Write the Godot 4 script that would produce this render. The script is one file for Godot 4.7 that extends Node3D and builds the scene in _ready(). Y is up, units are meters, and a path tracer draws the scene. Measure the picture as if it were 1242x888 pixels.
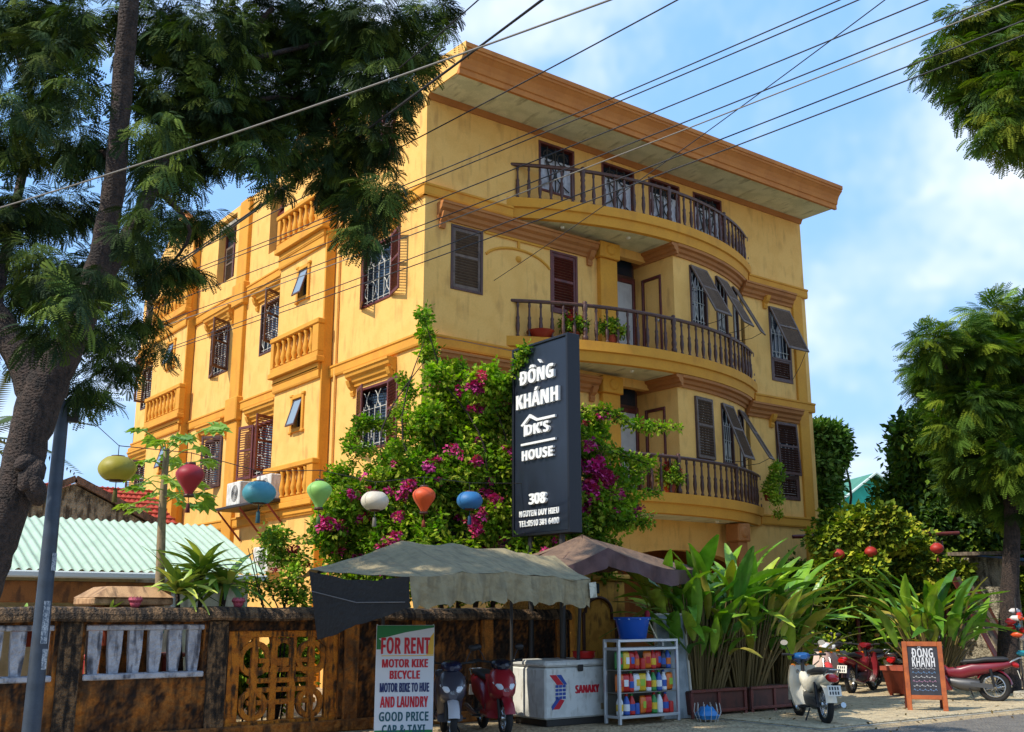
extends Node3D
# Street-side guesthouse. Frame: x runs along the street front of the house, z towards the street, y up; the house corner stands at the origin.

var M := {}
var taken := {}
var house: Node3D
var mesh_store := {}

class Builder:
	var v := PackedVector3Array()
	var n := PackedVector3Array()
	var c := PackedColorArray()
	var tint := Color(1, 1, 1)
	var tinted := false
	var xf := Transform3D.IDENTITY
	var nb := Basis.IDENTITY
	func at(t: Transform3D) -> Builder:
		xf = t
		nb = t.basis.inverse().transposed()
		return self
	func here(p: Vector3, turn := Vector3.ZERO) -> Builder:
		return at(Transform3D(Basis.from_euler(turn), p))
	func home() -> Builder:
		return at(Transform3D.IDENTITY)
	func tri(a: Vector3, b: Vector3, d: Vector3, na: Vector3, nbb: Vector3, nd: Vector3) -> void:
		var flip := (b - a).cross(d - a).dot(na + nbb + nd) > 0.0
		v.append(xf * a)
		n.append((nb * na).normalized())
		if flip:
			v.append(xf * d)
			n.append((nb * nd).normalized())
			v.append(xf * b)
			n.append((nb * nbb).normalized())
		else:
			v.append(xf * b)
			n.append((nb * nbb).normalized())
			v.append(xf * d)
			n.append((nb * nd).normalized())
		if tinted:
			c.append(tint)
			c.append(tint)
			c.append(tint)
	func face(a: Vector3, b: Vector3, d: Vector3) -> void:
		var m := (b - a).cross(d - a).normalized()
		tri(a, b, d, m, m, m)
	# corners counter-clockwise as seen from outside
	func quad(a: Vector3, b: Vector3, d: Vector3, e: Vector3) -> void:
		var m := (d - a).cross(e - b).normalized()
		tri(a, b, d, m, m, m)
		tri(a, d, e, m, m, m)
	func box(p: Vector3, s: Vector3, bevel := 0.0) -> void:
		var h := s / 2.0
		var k: float = min(bevel, min(h.x, min(h.y, h.z)) * 0.9)
		if k <= 0.0:
			for ax in 3:
				for sg in [-1.0, 1.0]:
					_side(p, h, h, ax, sg, 0.0)
			return
		for ax in 3:
			for sg in [-1.0, 1.0]:
				_side(p, h, h, ax, sg, k)
		for ax in 3:
			var b := (ax + 1) % 3
			var d := (ax + 2) % 3
			for s1 in [-1.0, 1.0]:
				for s2 in [-1.0, 1.0]:
					var pts := []
					for q in [[0, -1.0], [0, 1.0], [1, 1.0], [1, -1.0]]:
						var w := Vector3.ZERO
						w[ax] = q[1] * (h[ax] - k)
						w[b] = s1 * (h[b] - (k if q[0] == 1 else 0.0))
						w[d] = s2 * (h[d] - (k if q[0] == 0 else 0.0))
						pts.append(p + w)
					var m := Vector3.ZERO
					m[b] = s1
					m[d] = s2
					tri(pts[0], pts[1], pts[2], m, m, m)
					tri(pts[0], pts[2], pts[3], m, m, m)
		for sx in [-1.0, 1.0]:
			for sy in [-1.0, 1.0]:
				for sz in [-1.0, 1.0]:
					var sg3 := Vector3(sx, sy, sz)
					var e := []
					for ax in 3:
						var w := Vector3.ZERO
						for j in 3:
							w[j] = sg3[j] * (h[j] - (0.0 if j == ax else k))
						e.append(p + w)
					tri(e[0], e[1], e[2], sg3, sg3, sg3)
	func _side(p: Vector3, h: Vector3, _u: Vector3, ax: int, sg: float, k: float) -> void:
		var b := (ax + 1) % 3
		var d := (ax + 2) % 3
		var m := Vector3.ZERO
		m[ax] = sg
		var pts := []
		for q in [[-1.0, -1.0], [1.0, -1.0], [1.0, 1.0], [-1.0, 1.0]]:
			var w := Vector3.ZERO
			w[ax] = sg * h[ax]
			w[b] = q[0] * (h[b] - k)
			w[d] = q[1] * (h[d] - k)
			pts.append(p + w)
		tri(pts[0], pts[1], pts[2], m, m, m)
		tri(pts[0], pts[2], pts[3], m, m, m)
	func span(a: Vector3, b: Vector3, bevel := 0.0) -> void:
		box((a + b) / 2.0, (b - a).abs(), bevel)
	# a square bar from a to b
	func bar(a: Vector3, b: Vector3, w: float, d: float, upv := Vector3.UP, bevel := 0.0) -> void:
		var z := (b - a).normalized()
		if absf(z.dot(upv)) > 0.98:
			upv = Vector3.RIGHT
		var x := upv.cross(z).normalized()
		var y := z.cross(x)
		var keep := xf
		at(keep * Transform3D(Basis(x, y, z), (a + b) / 2.0))
		box(Vector3.ZERO, Vector3(w, d, (b - a).length()), bevel)
		at(keep)
	func tube(pts: Array, radii, sides := 8, caps := true) -> void:
		var rings := []
		var dirs := []
		var prev := Vector3.ZERO
		for i in pts.size():
			var t: Vector3 = (pts[min(i + 1, pts.size() - 1)] - pts[max(i - 1, 0)]).normalized()
			if i == 0:
				prev = t.cross(Vector3.UP if absf(t.y) < 0.9 else Vector3.RIGHT).normalized()
			else:
				prev = (prev - t * prev.dot(t)).normalized()
			var w := t.cross(prev)
			var r: float = radii if radii is float else radii[i]
			var ring := []
			var dd := []
			for k in sides:
				var a := TAU * k / sides
				var o := prev * cos(a) + w * sin(a)
				ring.append(pts[i] + o * r)
				dd.append(o)
			rings.append(ring)
			dirs.append(dd)
		for i in pts.size() - 1:
			for k in sides:
				var j := (k + 1) % sides
				tri(rings[i][k], rings[i][j], rings[i + 1][j], dirs[i][k], dirs[i][j], dirs[i + 1][j])
				tri(rings[i][k], rings[i + 1][j], rings[i + 1][k], dirs[i][k], dirs[i + 1][j], dirs[i + 1][k])
		if caps:
			for e in [0, pts.size() - 1]:
				var m: Vector3 = (pts[0] - pts[1]).normalized() if e == 0 else (pts[e] - pts[e - 1]).normalized()
				for k in range(1, sides - 1):
					tri(rings[e][0], rings[e][k], rings[e][k + 1], m, m, m)
	# profile of (radius, height) turned round the y axis
	func lathe(prof: Array, sides := 12, smooth := true, ribs := 0.0) -> void:
		var nr := []
		for i in prof.size():
			var a: Vector2 = prof[max(i - 1, 0)]
			var b: Vector2 = prof[min(i + 1, prof.size() - 1)]
			var d := (b - a).normalized()
			nr.append(Vector2(d.y, -d.x))
		for i in prof.size() - 1:
			for k in sides:
				var q := []
				var m := []
				for e in [[i, k], [i, k + 1], [i + 1, k + 1], [i + 1, k]]:
					var a2: float = TAU * e[1] / sides
					var rr: float = prof[e[0]].x * (1.0 - ribs * float(int(e[1]) % 2))
					q.append(Vector3(cos(a2) * rr, prof[e[0]].y, sin(a2) * rr))
					m.append(Vector3(cos(a2) * nr[e[0]].x, nr[e[0]].y, sin(a2) * nr[e[0]].x))
				if not smooth:
					var f: Vector3 = (m[0] + m[1] + m[2] + m[3]).normalized()
					m = [f, f, f, f]
				if prof[i].x > 0.0001:
					tri(q[0], q[1], q[2], m[0], m[1], m[2])
				if prof[i + 1].x > 0.0001:
					tri(q[0], q[2], q[3], m[0], m[2], m[3])
	# profile of (out, up) carried along a path; outs are the outward directions
	func sweep(prof: Array, path: Array, outs: Array, caps := true) -> void:
		for i in path.size() - 1:
			for k in prof.size():
				var j := (k + 1) % prof.size()
				var q := []
				for e in [[i, k], [i + 1, k], [i + 1, j], [i, j]]:
					q.append(path[e[0]] + outs[e[0]] * prof[e[1]].x + Vector3.UP * prof[e[1]].y)
				quad(q[0], q[1], q[2], q[3])
		if caps:
			var idx := Geometry2D.triangulate_polygon(PackedVector2Array(prof))
			for e in [0, path.size() - 1]:
				for t in range(0, idx.size(), 3):
					var w := []
					for g in 3:
						w.append(path[e] + outs[e] * prof[idx[t + g]].x + Vector3.UP * prof[idx[t + g]].y)
					face(w[0], w[1], w[2])
	# flat outline in the xy plane, given thickness along z
	func plate(outline: Array, z0: float, z1: float) -> void:
		var idx := Geometry2D.triangulate_polygon(PackedVector2Array(outline))
		for t in range(0, idx.size(), 3):
			for z in [z0, z1]:
				var m := Vector3(0, 0, 1.0 if z == z1 else -1.0)
				var w := []
				for g in 3:
					w.append(Vector3(outline[idx[t + g]].x, outline[idx[t + g]].y, z))
				tri(w[0], w[1], w[2], m, m, m)
		var turn := 1.0 if Geometry2D.is_polygon_clockwise(PackedVector2Array(outline)) else -1.0
		for i in outline.size():
			var a: Vector2 = outline[i]
			var b: Vector2 = outline[(i + 1) % outline.size()]
			var e := (b - a).normalized()
			var m := Vector3(-e.y, e.x, 0) * turn
			var p := [Vector3(a.x, a.y, z0), Vector3(b.x, b.y, z0), Vector3(b.x, b.y, z1), Vector3(a.x, a.y, z1)]
			tri(p[0], p[1], p[2], m, m, m)
			tri(p[0], p[2], p[3], m, m, m)
	# a smooth sheet through a grid of points
	func sheet(g: Array, thick := 0.0) -> void:
		var rows := g.size()
		var cols: int = g[0].size()
		var nn := []
		for i in rows:
			var r := []
			for j in cols:
				var du: Vector3 = g[i][min(j + 1, cols - 1)] - g[i][max(j - 1, 0)]
				var dv: Vector3 = g[min(i + 1, rows - 1)][j] - g[max(i - 1, 0)][j]
				r.append(du.cross(dv).normalized())
			nn.append(r)
		for sgn in ([1.0] if thick == 0.0 else [0.0, -1.0]):
			for i in rows - 1:
				for j in cols - 1:
					var e := [[i, j], [i, j + 1], [i + 1, j + 1], [i + 1, j]]
					var q := []
					var m := []
					for w in e:
						q.append(g[w[0]][w[1]] + (nn[w[0]][w[1]] * thick * sgn if thick > 0.0 else Vector3.ZERO))
						m.append(nn[w[0]][w[1]] * (-1.0 if sgn < 0.0 else 1.0))
					tri(q[0], q[1], q[2], m[0], m[1], m[2])
					tri(q[0], q[2], q[3], m[0], m[2], m[3])
	# rounded hull through cross-sections [centre, half width, half height, squareness]; sections lie across x
	func hull(secs: Array, sides := 14) -> void:
		var rings := []
		for s in secs:
			var r := []
			for k in sides:
				var a := TAU * k / sides
				var p: float = 2.0 / (s[3] if s.size() > 3 else 2.4)
				var cz := signf(cos(a)) * pow(absf(cos(a)), p)
				var cy := signf(sin(a)) * pow(absf(sin(a)), p)
				var lean: float = s[4] if s.size() > 4 else 0.0
				r.append(s[0] + Vector3(lean * cy * s[2], cy * s[2], cz * s[1]))
			rings.append(r)
		var nn := []
		for i in rings.size():
			var m := []
			for k in sides:
				var du: Vector3 = rings[i][(k + 1) % sides] - rings[i][(k + sides - 1) % sides]
				var dv: Vector3 = rings[min(i + 1, rings.size() - 1)][k] - rings[max(i - 1, 0)][k]
				var o := du.cross(dv).normalized()
				if o.dot(rings[i][k] - secs[i][0]) < 0.0:
					o = -o
				m.append(o)
			nn.append(m)
		for i in rings.size() - 1:
			for k in sides:
				var j := (k + 1) % sides
				tri(rings[i][k], rings[i][j], rings[i + 1][j], nn[i][k], nn[i][j], nn[i + 1][j])
				tri(rings[i][k], rings[i + 1][j], rings[i + 1][k], nn[i][k], nn[i + 1][j], nn[i + 1][k])
		for e in [0, rings.size() - 1]:
			var m := Vector3(-1 if e == 0 else 1, 0, 0)
			for k in sides:
				tri(secs[e][0], rings[e][k], rings[e][(k + 1) % sides], m, m, m)
	func mesh() -> ArrayMesh:
		var a := []
		a.resize(Mesh.ARRAY_MAX)
		a[Mesh.ARRAY_VERTEX] = v
		a[Mesh.ARRAY_NORMAL] = n
		if tinted:
			a[Mesh.ARRAY_COLOR] = c
		var m := ArrayMesh.new()
		m.add_surface_from_arrays(Mesh.PRIMITIVE_TRIANGLES, a)
		return m

func named(parent: Node, called: String) -> String:
	var key := str(parent.get_instance_id()) + called
	var k: int = taken.get(key, 0)
	taken[key] = k + 1
	return called if k == 0 else "%s_%03d" % [called, k]

func put(parent: Node, called: String, m: Mesh, mat: Material, t := Transform3D.IDENTITY) -> MeshInstance3D:
	var o := MeshInstance3D.new()
	o.mesh = m
	o.name = named(parent, called)
	o.material_override = mat
	o.transform = t
	parent.add_child(o, true)
	return o

func obj(parent: Node, called: String, b: Builder, mat: Material) -> MeshInstance3D:
	return put(parent, called, b.mesh(), mat)

func tag(o: Node, label: String, category: String, group := "") -> Node:
	o.set_meta("label", label)
	o.set_meta("category", category)
	if group != "":
		o.set_meta("group", group)
	return o

func thing(called: String, label: String, category: String, p := Vector3.ZERO, turn := 0.0, group := "") -> Node3D:
	var o := Node3D.new()
	o.name = named(self, called)
	add_child(o, true)
	o.position = p
	o.rotation.y = turn
	tag(o, label, category, group)
	return o

func structure(called: String, b: Builder, mat: Material) -> MeshInstance3D:
	var o := obj(self, called, b, mat)
	o.set_meta("kind", "structure")
	return o

func stuff(o: Node) -> Node:
	o.set_meta("kind", "stuff")
	return o

func B() -> Builder:
	return Builder.new()

func T(p: Vector3, turn := Vector3.ZERO, s := Vector3.ONE) -> Transform3D:
	return Transform3D(Basis.from_euler(turn).scaled_local(s), p)

func facing(p: Vector3, out: Vector3) -> Transform3D:
	return Transform3D(Basis(Vector3.UP.cross(out).normalized(), Vector3.UP, out.normalized()), p)

func rgb(r: int, g: int, b: int) -> Color:
	return Color8(r, g, b)

func noise_image(size: int, noise_seed: int, freq: float, oct := 4, stretch := 1.0) -> PackedByteArray:
	var f := FastNoiseLite.new()
	f.seed = noise_seed
	f.noise_type = FastNoiseLite.TYPE_SIMPLEX_SMOOTH
	f.frequency = freq
	f.fractal_octaves = oct
	var im: Image
	if stretch == 1.0:
		im = f.get_seamless_image(size, size)
	else:
		im = f.get_seamless_image(size, int(size / stretch))
		im.resize(size, size, Image.INTERPOLATE_CUBIC)
	im.convert(Image.FORMAT_L8)
	return im.get_data()

# colour texture: base colour, fine grain, coarse patches towards a second colour, streaks towards a third
func skin(noise_seed: int, base: Color, patch: Color, patch_amount: float, streak: Color, streak_amount: float, grain := 0.06, size := 512, streak_cut := 0.55, patch_freq := 0.012) -> ImageTexture:
	var fine := noise_image(size, noise_seed, 0.16, 3)
	var coarse := noise_image(size, noise_seed + 7, patch_freq, 5)
	var runs := noise_image(size, noise_seed + 13, 0.03, 4, 6.0)
	var mask := noise_image(size, noise_seed + 19, 0.01, 3)
	var data := PackedByteArray()
	data.resize(size * size * 3)
	for i in size * size:
		var k: float = clampf((coarse[i] / 255.0 - 0.42) * 3.0, 0, 1) * patch_amount
		var s: float = clampf((runs[i] / 255.0 * 0.6 + mask[i] / 255.0 * 0.4 - streak_cut) * 4.5, 0, 1) * streak_amount
		var g: float = 1.0 + (fine[i] / 255.0 - 0.5) * 2.0 * grain
		var c := base.lerp(patch, k).lerp(streak, s)
		data[i * 3] = int(clampf(c.r * g, 0, 1) * 255)
		data[i * 3 + 1] = int(clampf(c.g * g, 0, 1) * 255)
		data[i * 3 + 2] = int(clampf(c.b * g, 0, 1) * 255)
	var im := Image.create_from_data(size, size, false, Image.FORMAT_RGB8, data)
	return ImageTexture.create_from_image(im)

var bump_store := {}
func bump(noise_seed: int, freq: float, strength: float) -> Texture2D:
	var key := "%d %f %f" % [noise_seed, freq, strength]
	if not bump_store.has(key):
		var f := FastNoiseLite.new()
		f.seed = noise_seed
		f.frequency = freq
		f.fractal_octaves = 4
		var im := f.get_seamless_image(256, 256)
		im.bump_map_to_normal_map(strength)
		bump_store[key] = ImageTexture.create_from_image(im)
	return bump_store[key]

func plain(c: Color, rough := 0.7, metal := 0.0) -> StandardMaterial3D:
	var m := StandardMaterial3D.new()
	m.albedo_color = c
	m.roughness = rough
	m.metallic = metal
	return m

func skinned(t: Texture2D, metres: float, rough := 0.85, bump_freq := 0.0, bump_strength := 4.0) -> StandardMaterial3D:
	var m := StandardMaterial3D.new()
	m.albedo_texture = t
	m.roughness = rough
	m.uv1_triplanar = true
	m.uv1_world_triplanar = true
	m.uv1_scale = Vector3.ONE / metres
	if bump_freq > 0.0:
		m.normal_enabled = true
		m.normal_texture = bump(3, bump_freq, bump_strength)
	return m

func leafy(rough := 0.55, back := Color(0.25, 0.34, 0.08)) -> StandardMaterial3D:
	var m := StandardMaterial3D.new()
	m.albedo_color = Color(1, 1, 1)
	m.vertex_color_use_as_albedo = true
	m.roughness = rough
	m.backlight_enabled = true
	m.backlight = back
	m.cull_mode = BaseMaterial3D.CULL_DISABLED
	return m

func words(parent: Node, s: String, height: float, depth: float, mat: Material, t: Transform3D, squeeze := 1.0, serif := false, italic := false, fit := 0.0, heavy := 0.0) -> MeshInstance3D:
	var f := SystemFont.new()
	f.font_names = PackedStringArray(["Droid Serif" if serif else "Droid Sans"])
	f.font_weight = 700
	f.font_italic = italic
	var m := TextMesh.new()
	m.font = f
	m.text = s
	m.font_size = 64
	m.pixel_size = height / 46.0
	m.depth = depth
	m.curve_step = 2.0
	var wide := squeeze
	if fit > 0.0:
		wide = fit / max(0.01, m.get_aabb().size.x)
	if heavy > 0.0:
		for k in 2:
			put(parent, "lettering", m, mat, t * Transform3D(Basis.from_scale(Vector3(wide, 1, 1)), Vector3(heavy * (1 - 2 * k), heavy * 0.4, -0.0006 * (k + 1))))
	return put(parent, "lettering", m, mat, t * Transform3D(Basis.from_scale(Vector3(wide, 1, 1)), Vector3.ZERO))

const SHADE_TREE := [[-9.3, 8.02, 6.32, 0.38], [-8.96, 7.76, 6.92, 0.33], [-8.87, 7.29, 6.25, 0.28], [-9.24, 6.47, 6.57, 0.31], [-8.7, 6.38, 7.2, 0.27], [-9.01, 5.87, 6.13, 0.33], [-8.33, 6.33, 5.35, 0.28], [-8.17, 5.43, 5.76, 0.34], [-8.71, 5.31, 5.45, 0.34], [-8.8, 4.38, 6.74, 0.27], [-8.15, 4.6, 6.44, 0.27], [-8.04, 7.97, 7.18, 0.42], [-7.95, 7.06, 7.51, 0.38], [-7.64, 7.61, 7.9, 0.45], [-7.48, 6.91, 7.75, 0.42], [-6.49, 8.7, 6.71, 0.52], [-6.53, 7.59, 6.93, 0.51], [-6.02, 8.55, 7.37, 0.51], [-6, 7.66, 7.4, 0.46], [-6.18, 7.92, 8.78, 0.38], [-5.98, 7.35, 8.65, 0.35], [-5.4, 8.07, 8.29, 0.25], [-5.14, 8.68, 8.22, 0.25], [-7.5, 6.86, 6.14, 0.36], [-7.02, 7.04, 6.43, 0.26], [-7.23, 6.31, 8.26, 0.19], [-6.44, 6.84, 7.55, 0.24], [-5.96, 6.85, 7.75, 0.31], [-5.84, 6.85, 8.26, 0.26], [-6.1, 5.97, 8.88, 0.21], [-5.96, 5.98, 8.25, 0.24], [-6.33, 5.36, 8.94, 0.15], [-5.77, 6.72, 7.24, 0.26], [-7.33, 6.17, 6.23, 0.22], [-7.29, 5.92, 7.06, 0.11], [-7.85, 5.15, 7.26, 0.22], [-7.75, 5.81, 5.81, 0.24], [-7.79, 4.81, 6.62, 0.18], [-7.42, 4.64, 6.12, 0.11], [-7.8, 4.38, 5.92, 0.19], [-8.21, 3.99, 6.46, 0.18], [-7.62, 5.27, 7.15, 0.16], [-6.64, 6.4, 7.43, 0.12], [-5.31, 8.05, 8.85, 0.09], [-8.84, 9.05, 6.86, 0.6], [-7.64, 9.26, 7.4, 0.69], [-9.69, 8.28, 4.58, 0.59], [-9.79, 5.63, 6.44, 0.44], [-9.54, 4.33, 6.62, 0.37], [-8.3, 10.89, 6.1, 0.74], [-9.08, 4.14, 9.01, 0.15], [-8.76, 4.56, 8.49, 0.13], [-9.11, 3.97, 8.64, 0.14], [-9.24, 4.4, 8.73, 0.15], [-9.13, 5.12, 7.18, 0.17], [-8.55, 5.04, 9.12, 0.13], [-8.53, 4.97, 8.59, 0.13], [-8.39, 5.48, 9.1, 0.15], [-9.2, 7.04, 7.66, 0.21], [-9.12, 6.3, 8.62, 0.13], [-9.43, 6.18, 8.05, 0.2], [-8.89, 7.6, 7.49, 0.21], [-8.49, 5.93, 8.97, 0.16]]
const TALL_TREE := [[10.97, 8.02, 6.37, 0.5], [12.29, 7.96, 6.33, 0.63], [9.25, 7.43, 6.45, 0.29], [8.72, 7.14, 6.17, 0.33], [9.85, 6.97, 6.51, 0.58], [11.8, 6.9, 6.37, 0.82], [10.11, 6.64, 5.55, 0.51], [9.71, 5.9, 6.39, 0.68], [10.6, 5.59, 6.77, 0.79], [9.19, 5.35, 6.17, 0.34], [10.49, 4.93, 6.3, 0.6], [10.04, 4.61, 7.22, 0.76], [11.59, 3.93, 6.42, 0.61], [12.62, 6.78, 6.6, 0.94], [12.84, 5.29, 6.59, 0.94], [12.85, 6.32, 7.26, 1.03], [11.79, 4.18, 5.79, 0.42], [11.04, 7.2, 8.05, 0.76], [12.01, 4.69, 7.96, 0.88], [11.24, 4.36, 5.35, 0.42], [10.63, 4.86, 5.46, 0.36], [10.28, 5.44, 6.29, 0.5], [10.58, 7.2, 4.92, 0.31], [11.28, 7.39, 6.42, 0.51]]
const OVERHANG_TREE := [[2.57, 9.95, 11.47, 0.37], [1.35, 9.37, 11.61, 0.26], [0.85, 8.79, 11.43, 0.19], [1.64, 8.96, 11.52, 0.36], [1.49, 8.74, 12.03, 0.34], [1.04, 8.78, 11.2, 0.14], [2.1, 8.97, 10.83, 0.21], [1.46, 8.31, 11.61, 0.31], [1.23, 8.04, 12.09, 0.3], [1.09, 7.62, 11.9, 0.24], [1.35, 7.46, 11.85, 0.14], [2.48, 8.2, 11.48, 0.19], [1.32, 8.16, 11.44, 0.16], [2.23, 8.88, 12.27, 0.53], [1.81, 7.77, 12.34, 0.43], [3.85, 9.25, 12.11, 0.67], [2.61, 9.75, 12.3, 0.53], [1.87, 10.27, 12.17, 0.52]]
const HOUSE_TREE := [[18.3, 7.38, -3.73, 0.49], [18.07, 6.54, -3.89, 0.68], [18.63, 6.85, -3.75, 0.49], [19.31, 6.14, -4.52, 0.61], [18.78, 6.9, -3.59, 0.29], [17.98, 5.3, -3.92, 0.68], [18.67, 7.23, -4.53, 0.8], [18.95, 7.3, -3.72, 0.39]]
const MANGO_TREE := [[16.15, 6.2, 0.82, 0.52], [14.43, 6.26, 2.15, 0.68], [15.46, 5.69, 1.7, 0.9], [15.7, 5.07, 1.15, 0.61], [15.41, 4.97, 2.03, 0.99], [17.13, 4.66, 1.59, 1.04], [14.99, 4.54, 1.5, 0.9], [15.75, 3.82, 2.79, 0.88], [15.5, 3.74, 2.09, 0.89], [15.58, 4.21, 3.27, 0.77], [14.76, 4.26, 1.5, 0.5], [14.62, 3.82, 1.92, 0.78], [17.15, 5.34, 1.9, 0.72]]
const VINE_HEDGE := [[10.53, 3.62, 2.04, 0.3], [10.73, 3.71, 2.61, 0.3], [10.82, 3.68, 3.26, 0.31], [10.27, 3.38, 2.57, 0.4], [10.73, 3.48, 2.93, 0.4], [11.16, 3.38, 3.3, 0.4], [9.85, 3.19, 2.28, 0.3], [12.13, 3.23, 3.2, 0.36], [9.97, 2.61, 2.49, 0.44], [10.43, 2.61, 2.95, 0.44], [11.75, 2.64, 2.84, 0.46], [11.98, 2.63, 3.47, 0.45], [10.5, 2.06, 1.82, 0.41], [10.54, 1.96, 2.59, 0.45], [11.52, 1.96, 2.7, 0.46], [12.51, 2.44, 3.76, 0.45], [11.9, 1.96, 3.12, 0.4]]
const BOUGAINVILLEA := [[-2.39, 3.34, 1.43, 0.51], [-2.72, 2.89, 1.49, 0.35], [-2.51, 3.53, 2.15, 0.39], [-1.9, 3.88, 2.46, 0.44], [-1.07, 4.67, 2.26, 0.61], [-0.46, 4.97, 2.68, 0.61], [0.02, 5.13, 3.02, 0.51], [-1.68, 3.58, 2.47, 0.69], [-0.83, 3.9, 2.71, 0.71], [-0.05, 4.07, 3.12, 0.61], [-2.08, 3.04, 1.78, 0.5], [-1.19, 3.06, 2.24, 0.61], [-0.55, 3.03, 3.08, 0.6], [0.09, 3.19, 3.41, 0.5], [-1.75, 4.38, 1.98, 0.2], [-1.56, 4.93, 2.65, 0.25], [-0.93, 5.43, 2.3, 0.36], [-0.86, 5.82, 2.32, 0.26], [-0.83, 5.41, 3.44, 0.39], [1.24, 4.84, 3.88, 0.31], [1.22, 4.24, 3.88, 0.41], [1.25, 3.76, 4.27, 0.4], [0.66, 3.27, 4.6, 0.44], [1.57, 3.28, 4.22, 0.31], [0.43, 3, 4.33, 0.39], [-1.16, 6.21, 2.08, 0.16], [-1.36, 6.52, 2.3, 0.12], [-1.72, 6.66, 2.79, 0.1], [-1.47, 5.65, 2.85, 0.2], [-2.57, 3.9, 1.43, 0.25], [0.27, 3.61, 3.65, 0.5], [0.62, 4.21, 3.69, 0.41], [-2.16, 2.49, 1.37, 0.51], [-1.95, 2.32, 2.42, 0.59], [-1.4, 2.32, 3.1, 0.58], [-0.21, 2.35, 2.85, 0.61], [-0.09, 2.45, 4.08, 0.58], [1.14, 2.63, 3.93, 0.51], [-1.79, 2.87, 2.67, 0.59], [-0.73, 2.77, 2.59, 0.61], [0.05, 2.63, 3.22, 0.51], [-1.75, 3.49, 1.74, 0.51]]
const BUSH_BANK := [[14.96, 3.65, 1.31, 0.7], [16.04, 3.24, 1.47, 0.82], [15.6, 3.61, 2.5, 0.79], [16.82, 3.22, 2.47, 0.81], [16.93, 3.41, 3.24, 0.89], [15.65, 2.57, 1.15, 0.82], [16.09, 2.34, 1.72, 0.81], [16.26, 2.33, 2.45, 0.8], [17.04, 2.22, 2.93, 0.8], [16.83, 2.74, 3.77, 0.88], [14, 1.68, 1.62, 0.78], [15.49, 1.47, 1.63, 0.8], [16.03, 1.36, 2.25, 0.8], [17.41, 1.36, 2.53, 0.82], [18.19, 1.68, 3.63, 1.01], [18.21, 2.53, 4.59, 0.98], [14.15, 2.11, 1.08, 0.69], [18.29, 3.9, 3.39, 0.91]]
const CABLES := [[-10.64, 4.6, 7.38, -7.53, 4.6, 15.47], [-6.1, 6.8, -0.76, -6.01, 6.8, 13.07], [-6.09, 6.75, -1.01, -6.07, 6.75, 13.05], [-6, 7.2, 4.94, -6.14, 7.2, 11.7], [-6.46, 6.9, -1.47, -4.78, 6.9, 13.6], [-5.63, 7.3, -1.58, -2.99, 7.3, 13.97], [-5.74, 7.2, -1.84, -2.98, 7.2, 14.18], [-5.7, 7, -3.55, -2.76, 7, 14.79], [-5.62, 6.8, -4.59, -2.68, 6.8, 14.92], [-5.7, 6.7, -4.92, -2.7, 6.7, 14.9], [-5.3, 6.6, -7.65, -2.53, 6.6, 14.52], [-4.91, 6.4, -2.96, -2.67, 6.4, 14.25], [1.75, 8.6, 0.1, -1.42, 8.6, 13.47]]
const SHADE_TRUNK := [[-9.39, 0.47, 6.85, 0.22], [-9.26, 1.26, 6.95, 0.21], [-9.16, 1.85, 7.02, 0.2], [-9.07, 2.34, 7.09, 0.2], [-8.99, 2.69, 7.15, 0.19], [-8.93, 3.08, 7.19, 0.19], [-8.88, 3.49, 7.24, 0.2], [-8.8, 3.85, 7.29, 0.2]]
const SHADE_LIMBS := [[[-8.81, 3.77, 7.29, 0.18], [-8.63, 4.31, 7.42, 0.14], [-8.52, 5.04, 7.63, 0.12], [-8.5, 5.61, 7.77, 0.11], [-8.52, 6, 7.88, 0.1], [-8.59, 6.88, 8.08, 0.1], [-8.65, 7.48, 8.29, 0.09], [-8.69, 8.43, 8.38, 0.07]], [[-8.53, 4.73, 7.49, 0.1], [-8.3, 5.2, 7.55, 0.09], [-8.03, 5.95, 7.5, 0.07], [-7.76, 6.7, 7.32, 0.06], [-7.26, 7.71, 7.2, 0.04], [-6.72, 8.64, 7.23, 0.03]], [[-8.84, 3.57, 7.26, 0.19], [-9.06, 4.06, 7.09, 0.15], [-9.29, 4.48, 6.92, 0.13], [-9.55, 4.99, 6.73, 0.11], [-9.85, 6.05, 6.5, 0.08]], [[-8.44, 6.14, 7.57, 0.05], [-8.72, 6.51, 6.61, 0.04], [-9.09, 6.99, 5.82, 0.02]], [[-9.24, 4.56, 6.59, 0.07], [-9.01, 6.1, 5.88, 0.05], [-8.88, 7.4, 5.48, 0.04], [-9.16, 8.49, 5.02, 0.03]], [[-7.76, 6.7, 7.32, 0.04], [-6.79, 7.4, 7.31, 0.03], [-6.04, 7.45, 7.5, 0.02], [-5.59, 6.86, 7.71, 0.01]], [[-8.03, 5.95, 7.5, 0.04], [-7.52, 5.63, 7.25, 0.02], [-7.71, 5.14, 6.86, 0.01]], [[-7.26, 7.71, 7.2, 0.03], [-6.11, 8.26, 7.57, 0.03], [-5.22, 8.49, 7.99, 0.01]]]

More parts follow.
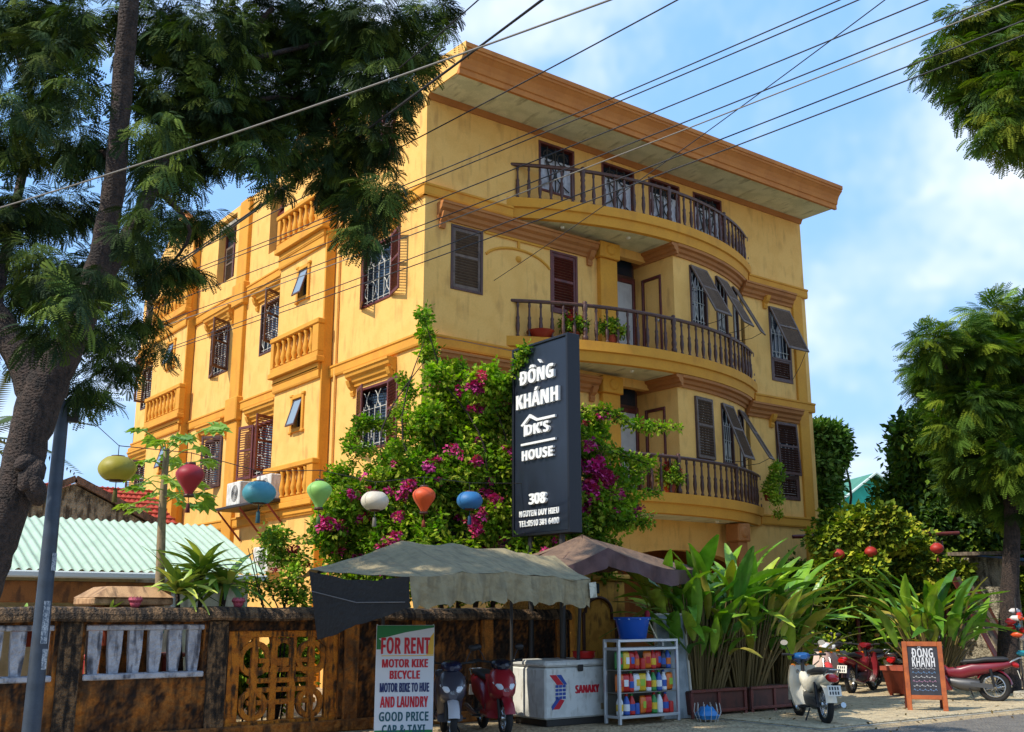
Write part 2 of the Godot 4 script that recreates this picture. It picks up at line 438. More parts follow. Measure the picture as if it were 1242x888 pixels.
func _ready() -> void:
	var cam := Camera3D.new()
	cam.name = "camera"
	cam.position = Vector3(-11.24, 1.6, 17.98)
	cam.rotation_degrees = Vector3(13.18, -37.02, 0)
	cam.fov = 38.26
	cam.far = 900.0
	add_child(cam)
	var env := Environment.new()
	env.background_mode = Environment.BG_SKY
	env.tonemap_mode = Environment.TONE_MAPPER_LINEAR
	env.tonemap_exposure = 1.3
	env.sdfgi_enabled = true
	env.ssao_enabled = true
	env.ssil_enabled = true
	var sky := Sky.new()
	sky.sky_material = day_sky()
	env.sky = sky
	env.background_energy_multiplier = 1.0
	var we := WorldEnvironment.new()
	we.name = "world_environment"
	we.environment = env
	add_child(we)
	var sun := DirectionalLight3D.new()
	sun.name = "sun"
	sun.light_energy = 1.3
	sun.light_color = Color(1.0, 0.965, 0.9)
	sun.light_angular_distance = 0.53
	sun.shadow_enabled = true
	add_child(sun)
	sun.look_at_from_position(Vector3(-0.95, 1.0, -0.09), Vector3.ZERO)
	make_materials()
	build_ground()
	build_house()
	build_street_wall()
	build_backdrop_houses()
	build_trees()
	build_garden()
	build_stall()
	build_sign()
	build_bikes()
	build_right_side()
	build_lines()

func day_sky() -> PanoramaSkyMaterial:
	var w := 1024
	var h := 512
	var f := FastNoiseLite.new()
	f.seed = 21
	f.frequency = 1.0
	f.fractal_octaves = 6
	f.fractal_gain = 0.52
	f.domain_warp_enabled = true
	f.domain_warp_amplitude = 0.35
	f.domain_warp_frequency = 1.3
	var im := Image.create(w, h, false, Image.FORMAT_RGBF)
	var deep := Color(0.2, 0.45, 0.92)
	var low := Color(0.44, 0.68, 1.0)
	var white := Color(0.98, 1.0, 1.04)
	for j in h:
		var el := (0.5 - (j + 0.5) / h) * PI
		for i in w:
			if el < -0.03:
				im.set_pixel(i, j, Color(0.32, 0.29, 0.24))
				continue
			var a := (i + 0.5) / w * TAU
			var y := sin(el)
			var d := Vector3(cos(a) * cos(el), y, sin(a) * cos(el))
			var k: float = pow(clampf(1.0 - y, 0, 1), 2.2)
			var col := deep.lerp(low, k)
			var q := d / (0.35 + maxf(y, 0.0)) * 0.9
			var n := f.get_noise_3d(q.x * 1.1, q.y * 2.0, q.z * 1.1) * 0.5 + 0.5
			var wisps := f.get_noise_3d(q.x * 3.2 + 9.0, q.y * 5.0, q.z * 3.2) * 0.5 + 0.5
			var cov: float = smoothstep(0.42, 0.78, n * 0.75 + wisps * 0.25)
			col = col.lerp(white, cov * 0.92)
			im.set_pixel(i, j, col)
	var m := PanoramaSkyMaterial.new()
	m.panorama = ImageTexture.create_from_image(im)
	m.energy_multiplier = 1.0
	return m

func make_materials() -> void:
	M.wall = skinned(skin(11, rgb(233, 181, 98), rgb(224, 169, 86), 0.6, rgb(186, 138, 74), 0.55, 0.025, 512, 0.58), 4.3, 0.9)
	M.trim = skinned(skin(12, rgb(212, 148, 44), rgb(196, 132, 40), 0.5, rgb(166, 110, 38), 0.3, 0.03, 256, 0.62), 3.0, 0.85)
	M.cornice = skinned(skin(13, rgb(174, 112, 56), rgb(160, 98, 50), 0.5, rgb(126, 80, 44), 0.4, 0.04, 256, 0.6), 3.1, 0.85)
	M.eave = skinned(skin(14, rgb(190, 120, 54), rgb(172, 104, 46), 0.6, rgb(160, 92, 38), 0.3, 0.03, 256, 0.6), 3.3, 0.85)
	M.soffit = skinned(skin(15, rgb(216, 212, 182), rgb(194, 192, 162), 0.8, rgb(112, 108, 84), 0.5, 0.05, 512, 0.63), 3.7, 0.9)
	M.wood = skinned(skin(16, rgb(84, 50, 36), rgb(66, 38, 28), 0.7, rgb(48, 28, 22), 0.6, 0.12, 256), 0.7, 0.45, 0.1, 2.0)
	M.redwood = skinned(skin(17, rgb(104, 44, 34), rgb(84, 34, 28), 0.7, rgb(60, 26, 22), 0.5, 0.1, 256), 0.8, 0.45, 0.1, 2.0)
	M.greywood = skinned(skin(18, rgb(108, 88, 72), rgb(86, 68, 56), 0.8, rgb(62, 46, 38), 0.6, 0.12, 256), 0.7, 0.6, 0.1, 2.0)
	M.glass = plain(rgb(34, 44, 54), 0.06)
	M.pane = plain(Color(0.75, 0.85, 0.9, 0.18), 0.03)
	M.pane.transparency = BaseMaterial3D.TRANSPARENCY_ALPHA
	M.plaster = skinned(skin(23, rgb(206, 190, 156), rgb(188, 172, 140), 0.6, rgb(160, 144, 116), 0.4, 0.04, 256), 2.0, 0.9)
	M.soil = plain(rgb(72, 54, 40), 0.95)
	M.curtain = skinned(skin(19, rgb(206, 206, 208), rgb(180, 182, 188), 0.7, rgb(150, 152, 160), 0.5, 0.03, 256), 0.8, 0.9)
	M.iron = plain(rgb(196, 192, 180), 0.5)
	M.black_iron = plain(rgb(44, 40, 36), 0.5)
	M.terracotta = skinned(skin(20, rgb(150, 66, 40), rgb(126, 54, 36), 0.6, rgb(96, 50, 40), 0.5, 0.08, 256), 0.8, 0.85)
	M.cable = plain(rgb(34, 32, 34), 0.6)
	M.cable_pale = plain(rgb(120, 114, 104), 0.6)
	M.door = skinned(skin(22, rgb(196, 196, 190), rgb(180, 180, 176), 0.5, rgb(150, 150, 146), 0.3, 0.03, 256), 1.0, 0.6)

func build_ground() -> void:
	M.ground = skinned(skin(31, rgb(184, 164, 128), rgb(158, 138, 106), 0.9, rgb(120, 100, 76), 0.5, 0.14, 512, 0.6, 0.02), 4.0, 0.95, 0.2, 5.0)
	M.road = skinned(skin(32, rgb(122, 116, 106), rgb(106, 100, 92), 0.8, rgb(140, 130, 112), 0.4, 0.16, 512, 0.6, 0.02), 3.0, 0.95, 0.25, 6.0)
	M.concrete = skinned(skin(33, rgb(170, 164, 148), rgb(140, 134, 118), 0.8, rgb(90, 84, 72), 0.6, 0.1, 512), 2.0, 0.9, 0.15, 4.0)
	M.slab = skinned(skin(34, rgb(196, 178, 142), rgb(170, 152, 120), 0.9, rgb(144, 122, 92), 0.6, 0.12, 512, 0.58, 0.02), 2.6, 0.92, 0.2, 4.0)
	var b := B()
	b.quad(Vector3(-400, 0, 400), Vector3(400, 0, 400), Vector3(400, 0, -400), Vector3(-400, 0, -400))
	structure("ground", b, M.ground)
	b = B()
	var rim := []
	var r := RandomNumberGenerator.new()
	r.seed = 5
	for i in 161:
		rim.append(8.55 + sin(i * 0.31) * 0.04 + r.randf_range(-0.035, 0.035))
	for i in 160:
		var x0 := -80.0 + i
		b.quad(Vector3(x0, 0.006, 17.5), Vector3(x0 + 1, 0.006, 17.5), Vector3(x0 + 1, 0.006, rim[i + 1]), Vector3(x0, 0.006, rim[i]))
	structure("road", b, M.road)
	b = B()
	b.span(Vector3(-80, 0.0, 17.5), Vector3(80, 0.12, 17.7), 0.02)
	structure("kerb", b, M.concrete)
	b = B()
	b.quad(Vector3(-80, 0.1, 40), Vector3(80, 0.1, 40), Vector3(80, 0.1, 17.7), Vector3(-80, 0.1, 17.7))
	structure("pavement", b, M.concrete)
	# concrete forecourt of separate slabs in front of the gate
	var court := B()
	court.quad(Vector3(1.6, 0.004, 8.2), Vector3(11.2, 0.004, 8.2), Vector3(11.2, 0.004, 1.0), Vector3(1.6, 0.004, 1.0))
	var base := structure("forecourt", court, M.concrete)
	for i in 8:
		for j in 6:
			var s := B()
			var x := 1.68 + i * 1.19
			var z := 1.1 + j * 1.17
			s.span(Vector3(x, 0.004, z), Vector3(x + 1.165, 0.022 + r.randf_range(0, 0.008), z + 1.145), 0.008)
			obj(base, "paving_slab", s, M.slab)

const RC := Vector3(6.33, 0, -6.83)
const RB := 8.0

func arc_pt(rad: float, x: float) -> Vector3:
	var dx := x - RC.x
	return Vector3(x, 0, RC.z + sqrt(rad * rad - dx * dx))

func arc(rad: float, x0: float, x1: float, y: float, steps := 40) -> Array:
	var path := []
	var outs := []
	var a0 := asin((x0 - RC.x) / rad)
	var a1 := asin((x1 - RC.x) / rad)
	for i in steps + 1:
		var a := lerpf(a0, a1, float(i) / steps)
		var o := Vector3(sin(a), 0, cos(a))
		path.append(RC + o * rad + Vector3(0, y, 0))
		outs.append(o)
	return [path, outs]

# a wall with real openings; where(u, v, d) gives the point at depth d inside the surface
func facade(b: Builder, where: Callable, us: Array, v0: float, v1: float, holes: Array, depth: float) -> void:
	var uu := us.duplicate()
	var vv := [v0, v1]
	for h in holes:
		for k in 2:
			if not uu.has(h[k]):
				uu.append(h[k])
			if not vv.has(h[k + 2]):
				vv.append(h[k + 2])
	uu.sort()
	vv.sort()
	for i in uu.size() - 1:
		for j in vv.size() - 1:
			var cu: float = (uu[i] + uu[i + 1]) / 2.0
			var cv: float = (vv[j] + vv[j + 1]) / 2.0
			var open := false
			for h in holes:
				if cu > h[0] and cu < h[1] and cv > h[2] and cv < h[3]:
					open = true
			if open:
				continue
			_wall_quad(b, where, uu[i], vv[j], 0.0, uu[i + 1], vv[j], 0.0, uu[i + 1], vv[j + 1], 0.0, uu[i], vv[j + 1], 0.0)
	for h in holes:
		_wall_quad(b, where, h[0], h[2], 0.0, h[0], h[3], 0.0, h[0], h[3], depth, h[0], h[2], depth)
		_wall_quad(b, where, h[1], h[2], 0.0, h[1], h[3], 0.0, h[1], h[3], depth, h[1], h[2], depth)
		_wall_quad(b, where, h[0], h[2], 0.0, h[1], h[2], 0.0, h[1], h[2], depth, h[0], h[2], depth)
		_wall_quad(b, where, h[0], h[3], 0.0, h[1], h[3], 0.0, h[1], h[3], depth, h[0], h[3], depth)

func _wall_quad(b: Builder, where: Callable, u0: float, v0: float, d0: float, u1: float, v1: float, d1: float, u2: float, v2: float, d2: float, u3: float, v3: float, d3: float) -> void:
	b.quad(where.call(u0, v0, d0), where.call(u1, v1, d1), where.call(u2, v2, d2), where.call(u3, v3, d3))

func shutter_mesh(w: float, h: float) -> Mesh:
	var key := "shutter %.2f %.2f" % [w, h]
	if mesh_store.has(key):
		return mesh_store[key]
	var b := B()
	var s := 0.065
	b.span(Vector3(0, 0, -0.018), Vector3(s, h, 0.018), 0.005)
	b.span(Vector3(w - s, 0, -0.018), Vector3(w, h, 0.018), 0.005)
	b.span(Vector3(s, 0, -0.018), Vector3(w - s, s * 1.2, 0.018), 0.005)
	b.span(Vector3(s, h - s * 1.2, -0.018), Vector3(w - s, h, 0.018), 0.005)
	if h > 1.0:
		b.span(Vector3(s, h * 0.52, -0.018), Vector3(w - s, h * 0.52 + s, 0.018), 0.005)
	var n := int((h - s * 2.4) / 0.062)
	for i in n:
		var y: float = s * 1.2 + (i + 0.5) * (h - s * 2.4) / n
		if h > 1.0 and y > h * 0.52 - 0.02 and y < h * 0.52 + s + 0.02:
			continue
		b.here(Vector3(w / 2.0, y, 0), Vector3(-0.7, 0, 0))
		b.box(Vector3.ZERO, Vector3(w - s * 2.0, 0.008, 0.056))
	b.home()
	mesh_store[key] = b.mesh()
	return mesh_store[key]

func grille_mesh(w: float, h: float, swirl := false) -> Mesh:
	var key := "grille %.2f %.2f %s" % [w, h, swirl]
	if mesh_store.has(key):
		return mesh_store[key]
	var b := B()
	var r := 0.011
	if swirl:
		for s in [-1.0, 1.0]:
			var pts := []
			for i in 13:
				var t := i / 12.0
				pts.append(Vector3(s * w * (0.05 + 0.36 * sin(t * PI * 0.5) * (1.0 - 0.45 * t)), h * t, 0))
			b.tube(pts, 0.02, 5)
			pts = []
			for i in 13:
				var t := i / 12.0
				pts.append(Vector3(s * w * (0.42 - 0.4 * sin(t * PI * 0.9)), h * (0.1 + 0.55 * t), 0))
			b.tube(pts, 0.018, 5)
			pts = []
			for i in 17:
				var a := i / 16.0 * TAU * 0.85
				pts.append(Vector3(s * w * (0.22 + 0.16 * cos(a)), h * (0.78 + 0.13 * sin(a)), 0))
			b.tube(pts, 0.016, 5)
		b.tube([Vector3(0, 0, 0), Vector3(0, h, 0)], 0.018, 5)
	else:
		var n := 5
		for i in n:
			var x := (i - (n - 1) / 2.0) * w / n
			b.tube([Vector3(x, 0, 0), Vector3(x, h * 0.72, 0)], r, 5)
			var pts := []
			for k in 9:
				var t := k / 8.0
				pts.append(Vector3(x + (w / n * 0.5) * sin(t * PI) * (1 if i % 2 == 0 else -1), h * (0.66 + 0.3 * t), 0))
			b.tube(pts, r, 5)
			var pts2 := []
			for k in 9:
				var t := k / 8.0
				pts2.append(Vector3(x - (w / n * 0.5) * sin(t * PI) * (1 if i % 2 == 0 else -1), h * (0.1 + 0.28 * t), 0))
			b.tube(pts2, r, 5)
		for y in [0.06, 0.4, 0.66]:
			b.tube([Vector3(-w / 2, h * y, 0), Vector3(w / 2, h * y, 0)], r, 5)
	mesh_store[key] = b.mesh()
	return mesh_store[key]

# t: transform at the bottom middle of the opening, z pointing out of the wall
func window(t: Transform3D, w: float, h: float, o := {}) -> MeshInstance3D:
	var wood: Material = o.get("wood", M.wood)
	var back: float = o.get("back", 0.16)
	var b := B()
	var s := 0.06
	b.span(Vector3(-w / 2, 0, -back), Vector3(-w / 2 + s, h, 0.015), 0.006)
	b.span(Vector3(w / 2 - s, 0, -back), Vector3(w / 2, h, 0.015), 0.006)
	b.span(Vector3(-w / 2 + s, h - s, -back), Vector3(w / 2 - s, h, 0.015), 0.006)
	b.span(Vector3(-w / 2 + s, 0, -back), Vector3(w / 2 - s, s, 0.02), 0.006)
	var wn := put(house, "window", b.mesh(), wood, t)
	if not o.get("closed", false):
		b = B()
		b.span(Vector3(-w / 2 + s, s, -back + 0.02), Vector3(w / 2 - s, h - s, -back + 0.03))
		obj(wn, "pane", b, M.glass)
		if o.has("curtain"):
			b = B()
			var row0 := []
			var row1 := []
			for i in 25:
				var x := lerpf(-w / 2 + s, w / 2 - s, i / 24.0)
				var z := -back + 0.06 + 0.014 * sin(i * 1.9)
				row0.append(Vector3(x, s, z))
				row1.append(Vector3(x, h * o.curtain, z))
			b.sheet([row0, row1])
			obj(wn, "curtain", b, M.curtain)
	if o.has("grille"):
		put(wn, "grille", grille_mesh(w - 2 * s, h - 2 * s, o.grille == "swirl"), M.black_iron if o.grille == "swirl" else M.iron, T(Vector3(0, s, -0.05)))
	if o.has("closed_leaf"):
		put(wn, "shutter", shutter_mesh(w - 2 * s, h - 2 * s), o.get("leaf_wood", M.greywood), T(Vector3(-w / 2 + s, s, -0.02)))
	if o.has("leaves"):
		var lw := w / 2.0 - 0.01
		# left leaf turns about the left edge, right leaf about the right edge
		if o.leaves[0] >= 0:
			put(wn, "shutter", shutter_mesh(lw, h), wood, T(Vector3(-w / 2 + 0.005, 0, 0.035), Vector3(0, -deg_to_rad(o.leaves[0]), 0)))
		put(wn, "shutter", shutter_mesh(lw, h), wood, T(Vector3(w / 2 - 0.005, 0, 0.035), Vector3(0, PI + deg_to_rad(o.leaves[1]), 0)))
	if o.has("flap"):
		# top-hung shutter pushed out from the wall
		var fh: float = o.get("flap_height", h - 0.02)
		var ft := Transform3D(Basis(Vector3.RIGHT, -deg_to_rad(o.flap)), Vector3(-w / 2 + 0.01, h, 0.03)) * T(Vector3(0, -fh, 0))
		var fl := put(wn, "shutter", shutter_mesh(w - 0.02, fh), o.get("leaf_wood", M.greywood), ft)
		fl.name = "shutter"
		if o.flap > 5.0:
			b = B()
			var tip: Vector3 = ft * Vector3(w - 0.06, 0.1, 0)
			b.tube([Vector3(w / 2 - 0.04, 0.12, 0.02), (Vector3(w / 2 - 0.04, 0.0, 0.02) + tip) / 2, tip], 0.008, 5)
			obj(wn, "stay", b, M.black_iron)
		if fh < h - 0.1:
			put(wn, "lower_louvre", shutter_mesh(w - 2 * s, h - fh - s), M.wood, T(Vector3(-w / 2 + s, s * 0.5, -0.01)))
			b = B()
			b.span(Vector3(-w / 2 + s, h - fh - 0.06, -0.06), Vector3(w / 2 - s, h - fh, 0.018), 0.004)
			obj(wn, "transom", b, wood)
	return wn

func moulding(called: String, a: Vector3, b: Vector3, out: Vector3, prof: Array, mat: Material, parent: Node = null) -> MeshInstance3D:
	var s := B()
	s.sweep(prof, [a, b], [out, out])
	return obj(house if parent == null else parent, called, s, mat)

const BAND := [Vector2(-0.02, 0), Vector2(0.06, 0), Vector2(0.075, 0.04), Vector2(0.075, 0.2), Vector2(0.1, 0.22), Vector2(0.1, 0.26), Vector2(-0.02, 0.26)]
const CORNICE := [Vector2(-0.02, 0), Vector2(0.05, 0), Vector2(0.06, 0.06), Vector2(0.11, 0.1), Vector2(0.13, 0.17), Vector2(0.2, 0.22), Vector2(0.22, 0.3), Vector2(0.25, 0.31), Vector2(0.25, 0.36), Vector2(-0.02, 0.36)]

func console(p: Vector3, out: Vector3, mat: Material) -> void:
	var b := B()
	var t := facing(p, out)
	b.at(t * T(Vector3.ZERO, Vector3(0, -PI / 2, 0)))
	b.plate([Vector2(-0.01, -0.2), Vector2(0.05, -0.2), Vector2(0.08, -0.12), Vector2(0.06, -0.07), Vector2(0.14, 0.0), Vector2(0.18, 0.08), Vector2(0.2, 0.14), Vector2(-0.01, 0.14)], -0.07, 0.07)
	obj(house, "console", b, mat)

func window_head(mid: Vector3, out: Vector3, w: float, mat: Material) -> void:
	var s: Vector3 = Vector3.UP.cross(out).normalized()
	moulding("window_cornice", mid - s * w / 2, mid + s * w / 2, out, CORNICE, mat)
	console(mid - s * (w / 2 - 0.1), out, mat)
	console(mid + s * (w / 2 - 0.1), out, mat)

func baluster_mesh(kind: String, h: float) -> Mesh:
	var key := kind + str(h)
	if mesh_store.has(key):
		return mesh_store[key]
	var b := B()
	if kind == "turned":
		b.lathe([Vector2(0.0, 0), Vector2(0.039, 0), Vector2(0.039, 0.06 * h), Vector2(0.023, 0.1 * h), Vector2(0.039, 0.2 * h), Vector2(0.047, 0.34 * h), Vector2(0.034, 0.5 * h), Vector2(0.044, 0.56 * h), Vector2(0.026, 0.62 * h), Vector2(0.021, 0.84 * h), Vector2(0.034, 0.9 * h), Vector2(0.026, h), Vector2(0, h)], 8)
	elif kind == "post":
		b.lathe([Vector2(0, 0), Vector2(0.067, 0), Vector2(0.067, 0.12 * h), Vector2(0.043, 0.16 * h), Vector2(0.063, 0.24 * h), Vector2(0.063, 0.3 * h), Vector2(0.041, 0.36 * h), Vector2(0.061, 0.48 * h), Vector2(0.041, 0.6 * h), Vector2(0.061, 0.66 * h), Vector2(0.044, 0.74 * h), Vector2(0.063, 0.8 * h), Vector2(0.063, 0.93 * h), Vector2(0.037, 0.95 * h), Vector2(0.056, 0.985 * h), Vector2(0.037, 1.02 * h), Vector2(0, 1.03 * h)], 10)
	else:
		b.lathe([Vector2(0.0, 0), Vector2(0.07, 0), Vector2(0.07, 0.08 * h), Vector2(0.045, 0.12 * h), Vector2(0.078, 0.3 * h), Vector2(0.07, 0.42 * h), Vector2(0.04, 0.66 * h), Vector2(0.036, 0.82 * h), Vector2(0.062, 0.9 * h), Vector2(0.062, h), Vector2(0, h)], 9)
	mesh_store[key] = b.mesh()
	return mesh_store[key]

func round_balcony(top: float, x0: float, x1: float, skip_left := 0.0) -> void:
	var a := arc(RB, x0, x1, top)
	var b := B()
	# floor with a stepped fascia; its back edge lies on the wall
	var prof := [Vector2(0.0, -0.02), Vector2(0.0, -0.24), Vector2(-0.05, -0.26), Vector2(-0.07, -0.48), Vector2(-0.16, -0.5)]
	var path: Array = a[0]
	var outs: Array = a[1]
	for i in path.size() - 1:
		for k in prof.size() - 1:
			var q := []
			for e in [[i, k], [i, k + 1], [i + 1, k + 1], [i + 1, k]]:
				q.append(path[e[0]] + outs[e[0]] * prof[e[1]].x + Vector3.UP * prof[e[1]].y)
			b.quad(q[0], q[1], q[2], q[3])
		# floor top
		var p0: Vector3 = path[i]
		var p1: Vector3 = path[i + 1]
		b.quad(p0 + Vector3.DOWN * 0.02, p1 + Vector3.DOWN * 0.02, Vector3(p1.x, top - 0.02, -0.45), Vector3(p0.x, top - 0.02, -0.45))
	for e in [0, path.size() - 1]:
		var p: Vector3 = path[e]
		b.quad(p + Vector3(0, -0.02, 0), p + Vector3(0, -0.5, 0), Vector3(p.x, top - 0.5, -0.3), Vector3(p.x, top - 0.02, -0.3))
	var slab := obj(house, "balcony", b, M.trim)
	b = B()
	for i in path.size() - 1:
		var p0: Vector3 = path[i] - outs[i] * 0.16
		var p1: Vector3 = path[i + 1] - outs[i + 1] * 0.16
		b.quad(Vector3(p0.x, top - 0.5, -0.45), Vector3(p1.x, top - 0.5, -0.45), Vector3(p1.x, top - 0.5, p1.z), Vector3(p0.x, top - 0.5, p0.z))
	obj(slab, "underside", b, M.soffit)
	for x in [3.6, 5.3, 8.1]:
		b = B()
		var lz: float = arc_pt(RB, x).z - 0.45
		b.here(Vector3(x, top - 0.53, lz))
		b.lathe([Vector2(0, -0.02), Vector2(0.03, -0.015), Vector2(0.05, 0.0), Vector2(0.055, 0.03)], 10)
		obj(slab, "ceiling_spotlight", b, plain(rgb(230, 225, 210), 0.3))
	# railing
	var rr := RB - 0.1
	var ra := arc(rr, x0 + 0.06, x1 - 0.06, top)
	b = B()
	b.sweep([Vector2(-0.035, 0.78), Vector2(0.035, 0.78), Vector2(0.045, 0.82), Vector2(0.03, 0.85), Vector2(-0.03, 0.85), Vector2(-0.045, 0.82)], ra[0], ra[1])
	obj(slab, "hand_rail", b, M.wood)
	var posts := [2.15, 3.87, 6.29, 8.66, 10.4]
	var a0 := asin((x0 + 0.1 - RC.x) / rr)
	var a1 := asin((x1 - 0.1 - RC.x) / rr)
	var pa := []
	for x in posts:
		pa.append(clampf(asin(clampf((x - RC.x) / rr, -1, 1)), a0, a1))
	for k in posts.size():
		var o := Vector3(sin(pa[k]), 0, cos(pa[k]))
		put(slab, "newel_post", baluster_mesh("post", 0.92), M.wood, T(RC + o * rr + Vector3(0, top - 0.03, 0)))
		if k < posts.size() - 1:
			var n := int(round((pa[k + 1] - pa[k]) * rr / 0.265))
			for i in range(1, n):
				var aa := lerpf(pa[k], pa[k + 1], float(i) / n)
				var oo := Vector3(sin(aa), 0, cos(aa))
				put(slab, "baluster", baluster_mesh("turned", 0.8), M.wood, T(RC + oo * rr + Vector3(0, top - 0.02, 0)))

# masonry balcony on the side front; z from za (near) to zb (far), proud of the wall
func side_balcony(top: float, za: float, zb: float, face: float, depth: float) -> void:
	var b := B()
	var h := 0.86
	var x := -face - depth
	b.span(Vector3(x, top - h - 0.06, zb), Vector3(-face + 0.02, top - h + 0.06, za), 0.012)
	b.span(Vector3(x - 0.04, top - h - 0.2, zb - 0.04), Vector3(-face + 0.02, top - h - 0.062, za + 0.04), 0.015)
	b.span(Vector3(x + 0.06, top - h - 0.36, zb + 0.06), Vector3(-face + 0.02, top - h - 0.202, za - 0.06), 0.012)
	b.span(Vector3(x, top - h + 0.062, zb), Vector3(-face + 0.02, top - 0.132, zb + 0.16), 0.01)
	b.span(Vector3(x, top - h + 0.062, za - 0.3), Vector3(-face + 0.02, top - 0.132, za), 0.01)
	var o := obj(house, "balcony", b, M.trim)
	b = B()
	b.span(Vector3(x - 0.03, top - 0.13, zb - 0.03), Vector3(-face + 0.02, top, za + 0.03), 0.02)
	obj(o, "coping", b, M.trim)
	b = B()
	b.span(Vector3(x + 0.14, top - h + 0.061, zb + 0.16), Vector3(x + 0.18, top - 0.131, za - 0.3))
	obj(o, "back_panel", b, M.wall)
	var n := int((za - zb - 0.5) / 0.3)
	for i in n:
		var z: float = lerpf(zb + 0.16, za - 0.3, (i + 0.5) / n)
		put(o, "baluster", baluster_mesh("stone", h - 0.194), M.trim, T(Vector3(x + 0.07, top - h + 0.062, z)))

func small_window(z: float, y: float, off: float) -> void:
	var t := facing(Vector3(-off, y, z), Vector3.LEFT)
	var b := B()
	var w := 0.5
	var h := 0.72
	for s in [-1.0, 1.0]:
		b.span(Vector3(s * (w / 2 + 0.05) - 0.05, -0.1, -0.01), Vector3(s * (w / 2 + 0.05) + 0.05, h + 0.1, 0.05), 0.01)
		for e in [-0.13, h + 0.06]:
			b.span(Vector3(s * (w / 2 + 0.07) - 0.07, e, -0.01), Vector3(s * (w / 2 + 0.07) + 0.07, e + 0.07, 0.065), 0.015)
	b.span(Vector3(-w / 2 - 0.0, -0.1, -0.01), Vector3(w / 2, 0.0, 0.052), 0.01)
	b.span(Vector3(-w / 2 - 0.0, h, -0.01), Vector3(w / 2, h + 0.1, 0.052), 0.01)
	var o := put(house, "small_window", b.mesh(), M.trim, t)
	b = B()
	b.span(Vector3(-w / 2, 0, -0.12), Vector3(w / 2, h, -0.11))
	obj(o, "inner_pane", b, M.glass)
	b = B()
	b.here(Vector3(0, h, 0.0), Vector3(-0.3, 0, 0))
	for s in [-1.0, 1.0]:
		b.span(Vector3(s * (w / 2 - 0.03) - 0.02, -h, -0.015), Vector3(s * (w / 2 - 0.03) + 0.02, 0, 0.015))
	b.span(Vector3(-w / 2 + 0.05, -h, -0.015), Vector3(w / 2 - 0.05, -h + 0.04, 0.015))
	b.span(Vector3(-w / 2 + 0.05, -0.04, -0.015), Vector3(w / 2 - 0.05, 0, 0.015))
	var sash := obj(o, "sash", b, M.wood)
	b = B()
	b.here(Vector3(0, h, 0.0), Vector3(-0.3, 0, 0))
	b.span(Vector3(-w / 2 + 0.05, -h + 0.04, -0.004), Vector3(w / 2 - 0.05, -0.04, 0.004))
	obj(o, "pane", b, plain(rgb(120, 136, 150), 0.1))

func arch_outline(w: float, h: float, pointed: bool) -> Array:
	var p := [Vector2(-w / 2, 0), Vector2(w / 2, 0)]
	if pointed:
		p.append_array([Vector2(w / 2, h * 0.66), Vector2(0, h), Vector2(-w / 2, h * 0.66)])
	else:
		for i in 11:
			var a := PI * i / 10.0
			p.append(Vector2(w / 2 * cos(a), h - 0.2 + 0.2 * sin(a)))
	return p

func attic_window(z: float, y: float, w: float, h: float, x: float, pointed: bool, open := 0.0) -> void:
	var t := facing(Vector3(x, y, z), Vector3.LEFT)
	var b := B()
	var outer := arch_outline(w, h, pointed)
	b.plate(outer, -0.02, 0.0)
	var o := put(house, "attic_window", b.mesh(), M.glass, t)
	b = B()
	for i in outer.size():
		var p: Vector2 = outer[i]
		var q: Vector2 = outer[(i + 1) % outer.size()]
		b.bar(Vector3(p.x, p.y, 0.03), Vector3(q.x, q.y, 0.03), 0.08, 0.08, Vector3(0, 0, 1))
	b.bar(Vector3(0, 0, 0.03), Vector3(0, h - 0.05, 0.03), 0.07, 0.07, Vector3(0, 0, 1))
	if pointed:
		b.bar(Vector3(-w / 2, h * 0.66, 0.03), Vector3(w / 2, h * 0.66, 0.03), 0.07, 0.07, Vector3(0, 0, 1))
	obj(o, "frame", b, M.redwood)
	for s in [-1.0, 1.0]:
		put(o, "shutter", shutter_mesh(w / 2 - 0.08, h * 0.6), M.greywood, T(Vector3(-w / 2 + 0.05 if s < 0 else 0.03, 0.05, 0.04), Vector3(-open if s > 0 else 0.0, 0, 0)))

